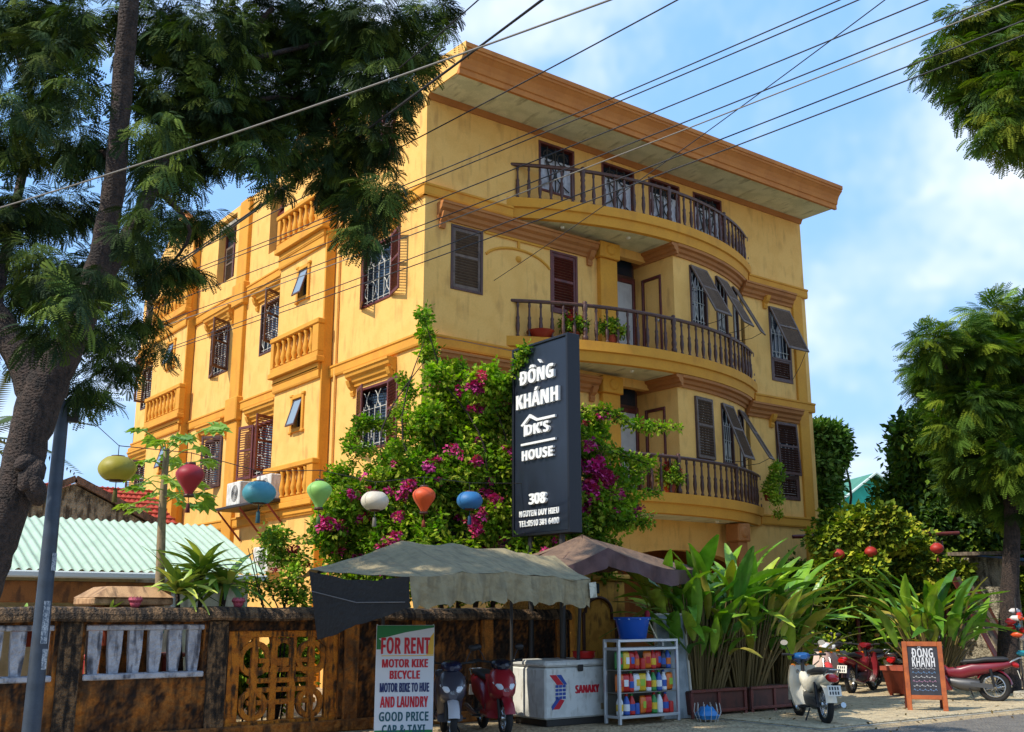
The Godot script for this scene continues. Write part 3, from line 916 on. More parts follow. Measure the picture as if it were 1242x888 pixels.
func build_house() -> void:
	house = thing("guesthouse", "four-storey ochre yellow guesthouse with curved balconies and brown louvred shutters", "building")
	# --- front wall (faces the street), left flat part and right flat part
	var front := func(u: float, v: float, d: float) -> Vector3: return Vector3(u, v, -d)
	var holes := []
	var shut := [[0.67, 1.52, 8.34, 9.81], [0.67, 1.52, 5.05, 6.52], [3.42, 4.25, 8.3, 9.8], [3.42, 4.25, 5.0, 6.5], [11.11, 12.0, 7.72, 9.8], [11.11, 12.0, 4.52, 6.6]]
	for s in shut:
		holes.append(s)
	for s in [[3.1, 4.2], [5.07, 6.18], [6.67, 7.8], [8.3, 9.41]]:
		holes.append([s[0], s[1], 11.2, 12.46])
	for y in [[7.53, 10.1], [4.23, 6.85]]:
		holes.append([5.42, 10.1, y[0], y[1]])
	holes.append([4.9, 9.9, 0.0, 3.1])
	holes.append([10.7, 12.0, 0.0, 2.6])
	var b := B()
	facade(b, front, [0.0, 12.75], 0.0, 13.1, holes, 0.2)
	obj(house, "wall", b, M.wall)
	# --- side wall, in five lengths; two of them stand proud
	for seg in [[0.0, 4.05, 0.0], [4.05, 6.6, 0.25], [6.6, 13.3, 0.0], [13.3, 16.35, 0.25], [16.35, 18.6, 0.0]]:
		var off: float = seg[2]
		var side := func(u: float, v: float, d: float) -> Vector3: return Vector3(d - off, v, -u)
		var hs := []
		for w in [[1.3, 2.65], [6.95, 8.33], [10.45, 11.83], [16.75, 18.1]]:
			if w[0] >= seg[0] and w[1] <= seg[1]:
				hs.append([w[0], w[1], 8.36, 9.8])
				hs.append([w[0], w[1], 5.05, 6.5])
		if off > 0.0:
			var zc := 5.2 if seg[0] < 10 else 14.6
			for y in [9.25, 5.95]:
				hs.append([zc - 0.25, zc + 0.25, y, y + 0.72])
		if seg[0] == 6.6:
			hs.append([6.75, 8.05, 11.2, 13.0])
			hs.append([10.45, 11.8, 11.2, 13.2])
		b = B()
		facade(b, side, [seg[0], seg[1]], 0.0, 13.35, hs, 0.3)
		if off > 0.0:
			for z in [-seg[0], -seg[1]]:
				b.quad(Vector3(-off, 0, z), Vector3(0.02, 0, z), Vector3(0.02, 13.35, z), Vector3(-off, 13.35, z))
		obj(house, "wall", b, M.wall)
		if off > 0.0:
			# gable over the projecting part
			b = B()
			b.here(Vector3(-off, 13.35, -(seg[0] + seg[1]) / 2), Vector3(0, -PI / 2, 0))
			var hw: float = (seg[1] - seg[0]) / 2
			b.plate([Vector2(-hw, 0), Vector2(hw, 0), Vector2(0, 0.95)], -0.3, 0.0)
			obj(house, "gable", b, M.wall)
			b = B()
			b.here(Vector3(-off, 13.35, -(seg[0] + seg[1]) / 2), Vector3(0, -PI / 2, 0))
			for s in [-1.0, 1.0]:
				b.bar(Vector3(s * (hw + 0.2), -0.12, -0.15), Vector3(-s * 0.04, 1.03, -0.15), 0.5, 0.09, Vector3(0, 0, 1))
			obj(house, "gable_roof", b, M.eave)
	# back and far walls, roof deck, inner shell that keeps the rooms dark
	b = B()
	b.quad(Vector3(12.75, 0, -18.6), Vector3(0, 0, -18.6), Vector3(0, 13.35, -18.6), Vector3(12.75, 13.35, -18.6))
	b.quad(Vector3(12.75, 0, 0), Vector3(12.75, 0, -18.6), Vector3(12.75, 13.1, -18.6), Vector3(12.75, 13.1, 0))
	obj(house, "wall", b, M.wall)
	b = B()
	b.span(Vector3(0.02, 12.95, -18.58), Vector3(12.73, 13.05, -0.02))
	obj(house, "roof_deck", b, M.concrete)
	b = B()
	b.quad(Vector3(0.31, 0, -0.6), Vector3(0.31, 12.9, -0.6), Vector3(0.31, 12.9, -18.5), Vector3(0.31, 0, -18.5))
	b.quad(Vector3(0.3, 0, -0.65), Vector3(4.9, 0, -0.65), Vector3(4.9, 12.9, -0.65), Vector3(0.3, 12.9, -0.65))
	b.quad(Vector3(10.1, 0, -0.65), Vector3(12.7, 0, -0.65), Vector3(12.7, 12.9, -0.65), Vector3(10.1, 12.9, -0.65))
	b.quad(Vector3(4.9, 10.6, -0.65), Vector3(10.1, 10.6, -0.65), Vector3(10.1, 12.9, -0.65), Vector3(4.9, 12.9, -0.65))
	obj(house, "inner_shell", b, M.plaster)
	# --- windows of the street front
	for s in shut:
		var w: float = s[1] - s[0]
		var h: float = s[3] - s[2]
		var t := facing(Vector3((s[0] + s[1]) / 2, s[2], 0), Vector3.BACK)
		if s[0] < 1.0:
			window(t, w, h, {"closed": true, "closed_leaf": true})
		elif s[0] < 4.0:
			window(t, w, h, {"closed": true, "closed_leaf": true, "leaf_wood": M.redwood, "wood": M.redwood})
		else:
			window(t, w, h, {"flap": 24.0 if s[2] > 7 else 3.0, "flap_height": 1.42, "leaf_wood": M.greywood if s[2] > 7 else M.wood, "grille": "bars"})
	for s in [[3.1, 4.2], [5.07, 6.18], [6.67, 7.8], [8.3, 9.41]]:
		window(facing(Vector3((s[0] + s[1]) / 2, 11.2, 0), Vector3.BACK), s[1] - s[0], 1.26, {"grille": "swirl", "curtain": 0.72, "wood": M.redwood})
	# --- windows of the side front
	var leaves := {"1.3 8": [25, 165], "1.3 5": [20, 168], "6.95 8": [-1, 118], "6.95 5": [168, 112], "10.45 8": [12, 118], "10.45 5": [-1, 35], "16.75 8": [-1, 100], "16.75 5": [-1, 60]}
	for u in [1.3, 6.95, 10.45, 16.75]:
		for y in [8.36, 5.05]:
			var lv: Array = leaves["%s %d" % [str(u), int(y)]]
			window(facing(Vector3(0, y, -u - 0.68), Vector3.LEFT), 1.35, 1.44, {"grille": "bars", "leaves": lv, "wood": M.redwood if (u + y) < 13.0 else M.wood})
			window_head(Vector3(0, y + 1.52, -u - 0.68), Vector3.LEFT, 1.95, M.trim)
	for z in [-5.2, -14.6]:
		for y in [9.25, 5.95]:
			small_window(z, y, 0.25)
	attic_window(-7.4, 11.2, 1.3, 1.8, 0.28, true, 0.0)
	attic_window(-11.12, 11.2, 1.35, 2.0, 0.28, false, 0.35)
	attic_window(-1.85, 11.75, 0.95, 1.35, -0.002, false)
	attic_window(-17.4, 11.2, 1.3, 1.8, -0.002, true)
	# --- string courses
	for y in [10.3, 7.0, 3.82]:
		moulding("string_course", Vector3(-0.07, y, 0), Vector3(2.3, y, 0), Vector3.BACK, BAND, M.trim)
		moulding("string_course", Vector3(10.3, y, 0), Vector3(12.8, y, 0), Vector3.BACK, BAND, M.trim)
		for s in [[0.07, -4.05, 0.0], [-4.05, -6.6, 0.25], [-6.6, -13.3, 0.0], [-13.3, -16.35, 0.25], [-16.35, -18.6, 0.0]]:
			moulding("string_course", Vector3(-s[2], y, s[0]), Vector3(-s[2], y, s[1]), Vector3.LEFT, BAND, M.trim)
	# cornices over the flat part, under each curved balcony
	for y in [9.84, 6.55]:
		moulding("cornice", Vector3(0.3, y, 0), Vector3(4.75, y, 0), Vector3.BACK, CORNICE, M.cornice)
		console(Vector3(0.42, y, 0), Vector3.BACK, M.cornice)
		console(Vector3(4.6, y, 0), Vector3.BACK, M.cornice)
		moulding("cornice", Vector3(10.0, y + 0.08, 0), Vector3(12.1, y + 0.08, 0), Vector3.BACK, CORNICE, M.cornice)
		console(Vector3(10.95, y + 0.06, 0), Vector3.BACK, M.trim)
	# arched moulding with a boss between the two windows
	for y in [9.55, 6.25]:
		var pts := []
		for i in 13:
			var a := PI * (0.14 + 0.72 * i / 12.0)
			pts.append(Vector3(2.5 - cos(a) * 1.0, y - 0.45 + 0.5 * sin(a), 0.0))
		b = B()
		b.tube(pts, 0.035, 6)
		b.bar(Vector3(2.5, y + 0.07, 0.0), Vector3(2.5, y + 0.3, 0.0), 0.06, 0.06)
		b.bar(Vector3(1.56, y + 0.27, 0.0), Vector3(3.4, y + 0.27, 0.0), 0.07, 0.07)
		b.here(Vector3(2.5, y - 0.18, 0.0), Vector3(PI / 2, 0, 0))
		b.lathe([Vector2(0, 0.05), Vector2(0.06, 0.04), Vector2(0.08, 0)], 14)
		obj(house, "arched_moulding", b, M.trim)
	# --- pilasters
	for y in [[7.55, 10.3], [4.25, 7.0]]:
		b = B()
		b.span(Vector3(4.86, y[0], -0.02), Vector3(5.4, y[1] - 0.42, 0.14), 0.012)
		b.span(Vector3(4.8, y[1] - 0.42, -0.02), Vector3(5.44, y[1] - 0.02, 0.22), 0.02)
		b.here(Vector3(5.12, y[1] - 0.21, 0.22), Vector3(PI / 2, 0, 0))
		b.lathe([Vector2(0, 0.045), Vector2(0.07, 0.03), Vector2(0.09, 0.045), Vector2(0.12, 0.04), Vector2(0.14, 0)], 16)
		obj(house, "pilaster", b, M.trim)
	b = B()
	b.span(Vector3(12.12, 0.0, -0.02), Vector3(12.52, 10.29, 0.07), 0.015)
	obj(house, "pilaster", b, M.trim)
	b = B()
	b.span(Vector3(-0.12, 0, -9.95), Vector3(0.02, 13.3, -9.3), 0.015)
	for y in [10.62, 7.3]:
		b.span(Vector3(-0.2, y - 0.55, -10.02), Vector3(0.02, y + 0.12, -9.23), 0.03)
	obj(house, "pilaster", b, M.trim)
	for z in [-4.05, -13.3]:
		b = B()
		b.span(Vector3(-0.265, 0.0, z - 0.02), Vector3(-0.02, 13.3, z + 0.05), 0.008)
		obj(house, "corner_strip", b, M.trim)
	# --- side balconies
	for top in [11.75, 8.42, 5.08]:
		side_balcony(top, -3.98, -6.62, 0.25, 0.16)
		side_balcony(top, -13.15, -16.3, 0.25, 0.16)
	# --- curved balconies and the bay behind them
	for top in [10.82, 7.56, 4.26]:
		round_balcony(top, 2.12, 10.5)
	var rb := RB - 0.27
	for lev in [[7.54, 10.32, 8.45, 9.95], [4.24, 7.06, 5.15, 6.66]]:
		var curve := func(u: float, v: float, d: float) -> Vector3:
			var o := Vector3(sin(u), 0, cos(u))
			return RC + o * (rb - d) + Vector3(0, v, 0)
		var ua := asin((6.53 - RC.x) / rb)
		var ub := acos(-RC.z / rb)
		var us := []
		for i in 25:
			us.append(lerpf(ua, ub, i / 24.0))
		var hs := []
		for w in [[7.12, 7.84], [8.28, 8.92], [9.3, 9.72]]:
			hs.append([asin((w[0] - RC.x) / rb), asin((w[1] - RC.x) / rb), lev[2], lev[3]])
		b = B()
		facade(b, curve, us, lev[0], lev[1], hs, 0.18)
		var zc: float = arc_pt(rb, 6.53).z
		# side of the bay with a door opening
		var side := func(u: float, v: float, d: float) -> Vector3: return Vector3(6.53 + d, v, zc - u)
		facade(b, side, [0.0, zc + 0.5], lev[0], lev[1], [[0.42, 1.1, lev[0] + 0.02, lev[0] + 2.15]], 0.15)
		obj(house, "bay", b, M.wall)
		var k := 0
		for h in hs:
			var mid: float = (h[0] + h[1]) / 2.0
			var o := Vector3(sin(mid), 0, cos(mid))
			var w: float = (h[1] - h[0]) * rb
			var flap: float = [[27.0, 27.0, 27.0], [1.0, 20.0, 29.0]][0 if lev[0] > 7 else 1][k]
			window(facing(RC + o * rb + Vector3(0, lev[2], 0), o), w, lev[3] - lev[2], {"flap": flap, "grille": "bars"})
			k += 1
		# cornice round the bay
		var a := arc(rb, 6.53, 9.95, lev[1] - 0.26)
		b = B()
		b.sweep([Vector2(-0.02, 0), Vector2(0.04, 0), Vector2(0.05, 0.07), Vector2(0.1, 0.1), Vector2(0.12, 0.17), Vector2(0.19, 0.2), Vector2(0.2, 0.26), Vector2(-0.02, 0.26)], a[0], a[1])
		b.sweep([Vector2(-0.02, 0), Vector2(0.04, 0), Vector2(0.05, 0.07), Vector2(0.1, 0.1), Vector2(0.12, 0.17), Vector2(0.19, 0.2), Vector2(0.2, 0.26), Vector2(-0.02, 0.26)], [Vector3(6.53, lev[1] - 0.26, zc + 0.18), Vector3(6.53, lev[1] - 0.26, -0.5)], [Vector3.LEFT, Vector3.LEFT])
		obj(house, "bay_cornice", b, M.cornice)
		# bay door
		b = B()
		b.span(Vector3(6.5, lev[0] + 0.02, zc - 1.1), Vector3(6.6, lev[0] + 2.15, zc - 1.03), 0.01)
		b.span(Vector3(6.5, lev[0] + 0.02, zc - 0.49), Vector3(6.6, lev[0] + 2.15, zc - 0.42), 0.01)
		b.span(Vector3(6.5, lev[0] + 2.08, zc - 1.03), Vector3(6.6, lev[0] + 2.15, zc - 0.49), 0.01)
		var dr := obj(house, "door", b, M.redwood)
		b = B()
		b.span(Vector3(6.55, lev[0] + 0.02, zc - 1.03), Vector3(6.58, lev[0] + 2.08, zc - 0.49), 0.005)
		obj(dr, "door_leaf", b, M.wall)
		b = B()
		b.here(Vector3(6.52, lev[0] + 1.0, zc - 0.54))
		b.lathe([Vector2(0, -0.04), Vector2(0.02, -0.03), Vector2(0.025, 0), Vector2(0.02, 0.03), Vector2(0, 0.04)], 8)
		obj(dr, "door_knob", b, M.iron)
		# back of the recess with a pale curtain door
		b = B()
		b.quad(Vector3(5.2, lev[0], -0.5), Vector3(6.53, lev[0], -0.5), Vector3(6.53, lev[1], -0.5), Vector3(5.2, lev[1], -0.5))
		obj(house, "recess_wall", b, M.wall)
		b = B()
		b.span(Vector3(5.46, lev[0] + 2.2, -0.5), Vector3(6.5, lev[1] - 0.02, -0.44), 0.01)
		var tr := obj(house, "transom", b, M.wood)
		b = B()
		b.span(Vector3(5.54, lev[0] + 2.28, -0.44), Vector3(6.42, lev[1] - 0.1, -0.432))
		obj(tr, "pane", b, M.glass)
		b = B()
		b.span(Vector3(5.5, lev[0], -0.5), Vector3(6.44, lev[0] + 2.1, -0.46), 0.01)
		var fd := obj(house, "door", b, M.door)
		b = B()
		b.span(Vector3(6.44, lev[0], -0.5), Vector3(6.52, lev[0] + 2.25, -0.42), 0.01)
		b.span(Vector3(5.44, lev[0] + 2.1, -0.5), Vector3(6.44, lev[0] + 2.2, -0.42), 0.01)
		obj(fd, "door_frame", b, M.redwood)
	# --- porch under the balcony
	b = B()
	for i in 24:
		var x0 := lerpf(4.9, 9.9, i / 24.0)
		var x1 := lerpf(4.9, 9.9, (i + 1) / 24.0)
		var y0 := 2.35 + 0.72 * sqrt(maxf(0.0, 1.0 - pow((x0 - 7.4) / 2.5, 2)))
		var y1 := 2.35 + 0.72 * sqrt(maxf(0.0, 1.0 - pow((x1 - 7.4) / 2.5, 2)))
		b.quad(Vector3(x0, y0, 0.012), Vector3(x1, y1, 0.012), Vector3(x1, 3.12, 0.012), Vector3(x0, 3.12, 0.012))
		b.quad(Vector3(x0, y0, 0.012), Vector3(x1, y1, 0.012), Vector3(x1, y1, -0.3), Vector3(x0, y0, -0.3))
	obj(house, "porch_arch", b, M.wall)
	b = B()
	b.quad(Vector3(4.8, 0, -3.2), Vector3(10, 0, -3.2), Vector3(10, 3.7, -3.2), Vector3(4.8, 3.7, -3.2))
	b.quad(Vector3(4.85, 0, -3.2), Vector3(4.85, 0, -0.2), Vector3(4.85, 3.7, -0.2), Vector3(4.85, 3.7, -3.2))
	b.quad(Vector3(9.95, 0, -3.2), Vector3(9.95, 0, -0.2), Vector3(9.95, 3.7, -0.2), Vector3(9.95, 3.7, -3.2))
	b.quad(Vector3(4.85, 3.68, -3.2), Vector3(9.95, 3.68, -3.2), Vector3(9.95, 3.68, -0.2), Vector3(4.85, 3.68, -0.2))
	obj(house, "porch_room", b, M.cornice)
	for x in [8.95, 3.3]:
		b = B()
		var z: float = arc_pt(RB, x).z - 0.3
		b.here(Vector3(x, 0, z))
		b.span(Vector3(-0.16, 0.0, -0.16), Vector3(0.16, 3.3, 0.16), 0.02)
		b.span(Vector3(-0.22, 3.3, -0.22), Vector3(0.22, 3.74, 0.22), 0.03)
		b.span(Vector3(-0.24, 0.0, -0.24), Vector3(0.24, 0.3, 0.24), 0.03)
		b.here(Vector3(x, 3.52, z + 0.22), Vector3(PI / 2, 0, 0))
		b.lathe([Vector2(0, 0.04), Vector2(0.07, 0.03), Vector2(0.1, 0.045), Vector2(0.14, 0)], 16)
		obj(house, "porch_column", b, M.cornice)
	# --- eaves
	b = B()
	b.sweep([Vector2(-0.3, 12.68), Vector2(1.18, 12.68), Vector2(1.18, 12.62), Vector2(1.26, 12.62), Vector2(1.26, 12.74), Vector2(1.29, 12.76), Vector2(1.31, 12.86), Vector2(1.36, 12.97), Vector2(1.44, 13.06), Vector2(1.47, 13.08), Vector2(1.47, 13.13), Vector2(1.5, 13.14), Vector2(1.5, 13.24), Vector2(-0.3, 13.24)], [Vector3(-0.01, 0, 0), Vector3(12.78, 0, 0)], [Vector3.BACK, Vector3.BACK])
	var ev := obj(house, "eaves", b, M.eave)
	b = B()
	b.quad(Vector3(0, 12.676, 0.0), Vector3(12.76, 12.676, 0.0), Vector3(12.76, 12.676, 1.16), Vector3(0, 12.676, 1.16))
	obj(ev, "soffit", b, M.soffit)
	b = B()
	b.sweep([Vector2(-0.01, 12.55), Vector2(0.04, 12.55), Vector2(0.06, 12.6), Vector2(0.1, 12.672), Vector2(-0.01, 12.672)], [Vector3(0, 0, 0), Vector3(12.76, 0, 0)], [Vector3.BACK, Vector3.BACK])
	obj(ev, "soffit_moulding", b, M.cornice)
	# end wall of the eaves: the side wall sweeps out under it
	b = B()
	b.here(Vector3(-0.012, 0, 0), Vector3(0, -PI / 2, 0))
	b.plate([Vector2(-0.6, 12.4), Vector2(0.0, 12.4), Vector2(0.03, 12.58), Vector2(0.1, 12.66), Vector2(1.16, 12.66), Vector2(1.3, 12.86), Vector2(1.38, 13.0), Vector2(1.49, 13.1), Vector2(1.49, 13.26), Vector2(0.7, 13.3), Vector2(0.2, 13.34), Vector2(-0.3, 13.34), Vector2(-0.6, 13.1)], -0.03, 0.0)
	obj(house, "eaves_end", b, M.wall)
	# drainpipe on the side wall
	b = B()
	b.tube([Vector3(-0.05, 13.0, -3.75), Vector3(-0.05, 0.0, -3.75)], 0.03, 8)
	obj(house, "drainpipe", b, M.wall)
	# ground floor niche and windows of the side front
	b = B()
	b.here(Vector3(-0.0, 2.0, -6.1), Vector3(0, -PI / 2, 0))
	b.plate(arch_outline(1.4, 1.3, false), -0.02, 0.05)
	obj(house, "blind_arch", b, M.trim)

# street face of the wall, with black mould that runs down from the coping in streaks of uneven length
func mould_face(o: Node, holes: Array, z: float) -> void:
	var f := FastNoiseLite.new()
	f.seed = 66
	f.frequency = 1.0
	f.fractal_octaves = 4

	var ink := func(x: float, y: float) -> Color:
		var run := 0.8 + 0.9 * f.get_noise_2d(x * 1.7, 3.0) + 0.8 * f.get_noise_2d(x * 7.0, 8.0)
		var drip := smoothstep(1.5 - run * 1.15, 1.5 - run * 0.55, y)
		var grain := f.get_noise_2d(x * 11.0, y * 5.0) * 0.6 + f.get_noise_2d(x * 30.0, y * 18.0) * 0.5
		var foot := smoothstep(0.75 + 0.6 * f.get_noise_2d(x * 2.2, 20.0), 0.1, y) * 0.85
		var spot := smoothstep(-0.04, 0.2, f.get_noise_2d(x * 2.4 + 40.0, y * 1.5))
		var k := clampf(maxf(maxf(drip, foot), spot) * (0.85 + grain * 1.1), 0.0, 1.0)
		return Color(1, 1, 1).lerp(Color(0.06, 0.056, 0.052), k)
	var v := PackedVector3Array()
	var n := PackedVector3Array()
	var c := PackedColorArray()
	var us := []
	for i in 413:
		us.append(-12.0 + i * 0.03)
	var vs := []
	for j in 51:
		vs.append(j * 0.0304)
	for h in holes:
		for k in 2:
			us.append(h[k])
			vs.append(h[k + 2])
	us.sort()
	vs.sort()
	for i in us.size() - 1:
		for j in vs.size() - 1:
			var x0: float = us[i]
			var x1: float = us[i + 1]
			var y0: float = vs[j]
			var y1: float = vs[j + 1]
			if x1 - x0 < 0.0005 or y1 - y0 < 0.0005 or x1 > 0.352:
				continue
			var open := false
			for h in holes:
				if x0 >= h[0] - 0.0001 and x1 <= h[1] + 0.0001 and y0 >= h[2] - 0.0001 and y1 <= h[3] + 0.0001:
					open = true
			if open:
				continue
			for p in [[x0, y0], [x1, y1], [x1, y0], [x0, y0], [x0, y1], [x1, y1]]:
				v.append(Vector3(p[0], p[1], z))
				n.append(Vector3.BACK)
				c.append(ink.call(p[0], p[1]))
	var a := []
	a.resize(Mesh.ARRAY_MAX)
	a[Mesh.ARRAY_VERTEX] = v
	a[Mesh.ARRAY_NORMAL] = n
	a[Mesh.ARRAY_COLOR] = c
	var m := ArrayMesh.new()
	m.add_surface_from_arrays(Mesh.PRIMITIVE_TRIANGLES, a)
	var mat: StandardMaterial3D = M.moss.duplicate()
	mat.vertex_color_use_as_albedo = true
	put(o, "wall_face", m, mat)

func build_street_wall() -> void:
	M.moss = skinned(skin(41, rgb(168, 104, 38), rgb(70, 46, 26), 0.6, rgb(24, 20, 17), 0.6, 0.16, 1024, 0.5, 0.006), 5.3, 0.95, 0.14, 4.0)
	M.moss_cap = skinned(skin(42, rgb(124, 96, 66), rgb(58, 46, 34), 0.95, rgb(24, 20, 16), 0.95, 0.2, 512, 0.46, 0.02), 1.3, 0.98, 0.16, 7.0)
	M.picket = skinned(skin(43, rgb(178, 180, 186), rgb(136, 138, 146), 0.8, rgb(50, 52, 60), 0.75, 0.06, 512, 0.55), 1.9, 0.9, 0.12, 3.0)
	M.panel = skinned(skin(44, rgb(196, 120, 30), rgb(160, 92, 28), 0.8, rgb(50, 34, 20), 0.9, 0.1, 512, 0.53), 1.5, 0.9, 0.12, 4.0)
	var o := thing("garden_wall", "moss-stained ochre garden wall with white pickets and a pierced ornamental panel", "wall")
	var z1 := 4.2
	var z0 := 3.98
	var back := func(u: float, v: float, d: float) -> Vector3: return Vector3(u, v, z0 + d)
	var holes := [[-9.3, -7.74, 0.8, 1.46], [-7.38, -5.87, 0.8, 1.46], [-5.54, -3.9, 0.1, 1.37]]
	var b := B()
	mould_face(o, holes, z1)
	for h in holes:
		b.quad(Vector3(h[0], h[2], z1), Vector3(h[0], h[3], z1), Vector3(h[0], h[3], z0), Vector3(h[0], h[2], z0))
		b.quad(Vector3(h[1], h[2], z1), Vector3(h[1], h[3], z1), Vector3(h[1], h[3], z0), Vector3(h[1], h[2], z0))
		b.quad(Vector3(h[0], h[2], z1), Vector3(h[1], h[2], z1), Vector3(h[1], h[2], z0), Vector3(h[0], h[2], z0))
		b.quad(Vector3(h[0], h[3], z1), Vector3(h[1], h[3], z1), Vector3(h[1], h[3], z0), Vector3(h[0], h[3], z0))
	facade(b, back, [-12.0, 0.35], 0.0, 1.52, holes, 0.0)
	b.quad(Vector3(0.35, 0, z1), Vector3(0.35, 0, z0), Vector3(0.35, 1.52, z0), Vector3(0.35, 1.52, z1))
	obj(o, "wall_back", b, M.moss)
	b = B()
	var cap := [Vector2(-0.32, 1.5), Vector2(0.1, 1.5), Vector2(0.12, 1.53), Vector2(0.1, 1.6), Vector2(0.04, 1.66), Vector2(-0.1, 1.68), Vector2(-0.26, 1.66), Vector2(-0.32, 1.6)]
	var path := []
	var outs := []
	var r := RandomNumberGenerator.new()
	r.seed = 77
	for i in 83:
		path.append(Vector3(-12.0 + i * 0.15, r.randf_range(-0.012, 0.012), z1 + r.randf_range(-0.012, 0.012)))
		outs.append(Vector3.BACK)
	b.sweep(cap, path, outs)
	obj(o, "coping", b, M.moss_cap)
	for x in [-7.56, -5.7, -3.72, -2.6, -1.35, 0.15]:
		b = B()
		var hw := 0.13 if x < -5 else 0.11
		b.span(Vector3(x - hw, 0, z1 - 0.01), Vector3(x + hw, 1.5, z1 + 0.05), 0.012)
		obj(o, "pilaster", b, M.moss_cap if x < -5 else M.moss)
	b = B()
	b.span(Vector3(-12.0, 0.0, z1 - 0.01), Vector3(0.34, 0.16, z1 + 0.07), 0.02)
	obj(o, "plinth", b, M.moss)
	# white pickets
	for p in [[-9.3, -7.74], [-7.38, -5.87]]:
		b = B()
		b.span(Vector3(p[0], 0.8, z1 - 0.2), Vector3(p[1], 0.87, z1 + 0.03), 0.012)
		b.span(Vector3(p[0], 1.39, z1 - 0.17), Vector3(p[1], 1.458, z1 - 0.02), 0.012)
		obj(o, "picket_frame", b, M.picket)
		for i in 6:
			var x: float = lerpf(p[0], p[1], (i + 0.5) / 6.0)
			b = B()
			b.here(Vector3(x, 0.872, z1 - 0.14))
			b.plate([Vector2(-0.055, 0), Vector2(0.055, 0), Vector2(0.08, 0.25), Vector2(0.085, 0.515), Vector2(-0.085, 0.515), Vector2(-0.08, 0.25)], 0.0, 0.1)
			obj(o, "picket", b, M.picket)
	# pierced panel: bars, rings and a chamfered frame
	b = B()
	b.here(Vector3(-4.72, 0.1, z1 - 0.13))
	var w := 0.82
	var h := 1.27
	for s in [-1.0, 1.0]:
		b.span(Vector3(s * (w - 0.09) - 0.09, 0, 0), Vector3(s * (w - 0.09) + 0.09, h, 0.1), 0.01)
		b.plate([Vector2(s * 0.64, h - 0.09), Vector2(s * 0.64, h - 0.24), Vector2(s * 0.46, h - 0.09)] if s < 0 else [Vector2(s * 0.64, h - 0.09), Vector2(s * 0.46, h - 0.09), Vector2(s * 0.64, h - 0.24)], 0.004, 0.098)
	b.span(Vector3(-w, h - 0.09, 0.002), Vector3(w, h, 0.103), 0.01)
	b.span(Vector3(-w, 0, 0.002), Vector3(w, 0.1, 0.103), 0.01)
	var frame := obj(o, "pierced_panel", b, M.panel)
	for x in [-0.42, -0.14, 0.14, 0.42]:
		b = B()
		b.here(Vector3(-4.72, 0.1, z1 - 0.13))
		b.span(Vector3(x - 0.045, 0.1, 0.01), Vector3(x + 0.045, h - 0.09, 0.09), 0.008)
		obj(frame, "mullion", b, M.panel)
	for y in [0.3, 0.46, 0.58, 0.72, 0.84]:
		b = B()
		b.here(Vector3(-4.72, 0.1, z1 - 0.13))
		b.span(Vector3(-0.5 if y < 0.8 else -0.36, y, 0.014), Vector3(0.5 if y < 0.8 else 0.36, y + 0.065, 0.086), 0.008)
		obj(frame, "crossbar", b, M.panel)
	for q in [[-0.42, 0.9, 0.2], [0.42, 0.9, 0.2], [-0.42, 0.3, 0.17], [0.42, 0.3, 0.17], [0.0, 0.98, 0.16]]:
		b = B()
		b.here(Vector3(-4.72 + q[0], 0.1 + q[1], z1 - 0.08), Vector3(PI / 2, 0, 0))
		b.lathe([Vector2(q[2] - 0.035, -0.035), Vector2(q[2] + 0.035, -0.035), Vector2(q[2] + 0.035, 0.035), Vector2(q[2] - 0.035, 0.035), Vector2(q[2] - 0.035, -0.035)], 18, false)
		obj(frame, "ring", b, M.panel)
	# woven cane crest on the coping behind the stall
	b = B()
	for i in 22:
		var x := -1.0 + i * 0.055
		b.tube([Vector3(x, 1.64, 4.18), Vector3(x + 0.03, 1.9, 4.18)], 0.014, 5)
		b.tube([Vector3(x + 0.04, 1.64, 4.2), Vector3(x - 0.01, 1.9, 4.2)], 0.012, 5)
	for y in [1.68, 1.78, 1.89]:
		b.tube([Vector3(-1.04, y, 4.19), Vector3(0.24, y, 4.19)], 0.02, 6)
	var cane := obj(self, "cane_screen", b, skinned(skin(45, rgb(186, 140, 62), rgb(150, 104, 44), 0.8, rgb(90, 60, 30), 0.6, 0.14, 256), 0.5, 0.8))
	tag(cane, "low golden cane screen standing on the garden wall behind the freezer", "screen")
	# gate pier
	var p := thing("gate_pier", "plastered mustard gate pier with an arched brown moulding and dark number plate", "pier", Vector3(1.2, 0, 3.9))
	var mustard := skinned(skin(46, rgb(206, 152, 62), rgb(176, 124, 50), 0.8, rgb(110, 76, 36), 0.7, 0.06, 512, 0.56), 1.6, 0.9)
	b = B()
	b.span(Vector3(-0.58, 0, -0.45), Vector3(0.58, 2.15, 0.12), 0.02)
	obj(p, "shaft", b, mustard)
	b = B()
	b.span(Vector3(-0.66, 2.15, -0.52), Vector3(0.66, 2.26, 0.2), 0.03)
	b.span(Vector3(-0.5, 2.26, -0.4), Vector3(0.5, 2.34, 0.06), 0.03)
	obj(p, "capital", b, mustard)
	b = B()
	var pts := [Vector3(-0.4, 0.3, 0.13), Vector3(-0.4, 1.6, 0.13)]
	for i in 13:
		var a := PI - PI * i / 12.0
		pts.append(Vector3(0.3 * cos(a) - 0.06, 1.62 + 0.24 * sin(a), 0.13))
	pts.append_array([Vector3(0.24, 1.52, 0.13), Vector3(0.34, 1.5, 0.13), Vector3(0.36, 0.3, 0.13)])
	b.tube(pts, 0.032, 6)
	obj(p, "arched_moulding", b, M.wood)
	b = B()
	b.span(Vector3(-0.3, 1.93, 0.12), Vector3(-0.04, 2.1, 0.15), 0.008)
	obj(p, "number_plate", b, plain(rgb(34, 40, 52), 0.4))
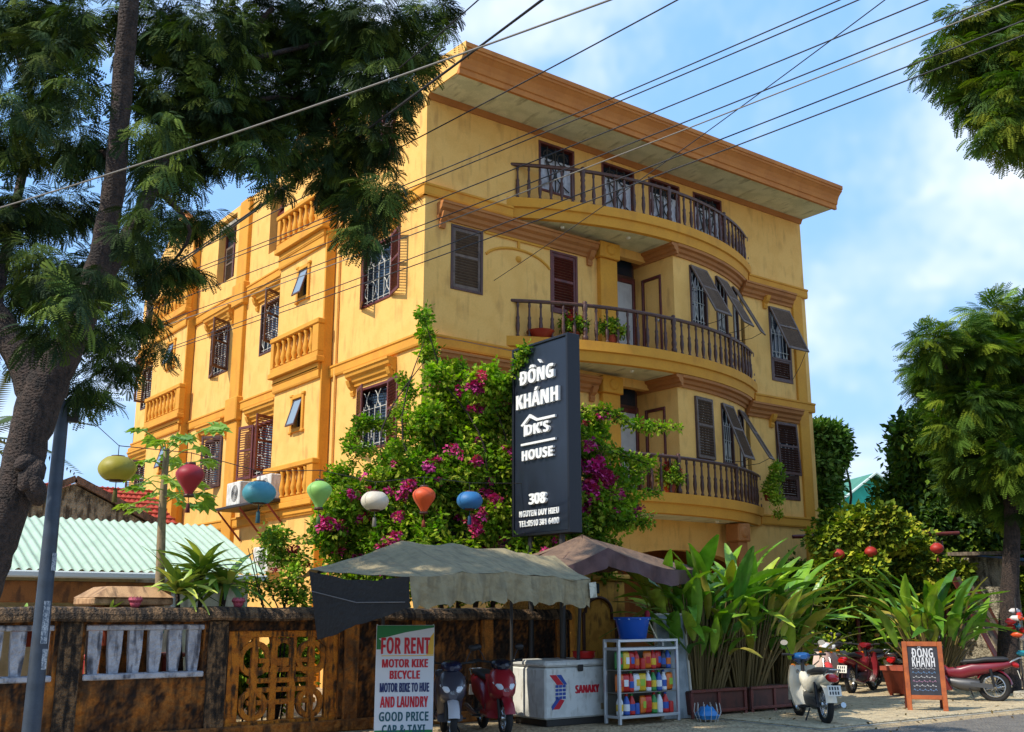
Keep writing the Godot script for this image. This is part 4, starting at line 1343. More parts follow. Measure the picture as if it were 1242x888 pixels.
	# slim steel pole at the kerb
	var u := thing("utility_pole", "slim blue-grey steel utility pole beside the leaning tree", "pole", Vector3(-8.42, 0, 6.33))
	b = B()
	b.tube([Vector3(0, 0, 0), Vector3(0, 2.0, 0), Vector3(0, 3.8, 0)], [0.092, 0.078, 0.064], 16)
	obj(u, "shaft", b, skinned(skin(47, rgb(58, 70, 84), rgb(46, 56, 68), 0.7, rgb(60, 64, 70), 0.6, 0.08, 256), 1.0, 0.5))
	b = B()
	b.bar(Vector3(-0.04, 3.6, 0.0), Vector3(0.16, 3.6, 0.05), 0.06, 0.06)
	for x in [0.12]:
		b.here(Vector3(x, 3.62, 0.04))
		b.lathe([Vector2(0, 0), Vector2(0.03, 0), Vector2(0.04, 0.05), Vector2(0.03, 0.09), Vector2(0, 0.1)], 8)
	obj(u, "crossarm", b, M.black_iron)
	# torn paper stickers on the pole
	for q in [[2.02, 2.2, -0.3], [1.3, 1.72, 0.1], [1.05, 1.25, -0.25]]:
		b = B()
		var row0 := []
		var row1 := []
		for i in 7:
			var a: float = q[2] + 0.9 + i * 0.13
			row0.append(Vector3(cos(a) * 0.089, q[0], sin(a) * 0.089))
			row1.append(Vector3(cos(a) * 0.087, q[1], sin(a) * 0.087))
		b.sheet([row0, row1])
		obj(u, "sticker", b, skinned(skin(48, rgb(190, 196, 200), rgb(96, 108, 120), 0.95, rgb(84, 96, 110), 0.9, 0.2, 256, 0.48, 0.05), 0.3, 0.8))

func build_backdrop_houses() -> void:
	var r := RandomNumberGenerator.new()
	r.seed = 9
	# annex with a pale green corrugated roof
	M.tin = skinned(skin(51, rgb(176, 198, 172), rgb(158, 180, 156), 0.7, rgb(132, 148, 130), 0.5, 0.03, 512, 0.58), 2.5, 0.55)
	var o := thing("garden_annex", "low annex with a pale green corrugated tin roof behind the garden wall", "building")
	var b := B()
	var n := 200
	var row0 := []
	var row1 := []
	var row2 := []
	for i in n + 1:
		var x := lerpf(-9.4, -3.85, float(i) / n)
		var w := sin(x / 0.145 * TAU) * 0.022
		row0.append(Vector3(x, 2.21 + w, 1.55))
		row1.append(Vector3(x + 0.0, 2.70 + w, 0.28))
		row2.append(Vector3(x, 3.17 + w, -1.0))
	b.sheet([row0, row1, row2])
	obj(o, "roof", b, M.tin)
	b = B()
	b.span(Vector3(-9.4, 2.1, 1.5), Vector3(-3.85, 2.2, 1.58), 0.02)
	obj(o, "gutter", b, plain(rgb(206, 210, 204), 0.5))
	b = B()
	b.span(Vector3(-9.4, 1.75, 1.2), Vector3(-5.3, 2.06, 1.32), 0.01)
	obj(o, "beam", b, skinned(skin(52, rgb(150, 96, 46), rgb(112, 70, 34), 0.8, rgb(70, 44, 26), 0.6, 0.1, 256), 1.0, 0.8))
	b = B()
	b.span(Vector3(-9.3, 0, -1.0), Vector3(-5.2, 2.7, -0.9))
	b.span(Vector3(-9.3, 0, -0.9), Vector3(-9.2, 2.0, 1.2))
	obj(o, "back_wall", b, M.plaster)
	b = B()
	var white := skinned(skin(53, rgb(204, 200, 186), rgb(176, 172, 158), 0.8, rgb(120, 114, 100), 0.6, 0.05, 256), 2.0, 0.9)
	b.span(Vector3(-5.2, 0, -0.95), Vector3(-4.0, 2.2, 1.15))
	obj(o, "room_wall", b, white)
	b = B()
	b.tube([Vector3(-5.3, 0, 1.3), Vector3(-5.3, 2.12, 1.3)], 0.05, 8)
	obj(o, "post", b, plain(rgb(170, 172, 168), 0.5))
	# goods and furniture seen between the pickets
	var reds := [rgb(170, 40, 34), rgb(200, 120, 40), rgb(40, 130, 100), rgb(150, 60, 40)]
	for i in 4:
		var c := thing("storage_crate", ["red plastic crate behind the white pickets", "orange plastic crate behind the white pickets", "green plastic crate behind the white pickets", "brown plastic crate behind the white pickets"][i], "crate", Vector3(-6.9 + i * 0.36, 0, 2.9 - 0.1 * (i % 2)))
		var cb := B()
		var hh := 1.0 + 0.16 * (i % 3)
		cb.span(Vector3(-0.15, 0.02, -0.14), Vector3(0.15, hh, 0.14), 0.015)
		obj(c, "body", cb, plain(reds[i], 0.5))
		cb = B()
		cb.span(Vector3(-0.17, hh, -0.16), Vector3(0.17, hh + 0.06, 0.16), 0.015)
		obj(c, "rim", cb, plain(reds[i].lightened(0.15), 0.5))
	# old tiled gable behind the annex
	M.old = skinned(skin(54, rgb(150, 142, 122), rgb(112, 104, 88), 0.9, rgb(48, 44, 36), 0.8, 0.14, 512, 0.5), 2.0, 0.95, 0.14, 5.0)
	M.old_tile = skinned(skin(55, rgb(122, 96, 78), rgb(90, 72, 60), 0.9, rgb(56, 46, 40), 0.7, 0.16, 512, 0.52), 1.4, 0.95, 0.14, 5.0)
	o = thing("old_gable_house", "weathered grey gable of an old tiled house behind the tin roof", "building", Vector3(-4.4, 0, -8.6))
	b = B()
	b.plate([Vector2(-2.0, 0), Vector2(2.0, 0), Vector2(2.0, 3.7), Vector2(0, 4.62), Vector2(-2.0, 3.7)], -3.0, 0.0)
	obj(o, "gable_wall", b, M.old)
	for s in [-1.0, 1.0]:
		b = B()
		for k in 9:
			var t := k / 9.0
			var p := Vector3(s * (2.25 - 2.25 * t), 3.62 + 1.03 * t, 0)
			b.bar(p + Vector3(0, 0.05, 0.2), p + Vector3(0, 0.05, -3.2), 0.34, 0.05, Vector3(s * 0.4, 1, 0))
		b.bar(Vector3(s * 2.3, 3.66, 0.18), Vector3(0, 4.73, 0.18), 0.16, 0.1, Vector3(0, 0, 1))
		obj(o, "tile_slope", b, M.old_tile)
	# red-roofed house further back
	o = thing("red_roof_house", "small house with a red ribbed roof beyond the old gable", "building", Vector3(-2.2, 0, -14.0))
	b = B()
	b.span(Vector3(-1.3, 0, -3.0), Vector3(1.6, 4.0, 1.6))
	obj(o, "wall", b, white)
	b = B()
	var g0 := []
	var g1 := []
	for i in 81:
		var x := lerpf(-1.45, 1.85, i / 80.0)
		var w := 0.025 * sin(x * 40.0)
		g0.append(Vector3(x, 3.85 + w, 2.0))
		g1.append(Vector3(x, 5.35 + w, -1.2))
	b.sheet([g0, g1])
	obj(o, "roof", b, skinned(skin(56, rgb(176, 62, 46), rgb(150, 52, 40), 0.8, rgb(110, 44, 36), 0.5, 0.06, 256), 1.2, 0.8))
	for k in 9:
		b = B()
		var t := (k + 0.5) / 9.0
		b.tube([Vector3(-1.45, lerpf(3.88, 5.38, t), lerpf(2.0, -1.2, t)), Vector3(1.85, lerpf(3.88, 5.38, t), lerpf(2.0, -1.2, t))], 0.03, 5)
		obj(o, "tile_course", b, M.terracotta)
	b = B()
	b.bar(Vector3(-1.5, 3.8, 2.05), Vector3(-1.5, 5.38, -1.2), 0.1, 0.16)
	obj(o, "verge_board", b, white)
	b = B()
	b.here(Vector3(-1.3, 3.9, 0), Vector3(0, -PI / 2, 0))
	b.plate([Vector2(-3.0, 0), Vector2(1.6, 0), Vector2(-1.2, 1.35)], -0.1, 0.0)
	obj(o, "gable_wall", b, white)
	# plastered block beyond the far end of the guesthouse
	o = thing("terrace_block", "ochre block with a railed roof terrace beyond the guesthouse", "building", Vector3(3.0, 0, -25.6))
	b = B()
	b.span(Vector3(-0.2, 0, -2.2), Vector3(8, 8.2, 0.3))
	obj(o, "wall", b, M.wall)
	b = B()
	b.span(Vector3(-0.35, 8.2, -2.3), Vector3(8.1, 8.5, 0.45), 0.03)
	obj(o, "coping", b, M.trim)
	b = B()
	for i in 7:
		b.tube([Vector3(-0.2, 8.5, 0.3 - i * 0.4), Vector3(-0.2, 9.4, 0.3 - i * 0.4)], 0.02, 5)
		b.tube([Vector3(-0.2 + i * 0.4, 8.5, 0.3), Vector3(-0.2 + i * 0.4, 9.4, 0.3)], 0.02, 5)
	for y in [8.7, 9.05, 9.4]:
		b.tube([Vector3(3.0, y, 0.3), Vector3(-0.2, y, 0.3), Vector3(-0.2, y, -2.1)], 0.025, 5)
	obj(o, "railing", b, M.black_iron)
	# turquoise gable far right
	o = thing("turquoise_house", "far turquoise house with a green pitched roof above the hedge", "building", Vector3(28.1, 0, -8.7), -0.5)
	var teal := skinned(skin(57, rgb(70, 200, 176), rgb(60, 184, 164), 0.6, rgb(52, 160, 144), 0.4, 0.03, 256), 3.0, 0.85)
	b = B()
	b.plate([Vector2(-2.4, 0), Vector2(2.4, 0), Vector2(2.4, 5.6), Vector2(0, 7.25), Vector2(-2.4, 5.6)], -0.3, 0.0)
	b.span(Vector3(-2.38, 0, -9.0), Vector3(2.38, 5.58, -0.3))
	obj(o, "wall", b, teal)
	for s in [-1.0, 1.0]:
		b = B()
		b.quad(Vector3(s * 2.8, 5.36, 0.4), Vector3(0, 7.4, 0.4), Vector3(0, 7.4, -9.2), Vector3(s * 2.8, 5.36, -9.2))
		obj(o, "roof_slope", b, skinned(skin(58, rgb(78, 140, 116), rgb(62, 118, 98), 0.7, rgb(50, 92, 80), 0.5, 0.06, 256), 2.0, 0.7))
		b = B()
		b.bar(Vector3(s * 2.8, 5.34, 0.42), Vector3(0, 7.38, 0.42), 0.06, 0.2, Vector3(0, 0, 1))
		obj(o, "barge_board", b, plain(rgb(196, 214, 204), 0.6))
	# air conditioners on the side of the guesthouse
	for q in [[Vector3(-0.3, 4.28, -6.15), "white air conditioner unit behind the teal lantern on a rusty bracket"], [Vector3(-0.3, 4.28, -8.0), "white air conditioner unit at the far end of the rusty bracket"], [Vector3(-0.3, 2.55, -6.1), "low air conditioner unit under the rusty wall bracket"]]:
		var ac := thing("air_conditioner", q[1], "air conditioner", q[0] + Vector3(-0.15, 0, 0), 0.0, "air conditioners on the side wall")
		b = B()
		b.span(Vector3(-0.18, 0, -0.42), Vector3(0.18, 0.6, 0.42), 0.02)
		obj(ac, "case", b, skinned(skin(59, rgb(216, 214, 206), rgb(196, 192, 182), 0.6, rgb(160, 150, 130), 0.5, 0.03, 256), 1.0, 0.5))
		b = B()
		for k in 7:
			b.here(Vector3(-0.185, 0.3, 0.12), Vector3(0, 0, PI / 2))
			b.lathe([Vector2(0.03 * k + 0.02, 0.0), Vector2(0.03 * k + 0.026, 0.004), Vector2(0.03 * k + 0.032, 0.0)], 16)
		obj(ac, "fan_guard", b, M.black_iron)
	o = thing("wall_bracket", "rusty steel bracket shelf carrying two air conditioners", "bracket", Vector3(0, 4.2, -7.1))
	b = B()
	b.span(Vector3(-0.72, 0, -1.9), Vector3(-0.02, 0.07, 1.5), 0.01)
	obj(o, "shelf", b, M.black_iron)
	for z in [-1.7, -0.3, 1.3]:
		b = B()
		b.bar(Vector3(-0.68, -0.02, z), Vector3(-0.02, -0.75, z), 0.04, 0.04)
		obj(o, "strut", b, M.terracotta)

# leaf sprays, built once and shared
func pinnate(pairs: int, length: float, leaf: float, wide: float, droop: float) -> Mesh:
	var b := B()
	var pts := []
	for i in 5:
		var t := i / 4.0
		pts.append(Vector3(0, -droop * t * t * length, t * length))
	b.tube(pts, [0.006, 0.005, 0.004, 0.003, 0.002], 3, false)
	for i in pairs:
		var t := 0.12 + 0.86 * i / (pairs - 1.0)
		var p := Vector3(0, -droop * t * t * length, t * length)
		var k := leaf * (0.55 + 0.6 * sin(PI * (0.15 + 0.8 * t)))
		for s in [-1.0, 1.0]:
			var d := Vector3(s * 0.9, -0.22, 0.42).normalized()
			var side := Vector3(s * -0.42, 0.1, 0.9).normalized() * wide
			var m := d.cross(side).normalized()
			var mid := p + d * k * 0.5
			var tip := p + d * k + Vector3(0, -0.12 * k, 0)
			b.tri(p, mid + side, tip, m, m, m)
			b.tri(p, tip, mid - side, m, m, m)
	return b.mesh()

# a feathery twig of several pinnate leaflets
func twig(leaves: int, length: float, leaf: float, r: RandomNumberGenerator) -> Mesh:
	var b := B()
	for k in leaves:
		var t := (k + 0.3) / leaves
		var yaw := (1.0 if k % 2 == 0 else -1.0) * r.randf_range(0.5, 1.1) * (1.0 - 0.6 * t)
		var base := Transform3D(Basis.from_euler(Vector3(r.randf_range(0.05, 0.5), yaw, r.randf_range(-0.4, 0.4))), Vector3(0, -0.12 * t * t * length, t * length * 0.7))
		var ll := length * (0.62 - 0.2 * t)
		for i in 9:
			var q := 0.1 + 0.88 * i / 8.0
			var p := Vector3(0, -0.3 * q * q * ll, q * ll)
			var w := leaf * (0.6 + 0.5 * sin(PI * (0.1 + 0.8 * q)))
			for s in [-1.0, 1.0]:
				var d := Vector3(s * 0.9, -0.2, 0.4).normalized()
				var side := Vector3(s * -0.4, 0.0, 0.9).normalized() * leaf * 0.22
				b.at(base)
				var m := d.cross(side).normalized()
				b.tri(p, p + d * w * 0.5 + side, p + d * w, m, m, m)
				b.tri(p, p + d * w, p + d * w * 0.5 - side, m, m, m)
	return b.mesh()

func leaf_bunch(leaves: int, radius: float, len_: float, wide: float, r: RandomNumberGenerator) -> Mesh:
	var b := B()
	for k in leaves:
		var d := Vector3(r.randfn(), r.randfn() * 0.7 + 0.25, r.randfn()).normalized()
		var p := d * radius * r.randf_range(0.2, 1.0)
		var f := (d + Vector3(r.randf_range(-0.7, 0.7), r.randf_range(-0.6, 0.2), r.randf_range(-0.7, 0.7))).normalized()
		var s := f.cross(Vector3(r.randf_range(-0.5, 0.5), 1, r.randf_range(-0.5, 0.5))).normalized() * wide
		var u := s.cross(f).normalized()
		var mid := p + f * len_ * 0.45
		var tip := p + f * len_ - u * len_ * 0.12
		var lo := mid - u * wide * 0.35
		var m1 := (lo - p).cross(mid + s - p).normalized()
		var m2 := (mid - s - p).cross(lo - p).normalized()
		b.tri(p, mid + s, tip, m1, m1, m1)
		b.tri(p, tip, lo, m1, m1, m1)
		b.tri(p, lo, tip, m2, m2, m2)
		b.tri(p, tip, mid - s, m2, m2, m2)
	return b.mesh()

# scatter copies of a spray through a set of rounded clumps
func crown(parent: Node, called: String, clumps: Array, spray: Mesh, mat: Material, per: float, size: Vector2, tints: Array, hang: float, sd: int, flat := 0.8, tight := 0.5) -> MultiMeshInstance3D:
	var r := RandomNumberGenerator.new()
	r.seed = sd
	var xs := []
	var cs := []
	for c in clumps:
		var rad: float = c[3]
		var n := int(per * rad * rad)
		var tone := r.randf_range(0.75, 1.2)
		for i in n:
			var d := Vector3(r.randfn(), r.randfn(), r.randfn()).normalized()
			var q := pow(r.randf(), tight)
			var p := Vector3(c[0], c[1], c[2]) + d * Vector3(1, flat, 1) * rad * q * (r.randf_range(0.8, 1.2) if r.randf() < 0.85 else r.randf_range(1.1, 1.5))
			var f := (d * Vector3(1, 0.5, 1) + Vector3(r.randfn() * 0.5, -hang + r.randfn() * 0.3, r.randfn() * 0.5)).normalized()
			var upv := (Vector3(0, 1, 0) + Vector3(r.randfn(), r.randfn(), r.randfn()) * 0.35).normalized()
			var x := upv.cross(f).normalized()
			if x.length() < 0.5:
				x = Vector3.RIGHT
			var s := r.randf_range(size.x, size.y)
			xs.append(Transform3D(Basis(x, f.cross(x), f).scaled_local(Vector3.ONE * s), p))
			var a: Color = tints[r.randi() % tints.size()]
			var k := tone * r.randf_range(0.7, 1.3)
			cs.append(Color(a.r * k, a.g * k, a.b * k))
	var mm := MultiMesh.new()
	mm.transform_format = MultiMesh.TRANSFORM_3D
	mm.use_colors = true
	mm.mesh = spray
	mm.instance_count = xs.size()
	for i in xs.size():
		mm.set_instance_transform(i, xs[i])
		mm.set_instance_color(i, cs[i])
	var o := MultiMeshInstance3D.new()
	o.multimesh = mm
	o.material_override = mat
	o.name = named(parent, called)
	o.set_meta("kind", "stuff")
	parent.add_child(o, true)
	return o

func wood_tube(b: Builder, rows: Array, sides: int, rough: float, sd: int) -> void:
	# resample and roughen so that the bark outline is uneven
	var r := RandomNumberGenerator.new()
	r.seed = sd
	var c := Curve3D.new()
	var rad := []
	for i in rows.size():
		var p := Vector3(rows[i][0], rows[i][1], rows[i][2])
		var pr: Array = rows[max(i - 1, 0)]
		var nx: Array = rows[min(i + 1, rows.size() - 1)]
		var t := (Vector3(nx[0], nx[1], nx[2]) - Vector3(pr[0], pr[1], pr[2])) / 6.0
		c.add_point(p, -t, t)
	var pts := []
	var n := (rows.size() - 1) * 5
	for k in n + 1:
		var t := float(k) / n * (rows.size() - 1)
		var i: int = min(int(t), rows.size() - 2)
		pts.append(c.sample(i, t - i) + Vector3(r.randfn(), r.randfn(), r.randfn()) * rough * 0.25 * rows[i][3])
		rad.append(lerpf(rows[i][3], rows[i + 1][3], t - i) * (1.0 + r.randfn() * rough * 0.5))
	b.tube(pts, rad, sides)

func limbs_to(b: Builder, from: Vector3, clumps: Array, r0: float, sd: int) -> void:
	var r := RandomNumberGenerator.new()
	r.seed = sd
	for c in clumps:
		var p := Vector3(c[0], c[1], c[2])
		var mid := from.lerp(p, 0.5) + Vector3(r.randfn(), r.randf() * 0.8, r.randfn()) * 0.12 * (p - from).length()
		wood_tube(b, [[from.x, from.y, from.z, r0], [mid.x, mid.y, mid.z, r0 * 0.6], [p.x, p.y, p.z, r0 * 0.2]], 6, 0.08, sd + r.randi() % 1000)

func build_trees() -> void:
	var r := RandomNumberGenerator.new()
	r.seed = 3
	M.bark = skinned(skin(61, rgb(70, 56, 48), rgb(46, 38, 34), 0.95, rgb(28, 24, 22), 0.9, 0.22, 512, 0.5, 0.02), 0.9, 0.95, 0.12, 10.0)
	M.leaf = leafy(0.75, Color(0.5, 0.65, 0.14))
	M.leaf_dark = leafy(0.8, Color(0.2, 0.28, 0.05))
	for m in [M.leaf, M.leaf_dark]:
		m.roughness = 0.75
		m.metallic_specular = 0.25
	var feather := twig(7, 0.36, 0.041, r)
	var feather2 := twig(9, 0.9, 0.085, r)
	var bunch := leaf_bunch(14, 0.3, 0.2, 0.06, r)
	# leaning street tree
	var o := thing("shade_tree", "big dark feathery-leaved street tree leaning in at the left edge", "tree", Vector3(SHADE_TRUNK[0][0], 0, SHADE_TRUNK[0][2]))
	var base := o.position
	var b := B()
	b.here(-base)
	var rows: Array = SHADE_TRUNK.duplicate()
	rows[0] = [rows[0][0], -0.1, rows[0][2], 0.42]
	wood_tube(b, rows, 18, 0.07, 5)
	for l in SHADE_LIMBS:
		wood_tube(b, l, 10, 0.06, 8)
	# knotty burr on the trunk
	for q in [[-8.9, 2.86, 7.4, 0.13, 0.5], [-8.86, 2.72, 7.44, 0.11, -0.4], [-8.95, 2.98, 7.36, 0.1, 0.9]]:
		b.at(T(Vector3(q[0], q[1], q[2]) - base, Vector3(q[4], q[1], q[4] * 0.7), Vector3(0.9, 1.5, 0.8)))
		b.lathe([Vector2(0, -q[3]), Vector2(q[3] * 0.5, -q[3] * 0.85), Vector2(q[3] * 0.9, -q[3] * 0.35), Vector2(q[3], q[3] * 0.1), Vector2(q[3] * 0.7, q[3] * 0.7), Vector2(0, q[3])], 13, true, 0.09)
	b.home()
	obj(o, "trunk", b, M.bark)
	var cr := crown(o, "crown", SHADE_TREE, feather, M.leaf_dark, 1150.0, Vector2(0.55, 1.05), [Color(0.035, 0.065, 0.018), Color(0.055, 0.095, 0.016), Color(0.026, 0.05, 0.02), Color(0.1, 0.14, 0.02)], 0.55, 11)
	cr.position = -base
	# tall flame tree at the right edge
	o = thing("flame_tree", "tall tiered feathery tree with a pale spotted trunk at the right edge", "tree", Vector3(10.39, 0, 6.11))
	base = o.position
	b = B()
	b.here(-base)
	wood_tube(b, [[10.39, -0.1, 6.11, 0.26], [10.5, 1.2, 6.2, 0.2], [10.63, 2.34, 6.29, 0.17], [10.76, 3.4, 6.38, 0.16], [10.95, 5.0, 6.4, 0.14], [11.2, 6.4, 6.5, 0.1]], 14, 0.06, 4)
	limbs_to(b, Vector3(10.9, 4.6, 6.4), TALL_TREE, 0.07, 40)
	obj(o, "trunk", b, M.bark)
	cr = crown(o, "crown", TALL_TREE, feather2, M.leaf, 700.0, Vector2(0.42, 0.8), [Color(0.12, 0.2, 0.02), Color(0.08, 0.15, 0.02), Color(0.2, 0.26, 0.02), Color(0.05, 0.1, 0.02)], 0.12, 12, 0.55)
	cr.position = -base
	# tree whose branch hangs into the top right corner
	o = thing("overhanging_tree", "sunlit leafy branch hanging into the top right corner", "tree", Vector3(5.2, 0, 13.5))
	base = o.position
	b = B()
	b.here(-base)
	wood_tube(b, [[5.2, -0.1, 13.5, 0.3], [5.1, 3.0, 13.4, 0.24], [4.9, 6.5, 13.0, 0.2], [4.4, 9.0, 12.4, 0.14], [3.6, 10.2, 11.4, 0.08]], 12, 0.06, 4)
	limbs_to(b, Vector3(4.2, 9.4, 12.1), OVERHANG_TREE, 0.06, 70)
	obj(o, "trunk", b, M.bark)
	cr = crown(o, "crown", OVERHANG_TREE, feather, M.leaf, 1300.0, Vector2(0.7, 1.2), [Color(0.16, 0.22, 0.02), Color(0.1, 0.17, 0.02), Color(0.07, 0.13, 0.03), Color(0.2, 0.23, 0.02)], 0.5, 13)
	cr.position = -base
	# broad-leaved trees behind
	for q in [["backyard_tree", "dark green tree showing just past the right corner of the house", HOUSE_TREE, Vector3(21.5, 0, -6.0), 420.0, [Color(0.09, 0.17, 0.02), Color(0.06, 0.12, 0.02), Color(0.12, 0.19, 0.03)], 14, 1.0], ["mango_tree", "rounded broad-leaved tree behind the lantern hedge", MANGO_TREE, Vector3(16.5, 0, 1.0), 520.0, [Color(0.13, 0.22, 0.02), Color(0.08, 0.16, 0.025), Color(0.05, 0.1, 0.025), Color(0.18, 0.24, 0.02)], 15, 0.9]]:
		o = thing(q[0], q[1], "tree", q[3])
		b = B()
		b.here(-q[3])
		var p: Vector3 = q[3]
		wood_tube(b, [[p.x, -0.1, p.z, 0.3], [p.x + 0.1, 1.6, p.z, 0.24], [p.x - 0.1, 3.4, p.z + 0.1, 0.2]], 10, 0.06, 4)
		limbs_to(b, p + Vector3(-0.1, 3.3, 0.1), q[2], 0.08, 90)
		obj(o, "trunk", b, M.bark)
		cr = crown(o, "crown", q[2], bunch, M.leaf, q[4], Vector2(0.8, 1.3) * q[7], q[5], 0.3, q[6])
		cr.position = -p
	# palm fronds far left
	o = thing("areca_palm", "yellowish palm fronds behind the leaning trunk", "palm", Vector3(-6.6, 0, -9.0))
	b = B()
	wood_tube(b, [[0, 0, 0, 0.14], [0.1, 3.0, 0, 0.11], [0.0, 5.6, 0, 0.1]], 9, 0.03, 6)
	obj(o, "trunk", b, M.bark)
	var frond := pinnate(26, 2.4, 0.42, 0.022, 0.5)
	var gold := plain(rgb(112, 116, 34), 0.6)
	for k in 13:
		put(o, "frond", frond, gold if k % 4 == 0 else plain(rgb(58, 84, 34), 0.6), T(Vector3(0, 5.6, 0), Vector3(-0.9 + 0.11 * k, k * 2.4, 0)))

# a long blade with a folded midrib; lies along +z, arching down
func blade(length: float, wide: float, arch: float, fold: float, tear := 0.0) -> Mesh:
	var g := []
	var r := RandomNumberGenerator.new()
	r.seed = int(length * 1000)
	for i in 12:
		var t := i / 11.0
		var w := wide * pow(sin(PI * clampf(0.04 + 0.93 * t, 0, 1)), 0.75) * (1.0 - 0.25 * t)
		var p := Vector3(0, -arch * t * t * length, length * t * (1.0 - 0.18 * arch * t))
		var row := []
		for j in 5:
			var s := (j - 2) / 2.0
			row.append(p + Vector3(s * w * 0.5, absf(s) * fold * w + 0.02 * sin(i * 2.1 + j) * wide + r.randfn() * tear * wide, 0))
		g.append(row)
	var b := B()
	b.sheet(g)
	return b.mesh()

func big_leaf_plant(called: String, label: String, p: Vector3, n: int, spread: float, height: float, leaves: Array, sd: int, group: String, greens: Array) -> Node3D:
	var o := thing(called, label, "plant", p, 0.0, group)
	var r := RandomNumberGenerator.new()
	r.seed = sd
	var stems := B()
	for i in n:
		var a := r.randf() * TAU
		var q := sqrt(r.randf()) * spread
		var foot := Vector3(cos(a) * q * 0.45, 0, sin(a) * q * 0.3)
		var h := height * r.randf_range(0.2, 0.66)
		var top := foot + Vector3(cos(a) * q * 0.55, h, sin(a) * q * 0.4)
		stems.tube([foot, foot.lerp(top, 0.5) + Vector3(0, 0.06, 0), top], [0.022, 0.016, 0.009], 6)
		var tilt := -r.randf_range(0.62, 1.32)
		var yaw := atan2(cos(a), sin(a)) + r.randfn() * 0.5
		var s := r.randf_range(0.75, 1.2)
		put(o, "leaf", leaves[r.randi() % leaves.size()], greens[r.randi() % greens.size()], T(top, Vector3(tilt, yaw, r.randfn() * 0.35), Vector3.ONE * s))
	obj(o, "stems", stems, M.stalk)
	return o

func chain(parent: Node, called: String, pts: Array, spray: Mesh, mat: Material, rad: float, per: int, size: Vector2, tints: Array, sd: int) -> void:
	var c := []
	var n := (pts.size() - 1) * 6
	for k in n + 1:
		var t := float(k) / n * (pts.size() - 1)
		var i: int = min(int(t), pts.size() - 2)
		var p: Vector3 = pts[i].lerp(pts[i + 1], t - i)
		c.append([p.x, p.y, p.z, rad])
	crown(parent, called, c, spray, mat, per / (rad * rad) / n, size, tints, 0.3, sd)

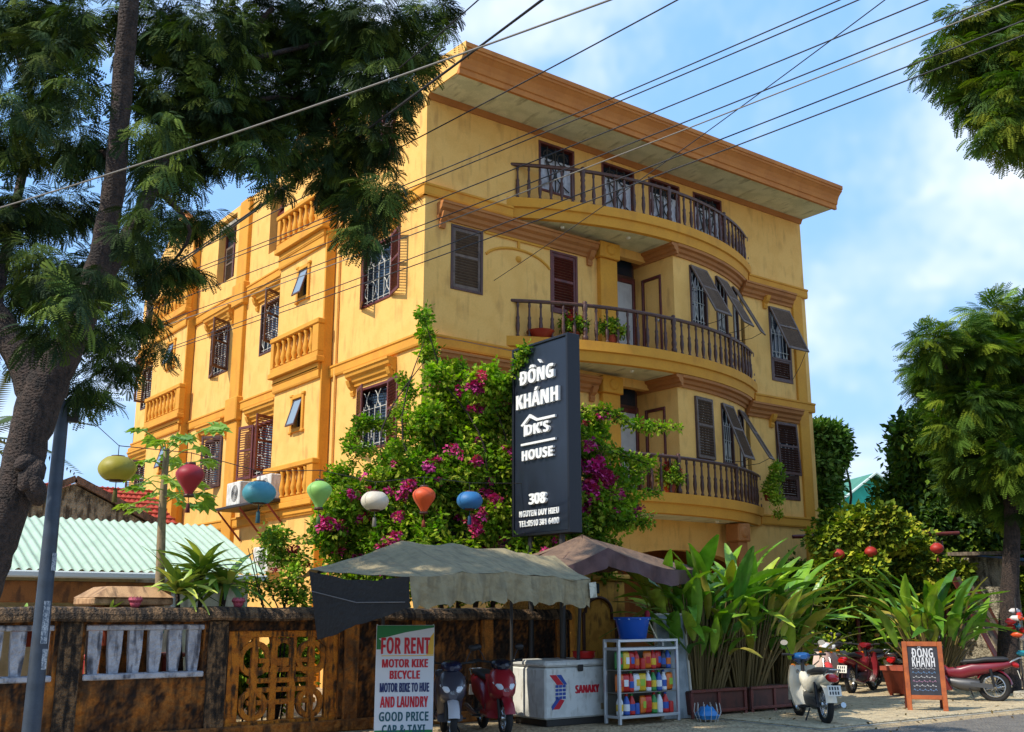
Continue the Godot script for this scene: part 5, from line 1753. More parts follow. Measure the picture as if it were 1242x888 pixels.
func build_garden() -> void:
	var r := RandomNumberGenerator.new()
	r.seed = 8
	M.stalk = plain(rgb(110, 92, 50), 0.7)
	M.leaf_bright = leafy(0.7, Color(0.75, 0.95, 0.2))
	M.leaf_bright.metallic_specular = 0.3
	M.petal = leafy(0.6, Color(0.7, 0.2, 0.45))
	# bougainvillea
	var o := thing("bougainvillea", "huge bougainvillea with magenta blossom climbing over the garden wall", "shrub", Vector3(-0.8, 0, 2.8))
	var base := o.position
	var b := B()
	b.here(-base)
	for k in 5:
		wood_tube(b, [[-0.8 + k * 0.15, -0.1, 2.8, 0.06], [-0.9 + k * 0.3 - 0.4, 1.4, 2.9, 0.05], [-1.6 + k * 0.6, 3.0, 3.1, 0.035]], 7, 0.1, k)
	limbs_to(b, Vector3(-0.7, 2.4, 3.0), BOUGAINVILLEA, 0.03, 55)
	obj(o, "stem", b, M.bark)
	var spray := leaf_bunch(15, 0.13, 0.085, 0.03, r)
	var greens := [Color(0.24, 0.38, 0.025), Color(0.17, 0.3, 0.02), Color(0.36, 0.44, 0.03), Color(0.11, 0.21, 0.02), Color(0.42, 0.46, 0.05)]
	var c := crown(o, "foliage", BOUGAINVILLEA, spray, M.leaf_bright, 760.0, Vector2(0.8, 1.3), greens, 0.2, 21, 0.9)
	c.position = -base
	var arms := [[Vector3(-0.82, 7.3, 1.3), Vector3(-0.92, 6.4, 1.7), Vector3(-0.89, 5.45, 2.24), Vector3(-0.7, 4.9, 2.6)], [Vector3(0.5, 5.0, 4.0), Vector3(0.96, 5.05, 4.5), Vector3(1.34, 4.72, 4.9), Vector3(1.83, 4.72, 5.3)], [Vector3(0.2, 3.9, 4.2), Vector3(0.73, 3.1, 4.9), Vector3(1.02, 3.05, 5.4)], [Vector3(-1.4, 5.85, 1.6), Vector3(-1.35, 5.5, 1.8), Vector3(-1.6, 5.1, 1.8), Vector3(-1.5, 4.7, 2.2)], [Vector3(0.4, 4.8, 4.2), Vector3(0.8, 4.3, 4.7), Vector3(1.5, 4.1, 5.0)], [Vector3(-0.5, 5.4, 3.6), Vector3(-0.56, 5.75, 4.1), Vector3(-0.6, 5.95, 4.3)], [Vector3(-2.6, 4.4, 1.8), Vector3(-2.3, 4.9, 1.7), Vector3(-1.9, 4.8, 2.0)]]
	for k in arms.size():
		var pts := []
		for p in arms[k]:
			pts.append(p - base)
		var tb := B()
		tb.tube(pts, 0.014, 5)
		obj(o, "shoot", tb, M.bark)
		chain(o, "shoot_leaves", pts, spray, M.leaf_bright, 0.13, 80, Vector2(0.6, 1.0), greens, 300 + k)
	for k in 34:
		var s: Array = BOUGAINVILLEA[r.randi() % BOUGAINVILLEA.size()]
		if s[1] < 3.0 or (s[0] < -1.2 and s[1] > 4.4):
			continue
		var d := Vector3(r.randf_range(-1.0, 0.8), r.randf_range(0.2, 1.2), r.randf_range(-0.3, 1.0)).normalized()
		var p0: Vector3 = Vector3(s[0], s[1], s[2]) + d * s[3] * 0.8 - base
		var ln := r.randf_range(0.35, 0.75)
		var pts := [p0, p0 + d * ln * 0.5, p0 + d * ln + Vector3(0, -0.14, 0), p0 + d * ln * 1.35 + Vector3(0, -0.34, 0)]
		var tb := B()
		tb.tube(pts, 0.008, 4)
		obj(o, "shoot", tb, M.bark)
		chain(o, "shoot_leaves", pts, spray, M.leaf_bright, 0.08, 34, Vector2(0.5, 0.85), greens, 400 + k)
	var flower := leaf_bunch(10, 0.07, 0.07, 0.034, r)
	var fl := []
	for q in [[505, 0], [0, 0]]:
		pass
	for i in 150:
		var s: Array = BOUGAINVILLEA[r.randi() % BOUGAINVILLEA.size()]
		if s[3] < 0.28:
			continue
		var d := Vector3(r.randf_range(-1.0, 0.3), r.randf_range(-0.2, 0.9), r.randf_range(0.2, 1.0)).normalized()
		var p: Vector3 = Vector3(s[0], s[1], s[2]) + d * s[3] * 1.05
		fl.append([p.x, p.y, p.z, r.randf_range(0.03, 0.09)])
	for i in 12:
		fl.append([r.randf_range(0.2, 0.9), r.randf_range(2.9, 4.4), r.randf_range(4.5, 4.9), r.randf_range(0.06, 0.12)])
	c = crown(o, "blossom", fl, flower, M.petal, 1300.0, Vector2(0.7, 1.1), [Color(0.55, 0.02, 0.2), Color(0.66, 0.05, 0.3), Color(0.42, 0.015, 0.14), Color(0.5, 0.05, 0.1)], 0.1, 22)
	c.position = -base
	# heliconia clumps in the planters
	var leaves := [blade(0.95, 0.22, 0.32, 0.2, 0.012), blade(0.8, 0.19, 0.55, 0.18, 0.014), blade(1.05, 0.23, 0.2, 0.22, 0.012), blade(0.7, 0.2, 0.75, 0.15, 0.016), blade(0.6, 0.17, 0.45, 0.26, 0.03), blade(1.15, 0.26, 0.42, 0.1, 0.03), blade(0.9, 0.21, 0.95, 0.24, 0.035)]
	var gm := []
	for c2 in [rgb(126, 172, 46), rgb(100, 150, 42), rgb(160, 192, 56), rgb(78, 126, 44), rgb(178, 196, 66), rgb(120, 160, 48), rgb(104, 150, 44), rgb(172, 158, 70)]:
		var m := skinned(skin(62 + c2.r8, c2, c2.darkened(0.2), 0.7, c2.lightened(0.25), 0.4, 0.05, 128), 0.5, 0.35)
		m.backlight_enabled = true
		m.backlight = Color(0.6, 0.7, 0.15)
		m.cull_mode = BaseMaterial3D.CULL_DISABLED
		gm.append(m)
	M.leaf_green = gm
	big_leaf_plant("heliconia", "heliconia clump with upright paddle leaves nearest the goods cabinet", Vector3(2.0, 0.35, 5.5), 118, 0.95, 2.45, leaves, 31, "heliconias in the planter boxes", gm)
	big_leaf_plant("heliconia", "tallest heliconia clump in the middle of the brown planter box", Vector3(3.0, 0.35, 5.5), 124, 1.0, 2.5, leaves, 32, "heliconias in the planter boxes", gm)
	big_leaf_plant("heliconia", "heliconia clump behind the parked white motorbike", Vector3(4.1, 0.3, 5.3), 112, 1.0, 2.3, leaves, 33, "heliconias in the planter boxes", gm)
	big_leaf_plant("heliconia", "leafy heliconia in a terracotta pot behind the chalkboard", Vector3(8.75, 0.45, 5.5), 92, 1.1, 2.15, leaves, 34, "", gm)
	# dracaena on the wall
	var strap := [blade(0.75, 0.15, 0.6, 0.12), blade(0.65, 0.14, 0.9, 0.1), blade(0.8, 0.15, 0.35, 0.12)]
	var sm := [plain(rgb(126, 158, 44), 0.45), plain(rgb(92, 130, 40), 0.45), plain(rgb(198, 204, 92), 0.45), plain(rgb(60, 92, 36), 0.45)]
	for m in sm:
		m.backlight_enabled = true
		m.backlight = Color(0.3, 0.35, 0.08)
	o = thing("dracaena", "variegated dracaena with striped strap leaves above the garden wall", "plant", Vector3(-5.74, 0, 3.6))
	b = B()
	for q in [Vector3(0, 2.1, 0), Vector3(0.34, 1.95, 0.05), Vector3(-0.36, 1.85, 0.1)]:
		b.tube([Vector3(q.x * 0.3, 0, 0), q], [0.04, 0.03], 7)
	obj(o, "stem", b, M.bark)
	for k in 105:
		var q: Vector3 = [Vector3(0, 2.1, 0), Vector3(0.34, 1.95, 0.05), Vector3(-0.36, 1.85, 0.1)][k % 3]
		put(o, "leaf", strap[k % 3 if k % 2 else 0], sm[r.randi() % 4], T(q, Vector3(-r.randf_range(0.1, 1.3), r.randf() * TAU, r.randfn() * 0.3), Vector3.ONE * r.randf_range(0.7, 1.05)))
	# papaya
	o = thing("papaya_tree", "young papaya tree with a bare thin trunk beside the red lantern", "tree", Vector3(-6.1, 0, 3.0))
	b = B()
	wood_tube(b, [[0, 0, 0, 0.075], [0.0, 1.7, 0, 0.07], [-0.05, 3.0, 0, 0.055], [-0.05, 3.9, 0, 0.04]], 10, 0.03, 2)
	obj(o, "trunk", b, skinned(skin(63, rgb(148, 128, 98), rgb(118, 102, 78), 0.8, rgb(90, 78, 60), 0.7, 0.1, 256), 0.5, 0.9))
	var pap := B()
	for lobe in 7:
		var a := (lobe - 3) * 0.55
		for s in [-1.0, 1.0]:
			var d := Vector3(sin(a), 0, cos(a))
			var sd: Vector3 = Vector3(cos(a), 0.15, -sin(a)) * s
			var l := 0.26 - 0.03 * absf(lobe - 3)
			pap.face(Vector3.ZERO, d * l * 0.55 + sd * 0.055, d * l + Vector3(0, -0.05, 0))
			pap.face(d * l * 0.4, d * l * 0.5 + sd * 0.1, d * l * 0.72 + sd * 0.02)
	var pm := pap.mesh()
	var pgreens := []
	for c3 in [rgb(120, 158, 52), rgb(96, 138, 46), rgb(150, 178, 66)]:
		var m := plain(c3, 0.5)
		m.backlight_enabled = true
		m.backlight = Color(0.5, 0.6, 0.12)
		pgreens.append(m)
	for k in 26:
		var yaw := k * 2.4
		var h := 3.9 - 0.055 * k * 0.6
		var rise := r.randf_range(-0.25, 0.6) if k > 6 else r.randf_range(0.3, 0.9)
		var reach := r.randf_range(0.35, 0.62)
		var tip := Vector3(sin(yaw) * reach, h + rise * reach, cos(yaw) * reach)
		var st := B()
		st.tube([Vector3(-0.05, h, 0), Vector3(-0.05, h, 0).lerp(tip, 0.5) + Vector3(0, 0.06, 0), tip], 0.009, 5)
		var sto := obj(o, "leaf_stalk", st, pgreens[2])
		put(sto, "leaf", pm, pgreens[r.randi() % 3], T(tip, Vector3(r.randf_range(-0.1, 0.6), yaw, r.randfn() * 0.3), Vector3.ONE * r.randf_range(0.9, 1.35)))
	# low greenery behind the pierced panel
	o = thing("low_shrub", "low sunlit shrub seen through the pierced wall panel", "shrub", Vector3(-4.6, 0, 2.6))
	var lows := []
	for k in 12:
		lows.append([r.randf_range(-0.9, 0.9), r.randf_range(0.2, 1.2), r.randf_range(-0.5, 0.3), 0.36])
	crown(o, "foliage", lows, spray, M.leaf, 520.0, Vector2(0.9, 1.5), greens, 0.1, 44)
	b = B()
	for k in 5:
		b.tube([Vector3(-0.6 + k * 0.3, 0, 0), Vector3(-0.7 + k * 0.35, 1.0, 0)], 0.015, 5)
	obj(o, "stem", b, M.bark)
	# thin flowering shrub by the side wall
	o = thing("flowering_shrub", "thin airy shrub with a few red flowers beside the grey awning", "shrub", Vector3(-4.5, 0, 3.5))
	base = o.position
	b = B()
	for k in 6:
		b.tube([Vector3(0, 0, 0), Vector3(r.randfn() * 0.12, 1.2, r.randfn() * 0.1), Vector3(r.randfn() * 0.35, 2.1 + r.randf() * 0.6, r.randfn() * 0.3)], [0.02, 0.014, 0.006], 5)
	obj(o, "stem", b, M.bark)
	var cl := []
	for k in 16:
		cl.append([r.randfn() * 0.28, r.randf_range(1.55, 2.75), r.randfn() * 0.25, r.randf_range(0.12, 0.24)])
	crown(o, "foliage", cl, leaf_bunch(9, 0.1, 0.07, 0.022, r), M.leaf, 560.0, Vector2(0.8, 1.3), greens, 0.1, 41)
	crown(o, "blossom", [[0.1, 2.5, 0.1, 0.06], [-0.2, 2.2, 0.2, 0.05], [0.25, 2.3, 0.2, 0.05]], flower, M.petal, 1500.0, Vector2(0.5, 0.7), [Color(0.5, 0.02, 0.02)], 0.0, 42)
	# small plants along the wall top, behind it
	for q in [[-8.0, 1.75, "bromeliad with yellow-green leaves behind the wall by the leaning trunk"], [-6.98, 1.78, "small leafy seedling behind the coping beside the stone pier cap"]]:
		o = thing("pot_plant", q[2], "plant", Vector3(q[0], 1.2, 3.75))
		b = B()
		b.lathe([Vector2(0, 0), Vector2(0.12, 0), Vector2(0.16, 0.4), Vector2(0.13, 0.38), Vector2(0, 0.36)], 12)
		obj(o, "pot", b, M.terracotta)
		for k in 16:
			put(o, "leaf", strap[k % 3], sm[k % 3], T(Vector3(0, 0.36, 0), Vector3(-r.randf_range(0.2, 1.3), r.randf() * TAU, 0), Vector3.ONE * r.randf_range(0.3, 0.5)))
	for q in [[-6.78, "dusty pink ceramic lotus on the coping beside the stone pier cap"], [-5.4, "dusty pink ceramic lotus on the coping under the dracaena"]]:
		o = thing("lotus_ornament", q[1], "ornament", Vector3(q[0], 1.67, 4.1), 0.0, "pink lotus ornaments on the garden wall")
		b = B()
		b.lathe([Vector2(0, 0), Vector2(0.05, 0), Vector2(0.07, 0.05), Vector2(0.05, 0.1), Vector2(0, 0.12)], 10)
		obj(o, "heart", b, plain(rgb(170, 70, 84), 0.6))
		for k in 12:
			var pb := B()
			pb.here(Vector3(0, 0.02, 0), Vector3(0, k * TAU / 12, 0))
			pb.face(Vector3(-0.03, 0, 0.03), Vector3(0.03, 0, 0.03), Vector3(0.035, 0.07, 0.085))
			pb.face(Vector3(-0.03, 0, 0.03), Vector3(0.035, 0.07, 0.085), Vector3(-0.035, 0.07, 0.085))
			pb.face(Vector3(-0.035, 0.07, 0.085), Vector3(0.035, 0.07, 0.085), Vector3(0, 0.12, 0.075))
			obj(o, "petal", pb, plain(rgb(176, 76, 92), 0.6))
	# stone cap of an old pier behind the wall
	o = thing("stone_pier", "stepped stone pier cap rising behind the garden wall", "pier", Vector3(-6.7, 0, 3.35))
	b = B()
	b.span(Vector3(-0.35, 0, -0.3), Vector3(0.35, 1.7, 0.3), 0.02)
	obj(o, "shaft", b, M.moss)
	b = B()
	b.span(Vector3(-0.52, 1.7, -0.45), Vector3(0.52, 1.8, 0.45), 0.02)
	b.here(Vector3(0, 1.8, 0), Vector3(0, PI / 4, 0))
	b.lathe([Vector2(0.72, 0), Vector2(0.44, 0.14), Vector2(0, 0.15)], 4, false)
	obj(o, "cap", b, skinned(skin(64, rgb(186, 146, 104), rgb(146, 110, 76), 0.9, rgb(80, 60, 42), 0.7, 0.14, 256), 0.8, 0.95))
	# balcony plants
	for q in [[3.75, 7.55, 0.42, 0.3, "red flowering pot plant on the middle balcony behind the sign", 1], [4.62, 7.55, 0.72, 0.26, "round leafy pot plant on the middle balcony", 0], [6.1, 4.25, 0.95, 0.3, "leafy pot plant with red flowers on the lowest balcony", 1], [10.3, 4.4, 0.35, 0.3, "straggling green creeper at the end of the lowest balcony", 2]]:
		o = thing("balcony_plant", q[4], "plant", Vector3(q[0], q[1], q[2]), 0.0, "plants on the curved balconies")
		b = B()
		b.lathe([Vector2(0, 0), Vector2(0.11, 0), Vector2(0.15, 0.22), Vector2(0.13, 0.22), Vector2(0, 0.2)], 12)
		obj(o, "pot", b, M.terracotta)
		var pc := [[0, 0.42, 0, q[3]], [0.12, 0.34, 0.05, q[3] * 0.7], [-0.14, 0.36, 0, q[3] * 0.7]]
		if q[5] == 2:
			pc = [[0, 0.3, 0.1, 0.25], [0.1, 0.6, 0.1, 0.2], [-0.1, 0.0, 0.3, 0.18], [0.15, 0.85, 0.1, 0.14], [-0.12, -0.35, 0.35, 0.12]]
		crown(o, "foliage", pc, spray, M.leaf, 900.0, Vector2(0.6, 1.0), greens, 0.1, 50 + int(q[0] * 10))
		if q[5] == 1:
			crown(o, "blossom", [[-0.1, 0.62, 0.05, 0.1], [0.18, 0.55, 0.1, 0.08], [-0.2, 0.5, 0.1, 0.08]], flower, M.petal, 1200.0, Vector2(0.6, 0.8), [Color(0.4, 0.02, 0.03)], 0.0, 60)
	o = thing("red_basin", "shallow red basin on the middle balcony above the sign", "basin", Vector3(2.95, 7.54, 0.22))
	b = B()
	b.lathe([Vector2(0, 0), Vector2(0.2, 0), Vector2(0.3, 0.16), Vector2(0.32, 0.17), Vector2(0.29, 0.15), Vector2(0.19, 0.03), Vector2(0, 0.03)], 20)
	obj(o, "bowl", b, plain(rgb(150, 44, 34), 0.4))

func cloth(rows: Array, steps: int, sag: float, wrinkle: float, sd: int) -> Array:
	# rows of control points, resampled with smooth sag and small creases
	var f := FastNoiseLite.new()
	f.seed = sd
	f.frequency = 1.6
	var g := []
	var nr := rows.size()
	for i in (nr - 1) * steps + 1:
		var t := float(i) / steps
		var a: int = min(int(t), nr - 2)
		var line := []
		var nc: int = rows[0].size()
		for j in (nc - 1) * steps + 1:
			var s := float(j) / steps
			var c: int = min(int(s), nc - 2)
			var u := s - c
			var v := t - a
			var p: Vector3 = rows[a][c].lerp(rows[a][c + 1], u).lerp(rows[a + 1][c].lerp(rows[a + 1][c + 1], u), v)
			p.y -= sag * 4.0 * (u * (1.0 - u) * 0.6 + v * (1.0 - v) * 0.4)
			p += Vector3(0, f.get_noise_3d(p.x * 1.3, p.y, p.z * 1.3) * wrinkle, f.get_noise_3d(p.z, p.x * 2.0, 3.0) * wrinkle * 0.5)
			line.append(p)
		g.append(line)
	return g

func valance(top: Array, drop: float, scallops: int, fold: float, sd: int) -> Array:
	var r := RandomNumberGenerator.new()
	r.seed = sd
	var n := 72
	var rows := []
	for k in 7:
		rows.append([])
	for i in n + 1:
		var t := float(i) / n * (top.size() - 1)
		var a: int = min(int(t), top.size() - 2)
		var u := t - a
		var p: Vector3 = top[a].lerp(top[a + 1], u)
		p.y -= 0.11 * u * (1.0 - u) - 0.012
		var cut := drop * (1.0 - 0.16 * absf(sin(float(i) / n * PI * scallops)))
		for k in 7:
			var q := k / 6.0
			var w := sin(float(i) / n * 41.0 + q * 1.5) * fold * q + sin(float(i) / n * 97.0) * fold * 0.4 * q
			rows[k].append(p + Vector3(w * 0.3, -cut * q, w + 0.03 * q))
	return rows

func build_stall() -> void:
	var r := RandomNumberGenerator.new()
	r.seed = 15
	var canvas := skinned(skin(71, rgb(146, 132, 98), rgb(122, 110, 82), 0.8, rgb(90, 82, 62), 0.5, 0.05, 512, 0.56), 1.7, 0.85, 0.05, 3.0)
	var brown := skinned(skin(72, rgb(124, 98, 76), rgb(98, 76, 60), 0.8, rgb(84, 64, 56), 0.6, 0.06, 512, 0.54), 1.5, 0.85, 0.05, 3.0)
	var maroon := skinned(skin(73, rgb(92, 66, 62), rgb(74, 50, 48), 0.8, rgb(60, 44, 44), 0.6, 0.06, 256), 1.0, 0.85)
	var black := skinned(skin(74, rgb(30, 29, 28), rgb(24, 23, 23), 0.8, rgb(36, 34, 32), 0.4, 0.1, 256), 1.0, 0.8, 0.05, 3.0)
	# grey-green awning
	var o := thing("grey_awning", "sagging grey-green canvas awning over the parked scooters", "awning")
	var rows := [
		[Vector3(-5.0, 2.05, 5.0), Vector3(-4.2, 2.25, 5.0), Vector3(-3.3, 2.25, 5.0), Vector3(-2.4, 2.22, 5.0), Vector3(-1.5, 2.15, 5.0)],
		[Vector3(-5.3, 2.11, 6.0), Vector3(-4.13, 2.5, 6.2), Vector3(-3.35, 2.5, 6.2), Vector3(-2.48, 2.46, 6.2), Vector3(-1.6, 2.38, 6.2)],
		[Vector3(-4.86, 2.0, 7.6), Vector3(-4.1, 2.06, 7.55), Vector3(-3.35, 2.09, 7.4), Vector3(-2.5, 2.06, 7.25), Vector3(-1.72, 2.03, 7.1)]]
	var b := B()
	b.sheet(cloth(rows, 12, 0.045, 0.03, 5), 0.006)
	obj(o, "canopy", b, canvas)
	b = B()
	b.sheet(valance([Vector3(-4.86, 2.0, 7.6), Vector3(-4.1, 2.06, 7.55), Vector3(-3.35, 2.09, 7.4), Vector3(-2.5, 2.06, 7.25), Vector3(-1.72, 2.03, 7.1)], 0.38, 11, 0.05, 6))
	obj(o, "valance", b, canvas)
	b = B()
	b.sheet(cloth([[Vector3(-4.87, 1.99, 7.6), Vector3(-5.1, 1.98, 6.8), Vector3(-5.31, 2.1, 6.0)], [Vector3(-4.86, 1.66, 7.62), Vector3(-5.12, 1.46, 6.85), Vector3(-5.24, 1.28, 6.15)]], 10, 0.02, 0.03, 7), 0.005)
	obj(o, "side_flap", b, black)
	b = B()
	b.tube([Vector3(-4.9, 1.72, 7.58), Vector3(-5.12, 1.72, 6.86), Vector3(-5.3, 1.86, 6.05)], 0.006, 5)
	obj(o, "flap_cord", b, plain(rgb(110, 108, 106), 0.8))
	for p in [Vector3(-4.8, 2.0, 7.5), Vector3(-3.35, 2.08, 7.35), Vector3(-1.75, 2.02, 7.0), Vector3(-5.2, 2.1, 6.0), Vector3(-1.5, 2.14, 5.05), Vector3(-3.7, 2.2, 5.05)]:
		if p.z > 5.5:
			continue
		b = B()
		b.tube([Vector3(p.x, 0, p.z), p], 0.024, 8)
		obj(o, "pole", b, M.black_iron)
	b = B()
	b.tube([Vector3(-4.8, 1.98, 7.5), Vector3(-3.35, 2.06, 7.35), Vector3(-1.75, 2.0, 7.0)], 0.02, 6)
	obj(o, "spar", b, M.black_iron)
	b = B()
	b.tube([Vector3(-5.2, 2.08, 6.0), Vector3(-4.13, 2.44, 6.2), Vector3(-1.6, 2.32, 6.2)], 0.02, 6)
	obj(o, "spar", b, M.black_iron)
	for q in [[Vector3(-3.7, 2.15, 5.05), Vector3(-4.8, 1.97, 7.5)], [Vector3(-1.5, 2.1, 5.05), Vector3(-1.75, 1.99, 7.0)]]:
		b = B()
		b.tube(q, 0.02, 6)
		obj(o, "arm", b, M.black_iron)
	b = B()
	b.here(Vector3(-1.71, 1.9, 7.14), Vector3(0, 0.2, 0.1))
	b.box(Vector3.ZERO, Vector3(0.15, 0.2, 0.004))
	obj(o, "patch", b, skinned(skin(75, rgb(196, 192, 172), rgb(150, 146, 126), 0.9, rgb(110, 106, 90), 0.6, 0.1, 128), 0.3, 0.9))
	# brown umbrella awning
	o = thing("brown_awning", "faded brown market umbrella over the freezer and goods cabinet", "awning")
	var peak := Vector3(-0.56, 2.76, 5.6)
	var rim := [Vector3(-2.3, 2.15, 5.6), Vector3(-2.0, 2.12, 6.5), Vector3(-0.94, 2.5, 6.6), Vector3(0.39, 2.24, 6.45), Vector3(2.3, 2.34, 5.45), Vector3(1.2, 2.3, 4.6), Vector3(-0.5, 2.35, 4.3), Vector3(-1.9, 2.2, 4.5)]
	b = B()
	var net := []
	for k in 9:
		var q := k / 8.0
		var line := []
		for i in rim.size() * 6 + 1:
			var t := float(i) / 6.0
			var a := int(t) % rim.size()
			var u := t - int(t)
			var p: Vector3 = rim[a].lerp(rim[(a + 1) % rim.size()], u)
			p.y -= 0.12 * 4.0 * u * (1.0 - u) * 0.5
			var w := peak.lerp(p, q)
			w.y -= 0.16 * q * (1.0 - q)
			line.append(w + Vector3(0, 0.012 * sin(i * 2.3 + k), 0))
		net.append(line)
	b.sheet(net, 0.006)
	obj(o, "canopy", b, brown)
	b = B()
	b.sheet(valance([rim[0], rim[1], rim[2], rim[3], rim[4]], 0.26, 4, 0.045, 9))
	obj(o, "valance", b, maroon)
	b = B()
	b.tube([Vector3(-0.56, 0, 5.4), Vector3(-0.56, 2.74, 5.6)], 0.026, 8)
	obj(o, "pole", b, M.black_iron)
	b = B()
	for p in rim:
		b.tube([Vector3(-0.56, 2.7, 5.6), p - Vector3(0, 0.04, 0)], 0.012, 5)
	obj(o, "ribs", b, M.wood)
	# printed banner
	o = thing("rent_banner", "tall white FOR RENT banner with red and blue lettering", "banner", Vector3(-3.93, 0, 6.02), deg_to_rad(-27))
	b = B()
	b.span(Vector3(-0.37, 0.06, -0.006), Vector3(0.37, 1.45, 0.006), 0.003)
	obj(o, "sheet", b, plain(rgb(214, 216, 218), 0.55))
	var green := plain(rgb(34, 120, 62), 0.6)
	b = B()
	b.plate([Vector2(-0.365, 1.28), Vector2(-0.25, 1.3), Vector2(0.0, 1.36), Vector2(0.365, 1.42), Vector2(0.365, 1.446), Vector2(-0.365, 1.446)], 0.006, 0.008)
	b.plate([Vector2(-0.365, 0.065), Vector2(0.365, 0.065), Vector2(0.365, 0.17), Vector2(-0.365, 0.17)], 0.006, 0.008)
	b.plate([Vector2(-0.365, 1.15), Vector2(-0.31, 1.15), Vector2(-0.31, 1.26), Vector2(-0.365, 1.3)], 0.006, 0.008)
	obj(o, "green_print", b, green)
	b = B()
	b.plate([Vector2(0.27, 1.08), Vector2(0.365, 1.08), Vector2(0.365, 1.36), Vector2(0.32, 1.3)], 0.006, 0.008)
	b.plate([Vector2(-0.3, 1.066), Vector2(0.365, 1.066), Vector2(0.365, 1.076), Vector2(-0.3, 1.076)], 0.006, 0.008)
	obj(o, "yellow_print", b, plain(rgb(226, 178, 60), 0.6))
	var red := plain(rgb(196, 24, 40), 0.6)
	var navy := plain(rgb(32, 44, 96), 0.6)
	var teal := plain(rgb(24, 84, 92), 0.6)
	for q in [["FOR RENT", 0.2, 1.19, 0.62, red], ["MOTOR KIKE", 0.1, 0.975, 0.58, red], ["BICYCLE", 0.1, 0.835, 0.38, red], ["MOTOR BIKE TO HUE", 0.11, 0.68, 0.62, navy], ["AND LAUNDRY", 0.13, 0.505, 0.6, red], ["GOOD PRICE", 0.11, 0.33, 0.62, teal], ["CAR & TAXI", 0.11, 0.175, 0.54, teal]]:
		words(o, q[0], q[1], 0.003, q[4], T(Vector3(0, q[2], 0.0105)), 1.0, false, q[4] == teal, q[3], 0.0032 if q[4] != teal else 0.0015)
	b = B()
	for s in [-1.0, 1.0]:
		b.tube([Vector3(s * 0.36, 0, -0.02), Vector3(s * 0.36, 1.46, -0.02)], 0.01, 6)
		b.tube([Vector3(s * 0.36, 1.4, -0.02), Vector3(s * 0.3, 0, -0.4)], 0.01, 6)
	obj(o, "stand", b, M.iron)
	# chest freezer
	o = thing("chest_freezer", "white chest freezer with red lettering and a globe emblem", "freezer", Vector3(-0.62, 0, 5.15))
	var enamel := skinned(skin(76, rgb(216, 216, 208), rgb(196, 196, 188), 0.7, rgb(150, 140, 120), 0.5, 0.025, 512, 0.6), 1.4, 0.35)
	b = B()
	b.span(Vector3(-0.66, 0.1, -0.42), Vector3(0.66, 0.82, 0.42), 0.025)
	obj(o, "body", b, enamel)
	b = B()
	b.span(Vector3(-0.68, 0.83, -0.44), Vector3(0.68, 0.92, 0.45), 0.03)
	obj(o, "lid", b, enamel)
	b = B()
	b.span(Vector3(-0.6, 0.0, -0.38), Vector3(0.6, 0.1, 0.38), 0.01)
	obj(o, "plinth", b, M.black_iron)
	b = B()
	b.span(Vector3(-0.05, 0.76, 0.42), Vector3(0.05, 0.86, 0.455), 0.012)
	obj(o, "latch", b, M.black_iron)
	b = B()
	b.span(Vector3(0.4, 0.2, 0.42), Vector3(0.6, 0.29, 0.432), 0.008)
	obj(o, "vent", b, plain(rgb(150, 130, 96), 0.6))
	words(o, "SANAKY", 0.11, 0.004, red, T(Vector3(0.14, 0.5, 0.424)), 1.0, false, true, 0.46, 0.007)
	var blue := plain(rgb(36, 70, 150), 0.5)
	b = B()
	b.here(Vector3(-0.38, 0.48, 0.42))
	b.plate([Vector2(-0.2, 0.24), Vector2(-0.08, 0.24), Vector2(0.06, 0.1), Vector2(-0.06, 0.1)], 0.0, 0.004)
	b.plate([Vector2(-0.14, -0.24), Vector2(-0.02, -0.24), Vector2(0.08, -0.12), Vector2(0.0, -0.1)], 0.0, 0.004)
	obj(o, "emblem_red", b, red)
	b = B()
	b.here(Vector3(-0.38, 0.48, 0.42))
	b.plate([Vector2(-0.07, 0.24), Vector2(0.02, 0.24), Vector2(0.13, 0.1), Vector2(0.07, 0.1)], 0.0, 0.005)
	b.plate([Vector2(-0.17, -0.2), Vector2(-0.15, -0.25), Vector2(0.0, -0.1), Vector2(-0.06, -0.08)], 0.0, 0.005)
	for row in 4:
		for col in 3:
			b.span(Vector3(-0.09 + col * 0.068, -0.1 + row * 0.053, 0.0), Vector3(-0.035 + col * 0.068, -0.062 + row * 0.053, 0.005))
	obj(o, "emblem_blue", b, blue)
	o = thing("red_bowl", "glossy red plastic bowl on the freezer lid", "bowl", Vector3(-0.3, 0.922, 5.3))
	b = B()
	b.lathe([Vector2(0, 0), Vector2(0.13, 0), Vector2(0.17, 0.03), Vector2(0.17, 0.1), Vector2(0.19, 0.115), Vector2(0.16, 0.11), Vector2(0.13, 0.09), Vector2(0, 0.1)], 20)
	obj(o, "bowl", b, plain(rgb(190, 34, 26), 0.25))
	# goods cabinet
	o = thing("goods_cabinet", "aluminium display cabinet of three shelves packed with drinks and snacks", "cabinet", Vector3(0.28, 0, 5.95))
	var alu := plain(rgb(196, 200, 202), 0.35, 0.6)
	b = B()
	var cw := 0.6
	for s in [-1.0, 1.0]:
		for z in [-0.15, 0.15]:
			b.span(Vector3(s * cw - 0.022, 0.02, z - 0.022), Vector3(s * cw + 0.022, 1.2, z + 0.022), 0.005)
	for y in [1.2, 1.08, 0.12]:
		for z in [-0.15, 0.15]:
			b.span(Vector3(-cw - 0.02, y - 0.02, z - 0.024), Vector3(cw + 0.02, y + 0.02, z + 0.024), 0.005)
		for s in [-1.0, 1.0]:
			b.span(Vector3(s * cw - 0.019, y - 0.019, -0.13), Vector3(s * cw + 0.019, y + 0.019, 0.13), 0.005)
	obj(o, "frame", b, alu)
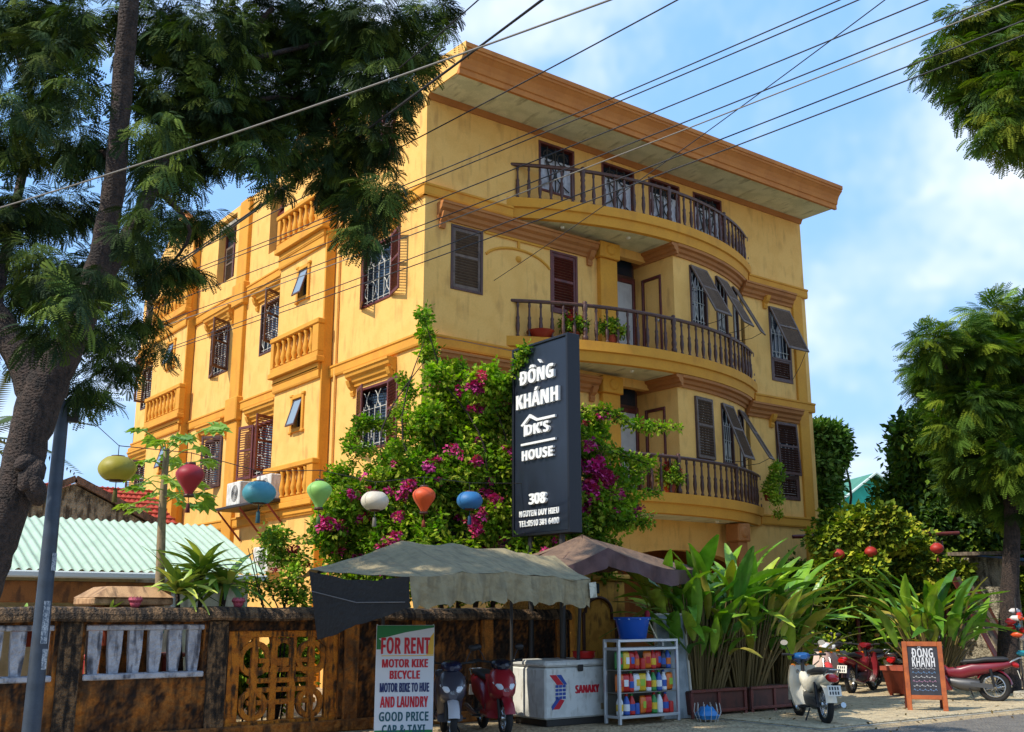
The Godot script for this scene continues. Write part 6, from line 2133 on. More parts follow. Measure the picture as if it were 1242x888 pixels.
	for y in [0.14, 0.46, 0.78]:
		b = B()
		b.span(Vector3(-cw + 0.02, y - 0.012, -0.14), Vector3(cw - 0.02, y, 0.14), 0.003)
		obj(o, "shelf", b, plain(rgb(120, 116, 104), 0.5))
	b = B()
	b.span(Vector3(-cw + 0.02, 1.19, -0.14), Vector3(cw - 0.02, 1.205, 0.14), 0.003)
	obj(o, "top", b, alu)
	b = B()
	b.span(Vector3(-cw + 0.02, 0.14, -0.16), Vector3(cw - 0.02, 1.08, -0.152))
	obj(o, "back_panel", b, plain(rgb(96, 92, 80), 0.6))
	var tall := B()
	tall.lathe([Vector2(0, 0), Vector2(0.034, 0), Vector2(0.036, 0.02), Vector2(0.036, 0.15), Vector2(0.02, 0.2), Vector2(0.013, 0.215), Vector2(0.013, 0.235), Vector2(0, 0.235)], 10)
	var bottle := tall.mesh()
	var cn := B()
	cn.lathe([Vector2(0, 0), Vector2(0.03, 0), Vector2(0.034, 0.01), Vector2(0.034, 0.125), Vector2(0.028, 0.135), Vector2(0, 0.135)], 10)
	var can := cn.mesh()
	var pk := B()
	pk.hull([[Vector3(-0.045, 0.11, 0), 0.008, 0.105], [Vector3(-0.03, 0.11, 0), 0.028, 0.11], [Vector3(0.03, 0.11, 0), 0.028, 0.11], [Vector3(0.045, 0.11, 0), 0.008, 0.105]], 8)
	var packet := pk.mesh()
	var cols := {"red": rgb(190, 36, 30), "orange": rgb(216, 110, 26), "yellow": rgb(222, 184, 40), "green": rgb(54, 136, 56), "blue": rgb(44, 84, 160), "white": rgb(220, 222, 220), "dark": rgb(40, 36, 48), "lime": rgb(150, 186, 56)}
	var plan := [[0.14, "lowest", ["white bottle", "blue bottle", "red bottle", "blue can", "orange packet", "red packet", "green bottle", "white bottle", "red bottle", "red can", "lime bottle", "green bottle", "red packet", "yellow bottle", "dark bottle", "lime bottle"]], [0.46, "middle", ["orange packet", "red packet", "red bottle", "white packet", "yellow packet", "white bottle", "green bottle", "blue bottle", "white bottle", "orange packet", "red packet", "red packet", "orange bottle", "lime bottle", "lime packet", "yellow packet"]], [0.78, "top", ["green packet", "yellow packet", "red packet", "red bottle", "red can", "orange packet", "red bottle", "red packet", "dark bottle", "blue bottle", "dark bottle", "dark packet", "red packet", "dark packet", "white packet", "red packet"]]]
	for row in plan:
		for k in 10:
			var w: PackedStringArray = row[2][k].split(" ")
			var g := thing(w[1], "%s %s, %s from the left on the %s shelf of the goods cabinet" % [w[0], w[1], ["first", "second", "third", "fourth", "fifth", "sixth", "seventh", "eighth", "ninth", "tenth"][k], row[1]], w[1], Vector3(-0.23 + 0.113 * k + r.randf_range(-0.008, 0.008), row[0] + 0.001, 6.02 + r.randf_range(-0.02, 0.01)), r.randf_range(-0.3, 0.3), "drinks and snacks in the goods cabinet")
			g.scale = Vector3(1.45, 1.2, 1.45)
			put(g, "body", {"bottle": bottle, "can": can, "packet": packet}[w[1]], plain(cols[w[0]], 0.3))
			if w[1] == "bottle":
				var cp := B()
				cp.here(Vector3(0, 0.225, 0))
				cp.lathe([Vector2(0, 0.03), Vector2(0.016, 0.03), Vector2(0.017, 0), Vector2(0, 0)], 8)
				obj(g, "cap", cp, plain(cols[["white", "red", "green", "blue", "yellow"][k % 5]], 0.4))
				cp = B()
				cp.here(Vector3(0, 0.05, 0))
				cp.lathe([Vector2(0.0365, 0), Vector2(0.0372, 0.004), Vector2(0.0372, 0.075), Vector2(0.0365, 0.079)], 10)
				obj(g, "label_band", cp, plain(cols[["white", "yellow", "red", "white", "orange", "blue"][(k * 5 + 1) % 6]], 0.5))
			elif w[1] == "packet":
				var cp := B()
				cp.span(Vector3(-0.026, 0.07, 0.026), Vector3(0.026, 0.15, 0.0295), 0.001)
				obj(g, "print", cp, plain(cols[["white", "yellow", "red", "blue", "lime"][(k * 3 + 2) % 5]], 0.5))
	# buckets and things round the cabinet
	o = thing("blue_bucket", "large blue plastic bucket on top of the goods cabinet", "bucket", Vector3(0.2, 1.206, 5.86))
	b = B()
	b.lathe([Vector2(0, 0), Vector2(0.2, 0), Vector2(0.26, 0.3), Vector2(0.285, 0.31), Vector2(0.285, 0.335), Vector2(0.25, 0.33), Vector2(0.19, 0.02), Vector2(0, 0.02)], 24)
	obj(o, "body", b, plain(rgb(26, 84, 176), 0.3))
	b = B()
	for k in 10:
		var a := k * TAU / 10
		b.here(Vector3(cos(a) * 0.268, 0.31, sin(a) * 0.268))
		b.box(Vector3.ZERO, Vector3(0.03, 0.03, 0.03), 0.006)
	obj(o, "lugs", b, plain(rgb(150, 180, 220), 0.4))
	o = thing("feather_broom", "broom handle with a red brush head leaning by the blue bucket", "broom", Vector3(0.62, 1.206, 5.85))
	b = B()
	b.tube([Vector3(0.06, 0, 0.05), Vector3(-0.07, 0.3, -0.02)], 0.012, 6)
	obj(o, "handle", b, plain(rgb(206, 190, 150), 0.5))
	b = B()
	b.here(Vector3(-0.07, 0.3, -0.02))
	b.lathe([Vector2(0, 0), Vector2(0.035, 0.01), Vector2(0.05, 0.08), Vector2(0.03, 0.13), Vector2(0, 0.14)], 9, true, 0.15)
	obj(o, "head", b, plain(rgb(150, 34, 52), 0.8))
	o = thing("leaning_board", "tall pale zinc board leaning beside the goods cabinet", "board", Vector3(1.12, 0, 5.85), deg_to_rad(-12))
	b = B()
	b.here(Vector3(0, 0, 0), Vector3(-0.1, 0, 0))
	b.span(Vector3(-0.27, 0.01, -0.02), Vector3(0.27, 1.58, 0.0), 0.004)
	obj(o, "panel", b, skinned(skin(77, rgb(150, 156, 156), rgb(120, 128, 130), 0.8, rgb(84, 90, 92), 0.6, 0.05, 256), 1.0, 0.5))
	b = B()
	b.here(Vector3(0, 0, 0), Vector3(-0.1, 0, 0))
	for s in [-1.0, 1.0]:
		b.span(Vector3(s * 0.28 - 0.02, 0.0, -0.03), Vector3(s * 0.28 + 0.02, 1.6, 0.02), 0.005)
	b.span(Vector3(-0.26, 1.57, -0.028), Vector3(0.26, 1.605, 0.018), 0.005)
	obj(o, "frame", b, plain(rgb(186, 176, 156), 0.6))
	o = thing("wire_basket", "crumpled bright blue bag in a wire basket on the ground by the board", "basket", Vector3(1.25, 0.006, 6.35))
	b = B()
	b.lathe([Vector2(0, 0.02), Vector2(0.16, 0.03), Vector2(0.21, 0.09), Vector2(0.15, 0.15), Vector2(0.1, 0.21), Vector2(0.04, 0.2), Vector2(0, 0.24)], 9, false, 0.25)
	obj(o, "bag", b, plain(rgb(48, 130, 196), 0.3))
	b = B()
	for k in 12:
		var a := k * TAU / 12
		b.tube([Vector3(cos(a) * 0.15, 0, sin(a) * 0.15), Vector3(cos(a) * 0.21, 0.14, sin(a) * 0.21), Vector3(cos(a) * 0.19, 0.26, sin(a) * 0.19)], 0.006, 4)
	obj(o, "wires", b, M.iron)
	# planter boxes in front of the heliconias
	M.planter = skinned(skin(78, rgb(84, 44, 34), rgb(64, 34, 28), 0.8, rgb(40, 26, 24), 0.6, 0.08, 256), 1.0, 0.6)
	for q in [[1.95, 1.3, "brown planter box nearest the goods cabinet"], [3.3, 1.2, "brown planter box beside the white motorbike"]]:
		o = thing("planter_box", q[2], "planter", Vector3(q[0], 0, 5.75), 0.0, "planter boxes along the forecourt")
		var hw: float = q[1] / 2
		b = B()
		b.span(Vector3(-hw, 0.06, -0.22), Vector3(hw, 0.4, 0.2), 0.01)
		obj(o, "box", b, M.planter)
		b = B()
		for s in [-1.0, 0.0, 1.0]:
			b.span(Vector3(s * (hw - 0.03) - 0.03, 0.0, 0.2), Vector3(s * (hw - 0.03) + 0.03, 0.42, 0.225), 0.005)
		b.span(Vector3(-hw, 0.38, 0.2), Vector3(hw, 0.43, 0.235), 0.008)
		b.span(Vector3(-hw, 0.07, 0.2), Vector3(hw, 0.12, 0.232), 0.008)
		obj(o, "trim", b, M.redwood)
		b = B()
		b.span(Vector3(-hw + 0.02, 0.38, -0.2), Vector3(hw - 0.02, 0.41, 0.18))
		obj(o, "soil", b, M.soil)
	for q in [[4.2, "slumped grey planting sack at the end of the planter boxes"], [4.75, "grey planting sack beside the front wheel of the white motorbike"]]:
		o = thing("planting_sack", q[1], "sack", Vector3(q[0] - 0.1, 0, 5.75), 0.3, "grey planting sacks")
		b = B()
		b.hull([[Vector3(-0.3, 0.2, 0), 0.1, 0.14], [Vector3(-0.22, 0.2, 0), 0.22, 0.2], [Vector3(0.0, 0.22, 0.02), 0.25, 0.22], [Vector3(0.2, 0.2, 0), 0.22, 0.2], [Vector3(0.3, 0.19, 0), 0.1, 0.13]], 12)
		obj(o, "sack", b, skinned(skin(79, rgb(92, 90, 88), rgb(70, 68, 66), 0.8, rgb(50, 48, 46), 0.6, 0.1, 256), 0.6, 0.9))
		b = B()
		b.tube([Vector3(-0.2, 0.38, 0.1), Vector3(0.0, 0.42, 0.14), Vector3(0.2, 0.39, 0.1)], 0.02, 6)
		obj(o, "rolled_rim", b, plain(rgb(104, 102, 98), 0.9))
	# blue chairs behind the plants
	for q in [[2.75, 4.5, "blue plastic chair seen between the heliconia stems"], [3.4, 4.35, "second blue plastic chair further along behind the heliconia stems"]]:
		o = thing("plastic_chair", q[2], "chair", Vector3(q[0], 0, q[1]), 0.4, "blue chairs behind the planters")
		var bm := plain(rgb(36, 92, 176), 0.4)
		b = B()
		b.span(Vector3(-0.22, 0.42, -0.2), Vector3(0.22, 0.46, 0.2), 0.015)
		obj(o, "seat", b, bm)
		b = B()
		b.span(Vector3(-0.22, 0.62, -0.23), Vector3(0.22, 0.92, -0.19), 0.02)
		b.span(Vector3(-0.22, 0.46, -0.23), Vector3(-0.18, 0.7, -0.19), 0.008)
		b.span(Vector3(0.18, 0.46, -0.23), Vector3(0.22, 0.7, -0.19), 0.008)
		obj(o, "backrest", b, bm)
		for s in [-1.0, 1.0]:
			for z in [-0.18, 0.18]:
				b = B()
				b.bar(Vector3(s * 0.22, 0, z * 1.15), Vector3(s * 0.19, 0.42, z), 0.04, 0.04)
				obj(o, "leg", b, bm)

func build_sign() -> void:
	var o := thing("guesthouse_sign", "tall dark blue two-sided sign with white raised hotel lettering", "sign", Vector3(-0.48, 0, 4.62))
	var panel := skinned(skin(81, rgb(28, 34, 46), rgb(23, 28, 38), 0.6, rgb(38, 46, 60), 0.4, 0.03, 256), 2.0, 0.35)
	var b := B()
	b.span(Vector3(-0.1, 2.86, -0.7), Vector3(0.1, 5.98, 0.7), 0.01)
	obj(o, "box", b, panel)
	b = B()
	for z in [-0.72, 0.72]:
		b.span(Vector3(-0.13, 2.82, z - 0.025), Vector3(0.13, 6.02, z + 0.025), 0.006)
	for y in [2.82, 5.98]:
		b.span(Vector3(-0.128, y - 0.002, -0.695), Vector3(0.128, y + 0.04, 0.695), 0.006)
	obj(o, "frame", b, plain(rgb(30, 32, 38), 0.4, 0.3))
	b = B()
	b.tube([Vector3(0.0, 0, -0.4), Vector3(0.0, 2.83, -0.4)], 0.05, 8)
	b.tube([Vector3(0.0, 0, 0.4), Vector3(0.0, 2.83, 0.4)], 0.05, 8)
	obj(o, "leg", b, M.black_iron)
	b = B()
	b.tube([Vector3(0, 5.99, -0.7), Vector3(0.06, 6.6, -2.6), Vector3(0.1, 7.1, -4.3)], 0.006, 5)
	obj(o, "stay_wire", b, M.black_iron)
	var white := plain(rgb(226, 226, 222), 0.5)
	for side in [-1.0, 1.0]:
		var t := facing(Vector3(side * 0.1, 0, 0), Vector3(side, 0, 0))
		for q in [["ĐÔNG", 0.23, 5.45, 0.9], ["KHÁNH", 0.24, 5.05, 1.1], ["DK'S", 0.17, 4.55, 0.6], ["HOUSE", 0.16, 4.13, 0.8], ["308", 0.17, 3.4, 0.42], ["NGUYEN DUY HIEU", 0.095, 3.18, 1.02], ["TEL:0510 381 6400", 0.095, 3.02, 1.02]]:
			words(o, q[0], q[1], 0.05 if q[1] > 0.15 else 0.02, white, t * T(Vector3(-0.04, q[2], 0.026 if q[1] > 0.15 else 0.012)), 1.0, false, false, q[3], 0.01 if q[1] > 0.15 else 0.004)
		b = B()
		b.at(t)
		b.plate([Vector2(-0.44, 4.63), Vector2(-0.24, 4.76), Vector2(-0.06, 4.68), Vector2(0.42, 4.68), Vector2(0.42, 4.72), Vector2(-0.05, 4.72), Vector2(-0.24, 4.82), Vector2(-0.48, 4.66)], 0.002, 0.04)
		b.span(Vector3(-0.4, 4.46, 0.002), Vector3(-0.36, 4.66, 0.04))
		b.span(Vector3(-0.48, 4.31, 0.002), Vector3(0.42, 4.345, 0.04))
		obj(o, "roof_emblem", b, white)
		b = B()
		b.at(t * T(Vector3(0.05, 5.66, 0.0)))
		b.plate([Vector2(-0.06, 0.05), Vector2(-0.02, 0.05), Vector2(0.04, -0.02), Vector2(0.01, -0.02)], 0.002, 0.05)
		obj(o, "tone_mark", b, white)

func wheel(parent: Node, p: Vector3, rad: float, spokes: bool) -> void:
	var b := B()
	b.here(p, Vector3(PI / 2, 0, 0))
	var t := 0.045
	var prof := []
	for i in 11:
		var a := TAU * i / 10.0
		prof.append(Vector2(rad - t + t * cos(a), t * sin(a)))
	b.lathe(prof, 26)
	var o := obj(parent, "wheel", b, M.rubber)
	b = B()
	b.here(p, Vector3(PI / 2, 0, 0))
	var ri := rad - 2 * t
	b.lathe([Vector2(ri - 0.02, -0.025), Vector2(ri + 0.012, -0.03), Vector2(ri + 0.012, 0.03), Vector2(ri - 0.02, 0.025), Vector2(ri - 0.02, -0.025)], 22)
	b.lathe([Vector2(0, -0.06), Vector2(0.045, -0.06), Vector2(0.045, 0.06), Vector2(0, 0.06)], 10)
	b.here(p)
	var n := 18 if spokes else 5
	for k in n:
		var a := k * TAU / n
		var d := Vector3(cos(a), sin(a), 0)
		if spokes:
			b.tube([d * 0.04 + Vector3(0, 0, 0.03 if k % 2 else -0.03), d * ri], 0.004, 4, false)
		else:
			b.bar(d * 0.03, d * ri, 0.03, 0.05, Vector3(0, 0, 1), 0.006)
	obj(o, "rim", b, M.chrome)

# forward is +x, rear axle over the origin
func motorbike(called: String, label: String, p: Vector3, turn: float, paint: Color, second: Color, o := {}) -> Node3D:
	var m := thing(called, label, "motorbike" if called == "motorbike" else "scooter", p, turn, o.get("group", ""))
	m.rotation.x = 0.0
	var scoot: bool = o.get("scooter", false)
	var rad := 0.25 if scoot else 0.285
	var wb := 1.22
	var body := plain(paint, 0.22)
	body.clearcoat_enabled = true
	body.clearcoat = 0.6
	var trim := plain(second, 0.35)
	wheel(m, Vector3(0, rad, 0), rad, not scoot)
	wheel(m, Vector3(wb, rad, 0), rad, not scoot)
	var b := B()
	for s in [-1.0, 1.0]:
		b.tube([Vector3(wb, rad, s * 0.075), Vector3(wb - 0.12, rad + 0.34, s * 0.07), Vector3(wb - 0.2, 0.72, s * 0.05)], [0.024, 0.026, 0.022], 8)
	obj(m, "fork", b, M.chrome if not scoot else M.black_iron)
	# mudguards
	for q in [[Vector3(wb, rad, 0), 0.25 if scoot else -0.15, 2.3, 0.07, "front_mudguard"], [Vector3(0, rad, 0), 0.5, 3.0, 0.08, "rear_mudguard"]]:
		var g := []
		for i in 13:
			var a := lerpf(q[1], q[2], i / 12.0)
			var row := []
			for j in 5:
				var s := (j - 2) / 2.0
				row.append(q[0] + Vector3(cos(a), sin(a), 0) * (rad + 0.035 - 0.03 * s * s) + Vector3(0, 0, s * q[3]))
			g.append(row)
		b = B()
		b.sheet(g, 0.004)
		obj(m, q[4], b, trim if q[4] == "front_mudguard" or not scoot else M.plastic)
	# leg shield
	b = B()
	var sh := []
	for i in 9:
		var t := i / 8.0
		var row := []
		var w := 0.17 + 0.09 * sin(PI * (0.2 + 0.7 * t)) if not scoot else 0.13 + 0.05 * t
		for j in 9:
			var s := (j - 4) / 4.0
			row.append(Vector3(wb - 0.34 + 0.19 * t - 0.17 * s * s + 0.03 * sin(t * PI), 0.22 + 0.58 * t, s * w))
		sh.append(row)
	b.sheet(sh, 0.02)
	obj(m, "leg_shield", b, body)
	# main body
	b = B()
	if scoot:
		b.hull([[Vector3(-0.34, 0.66, 0), 0.05, 0.05], [Vector3(-0.26, 0.64, 0), 0.12, 0.1], [Vector3(0.0, 0.58, 0), 0.17, 0.16], [Vector3(0.3, 0.52, 0), 0.17, 0.18], [Vector3(0.48, 0.42, 0), 0.15, 0.16], [Vector3(0.56, 0.34, 0), 0.14, 0.08]], 16)
		b.hull([[Vector3(0.5, 0.27, 0), 0.17, 0.05, 4.0], [Vector3(0.9, 0.27, 0), 0.17, 0.05, 4.0]], 14)
		b.hull([[Vector3(wb - 0.3, 0.66, 0), 0.17, 0.24], [Vector3(wb - 0.14, 0.67, 0), 0.19, 0.21], [Vector3(wb - 0.02, 0.63, 0), 0.15, 0.15], [Vector3(wb + 0.07, 0.58, 0), 0.05, 0.06]], 16)
	else:
		b.hull([[Vector3(-0.36, 0.7, 0), 0.04, 0.04], [Vector3(-0.25, 0.68, 0), 0.1, 0.07], [Vector3(0.05, 0.62, 0), 0.13, 0.1], [Vector3(0.35, 0.58, 0), 0.12, 0.13], [Vector3(0.55, 0.52, 0), 0.09, 0.12], [Vector3(0.75, 0.52, 0), 0.08, 0.09], [Vector3(wb - 0.3, 0.62, 0), 0.07, 0.1]], 14)
	obj(m, "body", b, body)
	b = B()
	b.hull([[Vector3(-0.28, 0.77, 0), 0.08, 0.03, 3.0], [Vector3(-0.2, 0.775, 0), 0.12, 0.045, 3.0], [Vector3(0.1, 0.765, 0), 0.125, 0.05, 3.0], [Vector3(0.28, 0.735, 0), 0.12, 0.045, 3.0], [Vector3(0.48, 0.72, 0), 0.09, 0.04, 3.0], [Vector3(0.54, 0.71, 0), 0.05, 0.02, 3.0]], 14)
	obj(m, "seat", b, M.seat)
	# headset, handlebar, lamp, mirrors
	var hx := wb - 0.26
	b = B()
	b.hull([[Vector3(hx - 0.12, 0.93, 0), 0.06, 0.03], [Vector3(hx - 0.05, 0.94, 0), 0.13, 0.06], [Vector3(hx + 0.06, 0.92, 0), 0.14, 0.075], [Vector3(hx + 0.13, 0.9, 0), 0.08, 0.06], [Vector3(hx + 0.16, 0.9, 0), 0.03, 0.03]], 14)
	obj(m, "headset", b, plain(o.get("headset", paint), 0.25))
	b = B()
	b.tube([Vector3(hx - 0.13, 0.97, -0.34), Vector3(hx - 0.06, 0.96, -0.2), Vector3(hx - 0.01, 0.94, 0), Vector3(hx - 0.06, 0.96, 0.2), Vector3(hx - 0.13, 0.97, 0.34)], 0.014, 7)
	b.tube([Vector3(hx - 0.02, 0.5, 0), Vector3(hx - 0.04, 0.92, 0)], 0.03, 8)
	obj(m, "handlebar", b, M.plastic)
	for s in [-1.0, 1.0]:
		b = B()
		b.tube([Vector3(hx - 0.13, 0.97, s * 0.24), Vector3(hx - 0.13, 0.97, s * 0.35)], 0.02, 8)
		obj(m, "grip", b, M.rubber)
		b = B()
		b.tube([Vector3(hx - 0.06, 0.97, s * 0.2), Vector3(hx - 0.08, 1.06, s * 0.24), Vector3(hx - 0.1, 1.13, s * 0.28)], 0.007, 5)
		b.at(Transform3D(Basis.from_euler(Vector3(0, 0, PI / 2)).scaled_local(Vector3(0.75, 1, 1.1)), Vector3(hx - 0.1, 1.15, s * 0.3)))
		b.lathe([Vector2(0, -0.02), Vector2(0.04, -0.018), Vector2(0.056, 0.0), Vector2(0.056, 0.012)], 14)
		var mr := obj(m, "mirror", b, M.plastic)
		b = B()
		b.at(Transform3D(Basis.from_euler(Vector3(0, 0, PI / 2)).scaled_local(Vector3(0.75, 1, 1.1)), Vector3(hx - 0.1, 1.15, s * 0.3)))
		b.lathe([Vector2(0, 0.0125), Vector2(0.054, 0.0125)], 14)
		obj(mr, "mirror_glass", b, M.mirror)
		b = B()
		b.at(T(Vector3((wb + 0.03) if scoot else (hx + 0.1), 0.66 if scoot else 0.8, s * 0.11)))
		b.hull([[Vector3(-0.04, 0, 0), 0.03, 0.02], [Vector3(0.0, 0, 0), 0.035, 0.022], [Vector3(0.03, 0, 0), 0.015, 0.01]], 9)
		if not scoot:
			obj(m, "indicator", b, M.amber)
	b = B()
	if scoot:
		b.hull([[Vector3(wb - 0.16, 0.73, 0), 0.17, 0.04], [Vector3(wb - 0.05, 0.69, 0), 0.16, 0.055], [Vector3(wb + 0.03, 0.64, 0), 0.11, 0.05], [Vector3(wb + 0.07, 0.61, 0), 0.04, 0.025]], 14)
	else:
		b.at(T(Vector3(hx + 0.13, 0.9, 0), Vector3(0, 0, -PI / 2)))
		b.lathe([Vector2(0.085, -0.03), Vector2(0.085, 0.0), Vector2(0.06, 0.03), Vector2(0, 0.042)], 16)
	obj(m, "headlight", b, M.lens)
	# tail
	b = B()
	b.hull([[Vector3(-0.45, 0.66, 0), 0.05, 0.03], [Vector3(-0.42, 0.665, 0), 0.085, 0.05], [Vector3(-0.34, 0.69, 0), 0.09, 0.05]], 12)
	obj(m, "tail_light", b, M.tail)
	b = B()
	b.here(Vector3(-0.43, 0.52, 0), Vector3(0, 0, -0.25))
	b.span(Vector3(-0.006, -0.09, -0.1), Vector3(0.006, 0.06, 0.1), 0.003)
	obj(m, "number_plate", b, M.plate)
	b = B()
	b.here(Vector3(-0.43, 0.52, 0), Vector3(0, 0, -0.25))
	for row in 2:
		for k in 4:
			b.span(Vector3(-0.0085, -0.07 + row * 0.065, -0.078 + k * 0.04), Vector3(-0.0065, -0.025 + row * 0.065, -0.056 + k * 0.04))
	obj(m, "plate_marks", b, M.plastic)
	b = B()
	b.tube([Vector3(-0.3, 0.72, -0.1), Vector3(-0.46, 0.8, -0.09), Vector3(-0.5, 0.8, 0.0), Vector3(-0.46, 0.8, 0.09), Vector3(-0.3, 0.72, 0.1)], 0.012, 6)
	obj(m, "grab_rail", b, M.chrome)
	# engine, exhaust, stand, dampers
	b = B()
	b.hull([[Vector3(0.24, 0.3, 0), 0.1, 0.1], [Vector3(0.34, 0.3, 0), 0.13, 0.12], [Vector3(0.6, 0.32, 0), 0.12, 0.11], [Vector3(0.78, 0.36, 0), 0.07, 0.07]], 12)
	b.bar(Vector3(0, rad, 0.1), Vector3(0.4, 0.32, 0.1), 0.03, 0.05)
	b.bar(Vector3(0, rad, -0.1), Vector3(0.4, 0.32, -0.1), 0.05, 0.08)
	obj(m, "engine", b, M.engine)
	b = B()
	b.tube([Vector3(0.6, 0.24, 0.1), Vector3(0.3, 0.2, 0.14), Vector3(0.05, 0.23, 0.16), Vector3(-0.3, 0.3, 0.17)], [0.02, 0.024, 0.045, 0.04], 10)
	obj(m, "exhaust", b, M.chrome)
	b = B()
	for s in [-1.0, 1.0]:
		b = B()
		b.tube([Vector3(0.0, rad, s * 0.11), Vector3(0.04, 0.6, s * 0.12)], 0.026, 9)
		obj(m, "damper", b, M.plastic)
	b = B()
	b.tube([Vector3(0.42, 0.22, -0.26), Vector3(0.42, 0.22, 0.26)], 0.014, 6)
	obj(m, "foot_bar", b, M.plastic)
	b = B()
	b.tube([Vector3(0.4, 0.2, -0.1), Vector3(0.34, 0.01, -0.2)], 0.012, 6)
	obj(m, "side_stand", b, M.plastic)
	m.rotation = Vector3(0, turn, 0)
	return m

func build_bikes() -> void:
	M.rubber = plain(rgb(30, 29, 28), 0.85)
	M.chrome = plain(rgb(186, 186, 184), 0.25, 0.9)
	M.plastic = plain(rgb(28, 28, 30), 0.5)
	M.seat = plain(rgb(36, 36, 38), 0.55)
	M.mirror = plain(rgb(225, 232, 240), 0.03, 1.0)
	M.lens = plain(rgb(216, 222, 228), 0.08)
	M.lens.clearcoat_enabled = true
	M.amber = plain(rgb(214, 120, 30), 0.2)
	M.tail = plain(rgb(176, 20, 22), 0.15)
	M.plate = plain(rgb(214, 210, 196), 0.5)
	M.engine = plain(rgb(92, 92, 92), 0.45, 0.6)
	# a bike whose rear axle stands at a and whose front wheel points to b
	var spots := [
		["scooter", "dark navy scooter with a silver mudguard parked beside the FOR RENT banner", Vector3(-2.78, 0, 5.2), Vector3(-3.35, 0, 6.25), rgb(58, 60, 72), rgb(176, 176, 178), {"scooter": true, "headset": rgb(26, 32, 60)}],
		["scooter", "red scooter parked between the navy scooter and the freezer", Vector3(-2.05, 0, 5.1), Vector3(-2.5, 0, 6.25), rgb(150, 20, 34), rgb(140, 22, 34), {"scooter": true, "headset": rgb(26, 30, 44)}],
		["motorbike", "cream white motorbike with blue headset parked by the planter sacks", Vector3(2.3, 0, 7.72), Vector3(2.98, 0, 6.7), rgb(222, 214, 192), rgb(222, 214, 192), {"headset": rgb(34, 84, 140)}],
		["motorbike", "white motorbike with a red-trimmed leg shield behind the cream one", Vector3(8.75, 0, 2.8), Vector3(7.85, 0, 3.65), rgb(224, 200, 190), rgb(196, 60, 60), {}],
		["motorbike", "dark maroon motorbike seen from behind in the middle of the forecourt", Vector3(7.7, 0, 4.3), Vector3(8.85, 0, 4.0), rgb(120, 26, 34), rgb(60, 40, 44), {}],
		["motorbike", "maroon motorbike with white number plate right of the chalkboard", Vector3(8.05, 0, 7.15), Vector3(7.45, 0, 6.1), rgb(116, 18, 34), rgb(116, 18, 34), {}],
		["motorbike", "black motorbike parked behind the terracotta pot", Vector3(8.6, 0, 4.75), Vector3(9.7, 0, 4.3), rgb(40, 40, 44), rgb(150, 30, 34), {}],
		["motorbike", "dark motorbike deep in the shade under the lantern hedge", Vector3(9.9, 0, 3.3), Vector3(9.0, 0, 3.1), rgb(50, 50, 54), rgb(60, 60, 64), {}]]
	for s in spots:
		var d: Vector3 = s[3] - s[2]
		var opt: Dictionary = s[6]
		opt.group = "motorbikes parked in front of the guesthouse"
		motorbike(s[0], s[1], s[2], atan2(-d.z, d.x), s[4], s[5], opt)

func lantern(label: String, p: Vector3, kind: String, rad: float, col: Color, group: String, ribs := 16) -> void:
	var o := thing("silk_lantern", label, "lantern", p, 0.0, group)
	var prof := []
	var n := 14
	for i in n + 1:
		var t := float(i) / n
		var w := 0.0
		match kind:
			"round": w = pow(sin(PI * clampf(t * 0.86 + 0.07, 0, 1)), 0.62)
			"drop": w = pow(sin(PI * clampf(pow(t, 1.75) * 0.9 + 0.05, 0, 1)), 0.75)
			_: w = pow(sin(PI * clampf(t * 0.8 + 0.1, 0, 1)), 0.5)
		var h := {"round": 1.5, "drop": 2.25, "flat": 1.25}[kind] as float
		prof.append(Vector2(rad * w, (t - 0.5) * h * rad))
	var b := B()
	b.lathe(prof, ribs * 2, true, 0.045)
	var silk := plain(col, 0.55)
	silk.rim_enabled = true
	silk.rim = 0.3
	silk.backlight_enabled = true
	silk.backlight = col * 0.5
	obj(o, "silk", b, silk)
	var top: float = prof[n].y
	var low: float = prof[0].y
	b = B()
	for y in [top, low]:
		b.here(Vector3(0, y, 0))
		b.lathe([Vector2(0, -0.02), Vector2(rad * 0.36, -0.02), Vector2(rad * 0.36, 0.02), Vector2(0, 0.02)], 12)
	obj(o, "hoop", b, M.wood)
	b = B()
	b.tube([Vector3(0, top, 0), Vector3(0, top + 0.16, 0)], 0.006, 5)
	obj(o, "hanger", b, M.black_iron)
	b = B()
	b.here(Vector3(0, low - 0.02, 0))
	b.lathe([Vector2(0.006, -0.08), Vector2(0.025, -0.1), Vector2(0.028, -0.14), Vector2(0.034, -0.24 * rad / 0.22), Vector2(0, -0.24 * rad / 0.22)], 8)
	b.tube([Vector3(0, 0, 0), Vector3(0, -0.1, 0)], 0.006, 4)
	obj(o, "tassel", b, plain(col.darkened(0.45), 0.8))

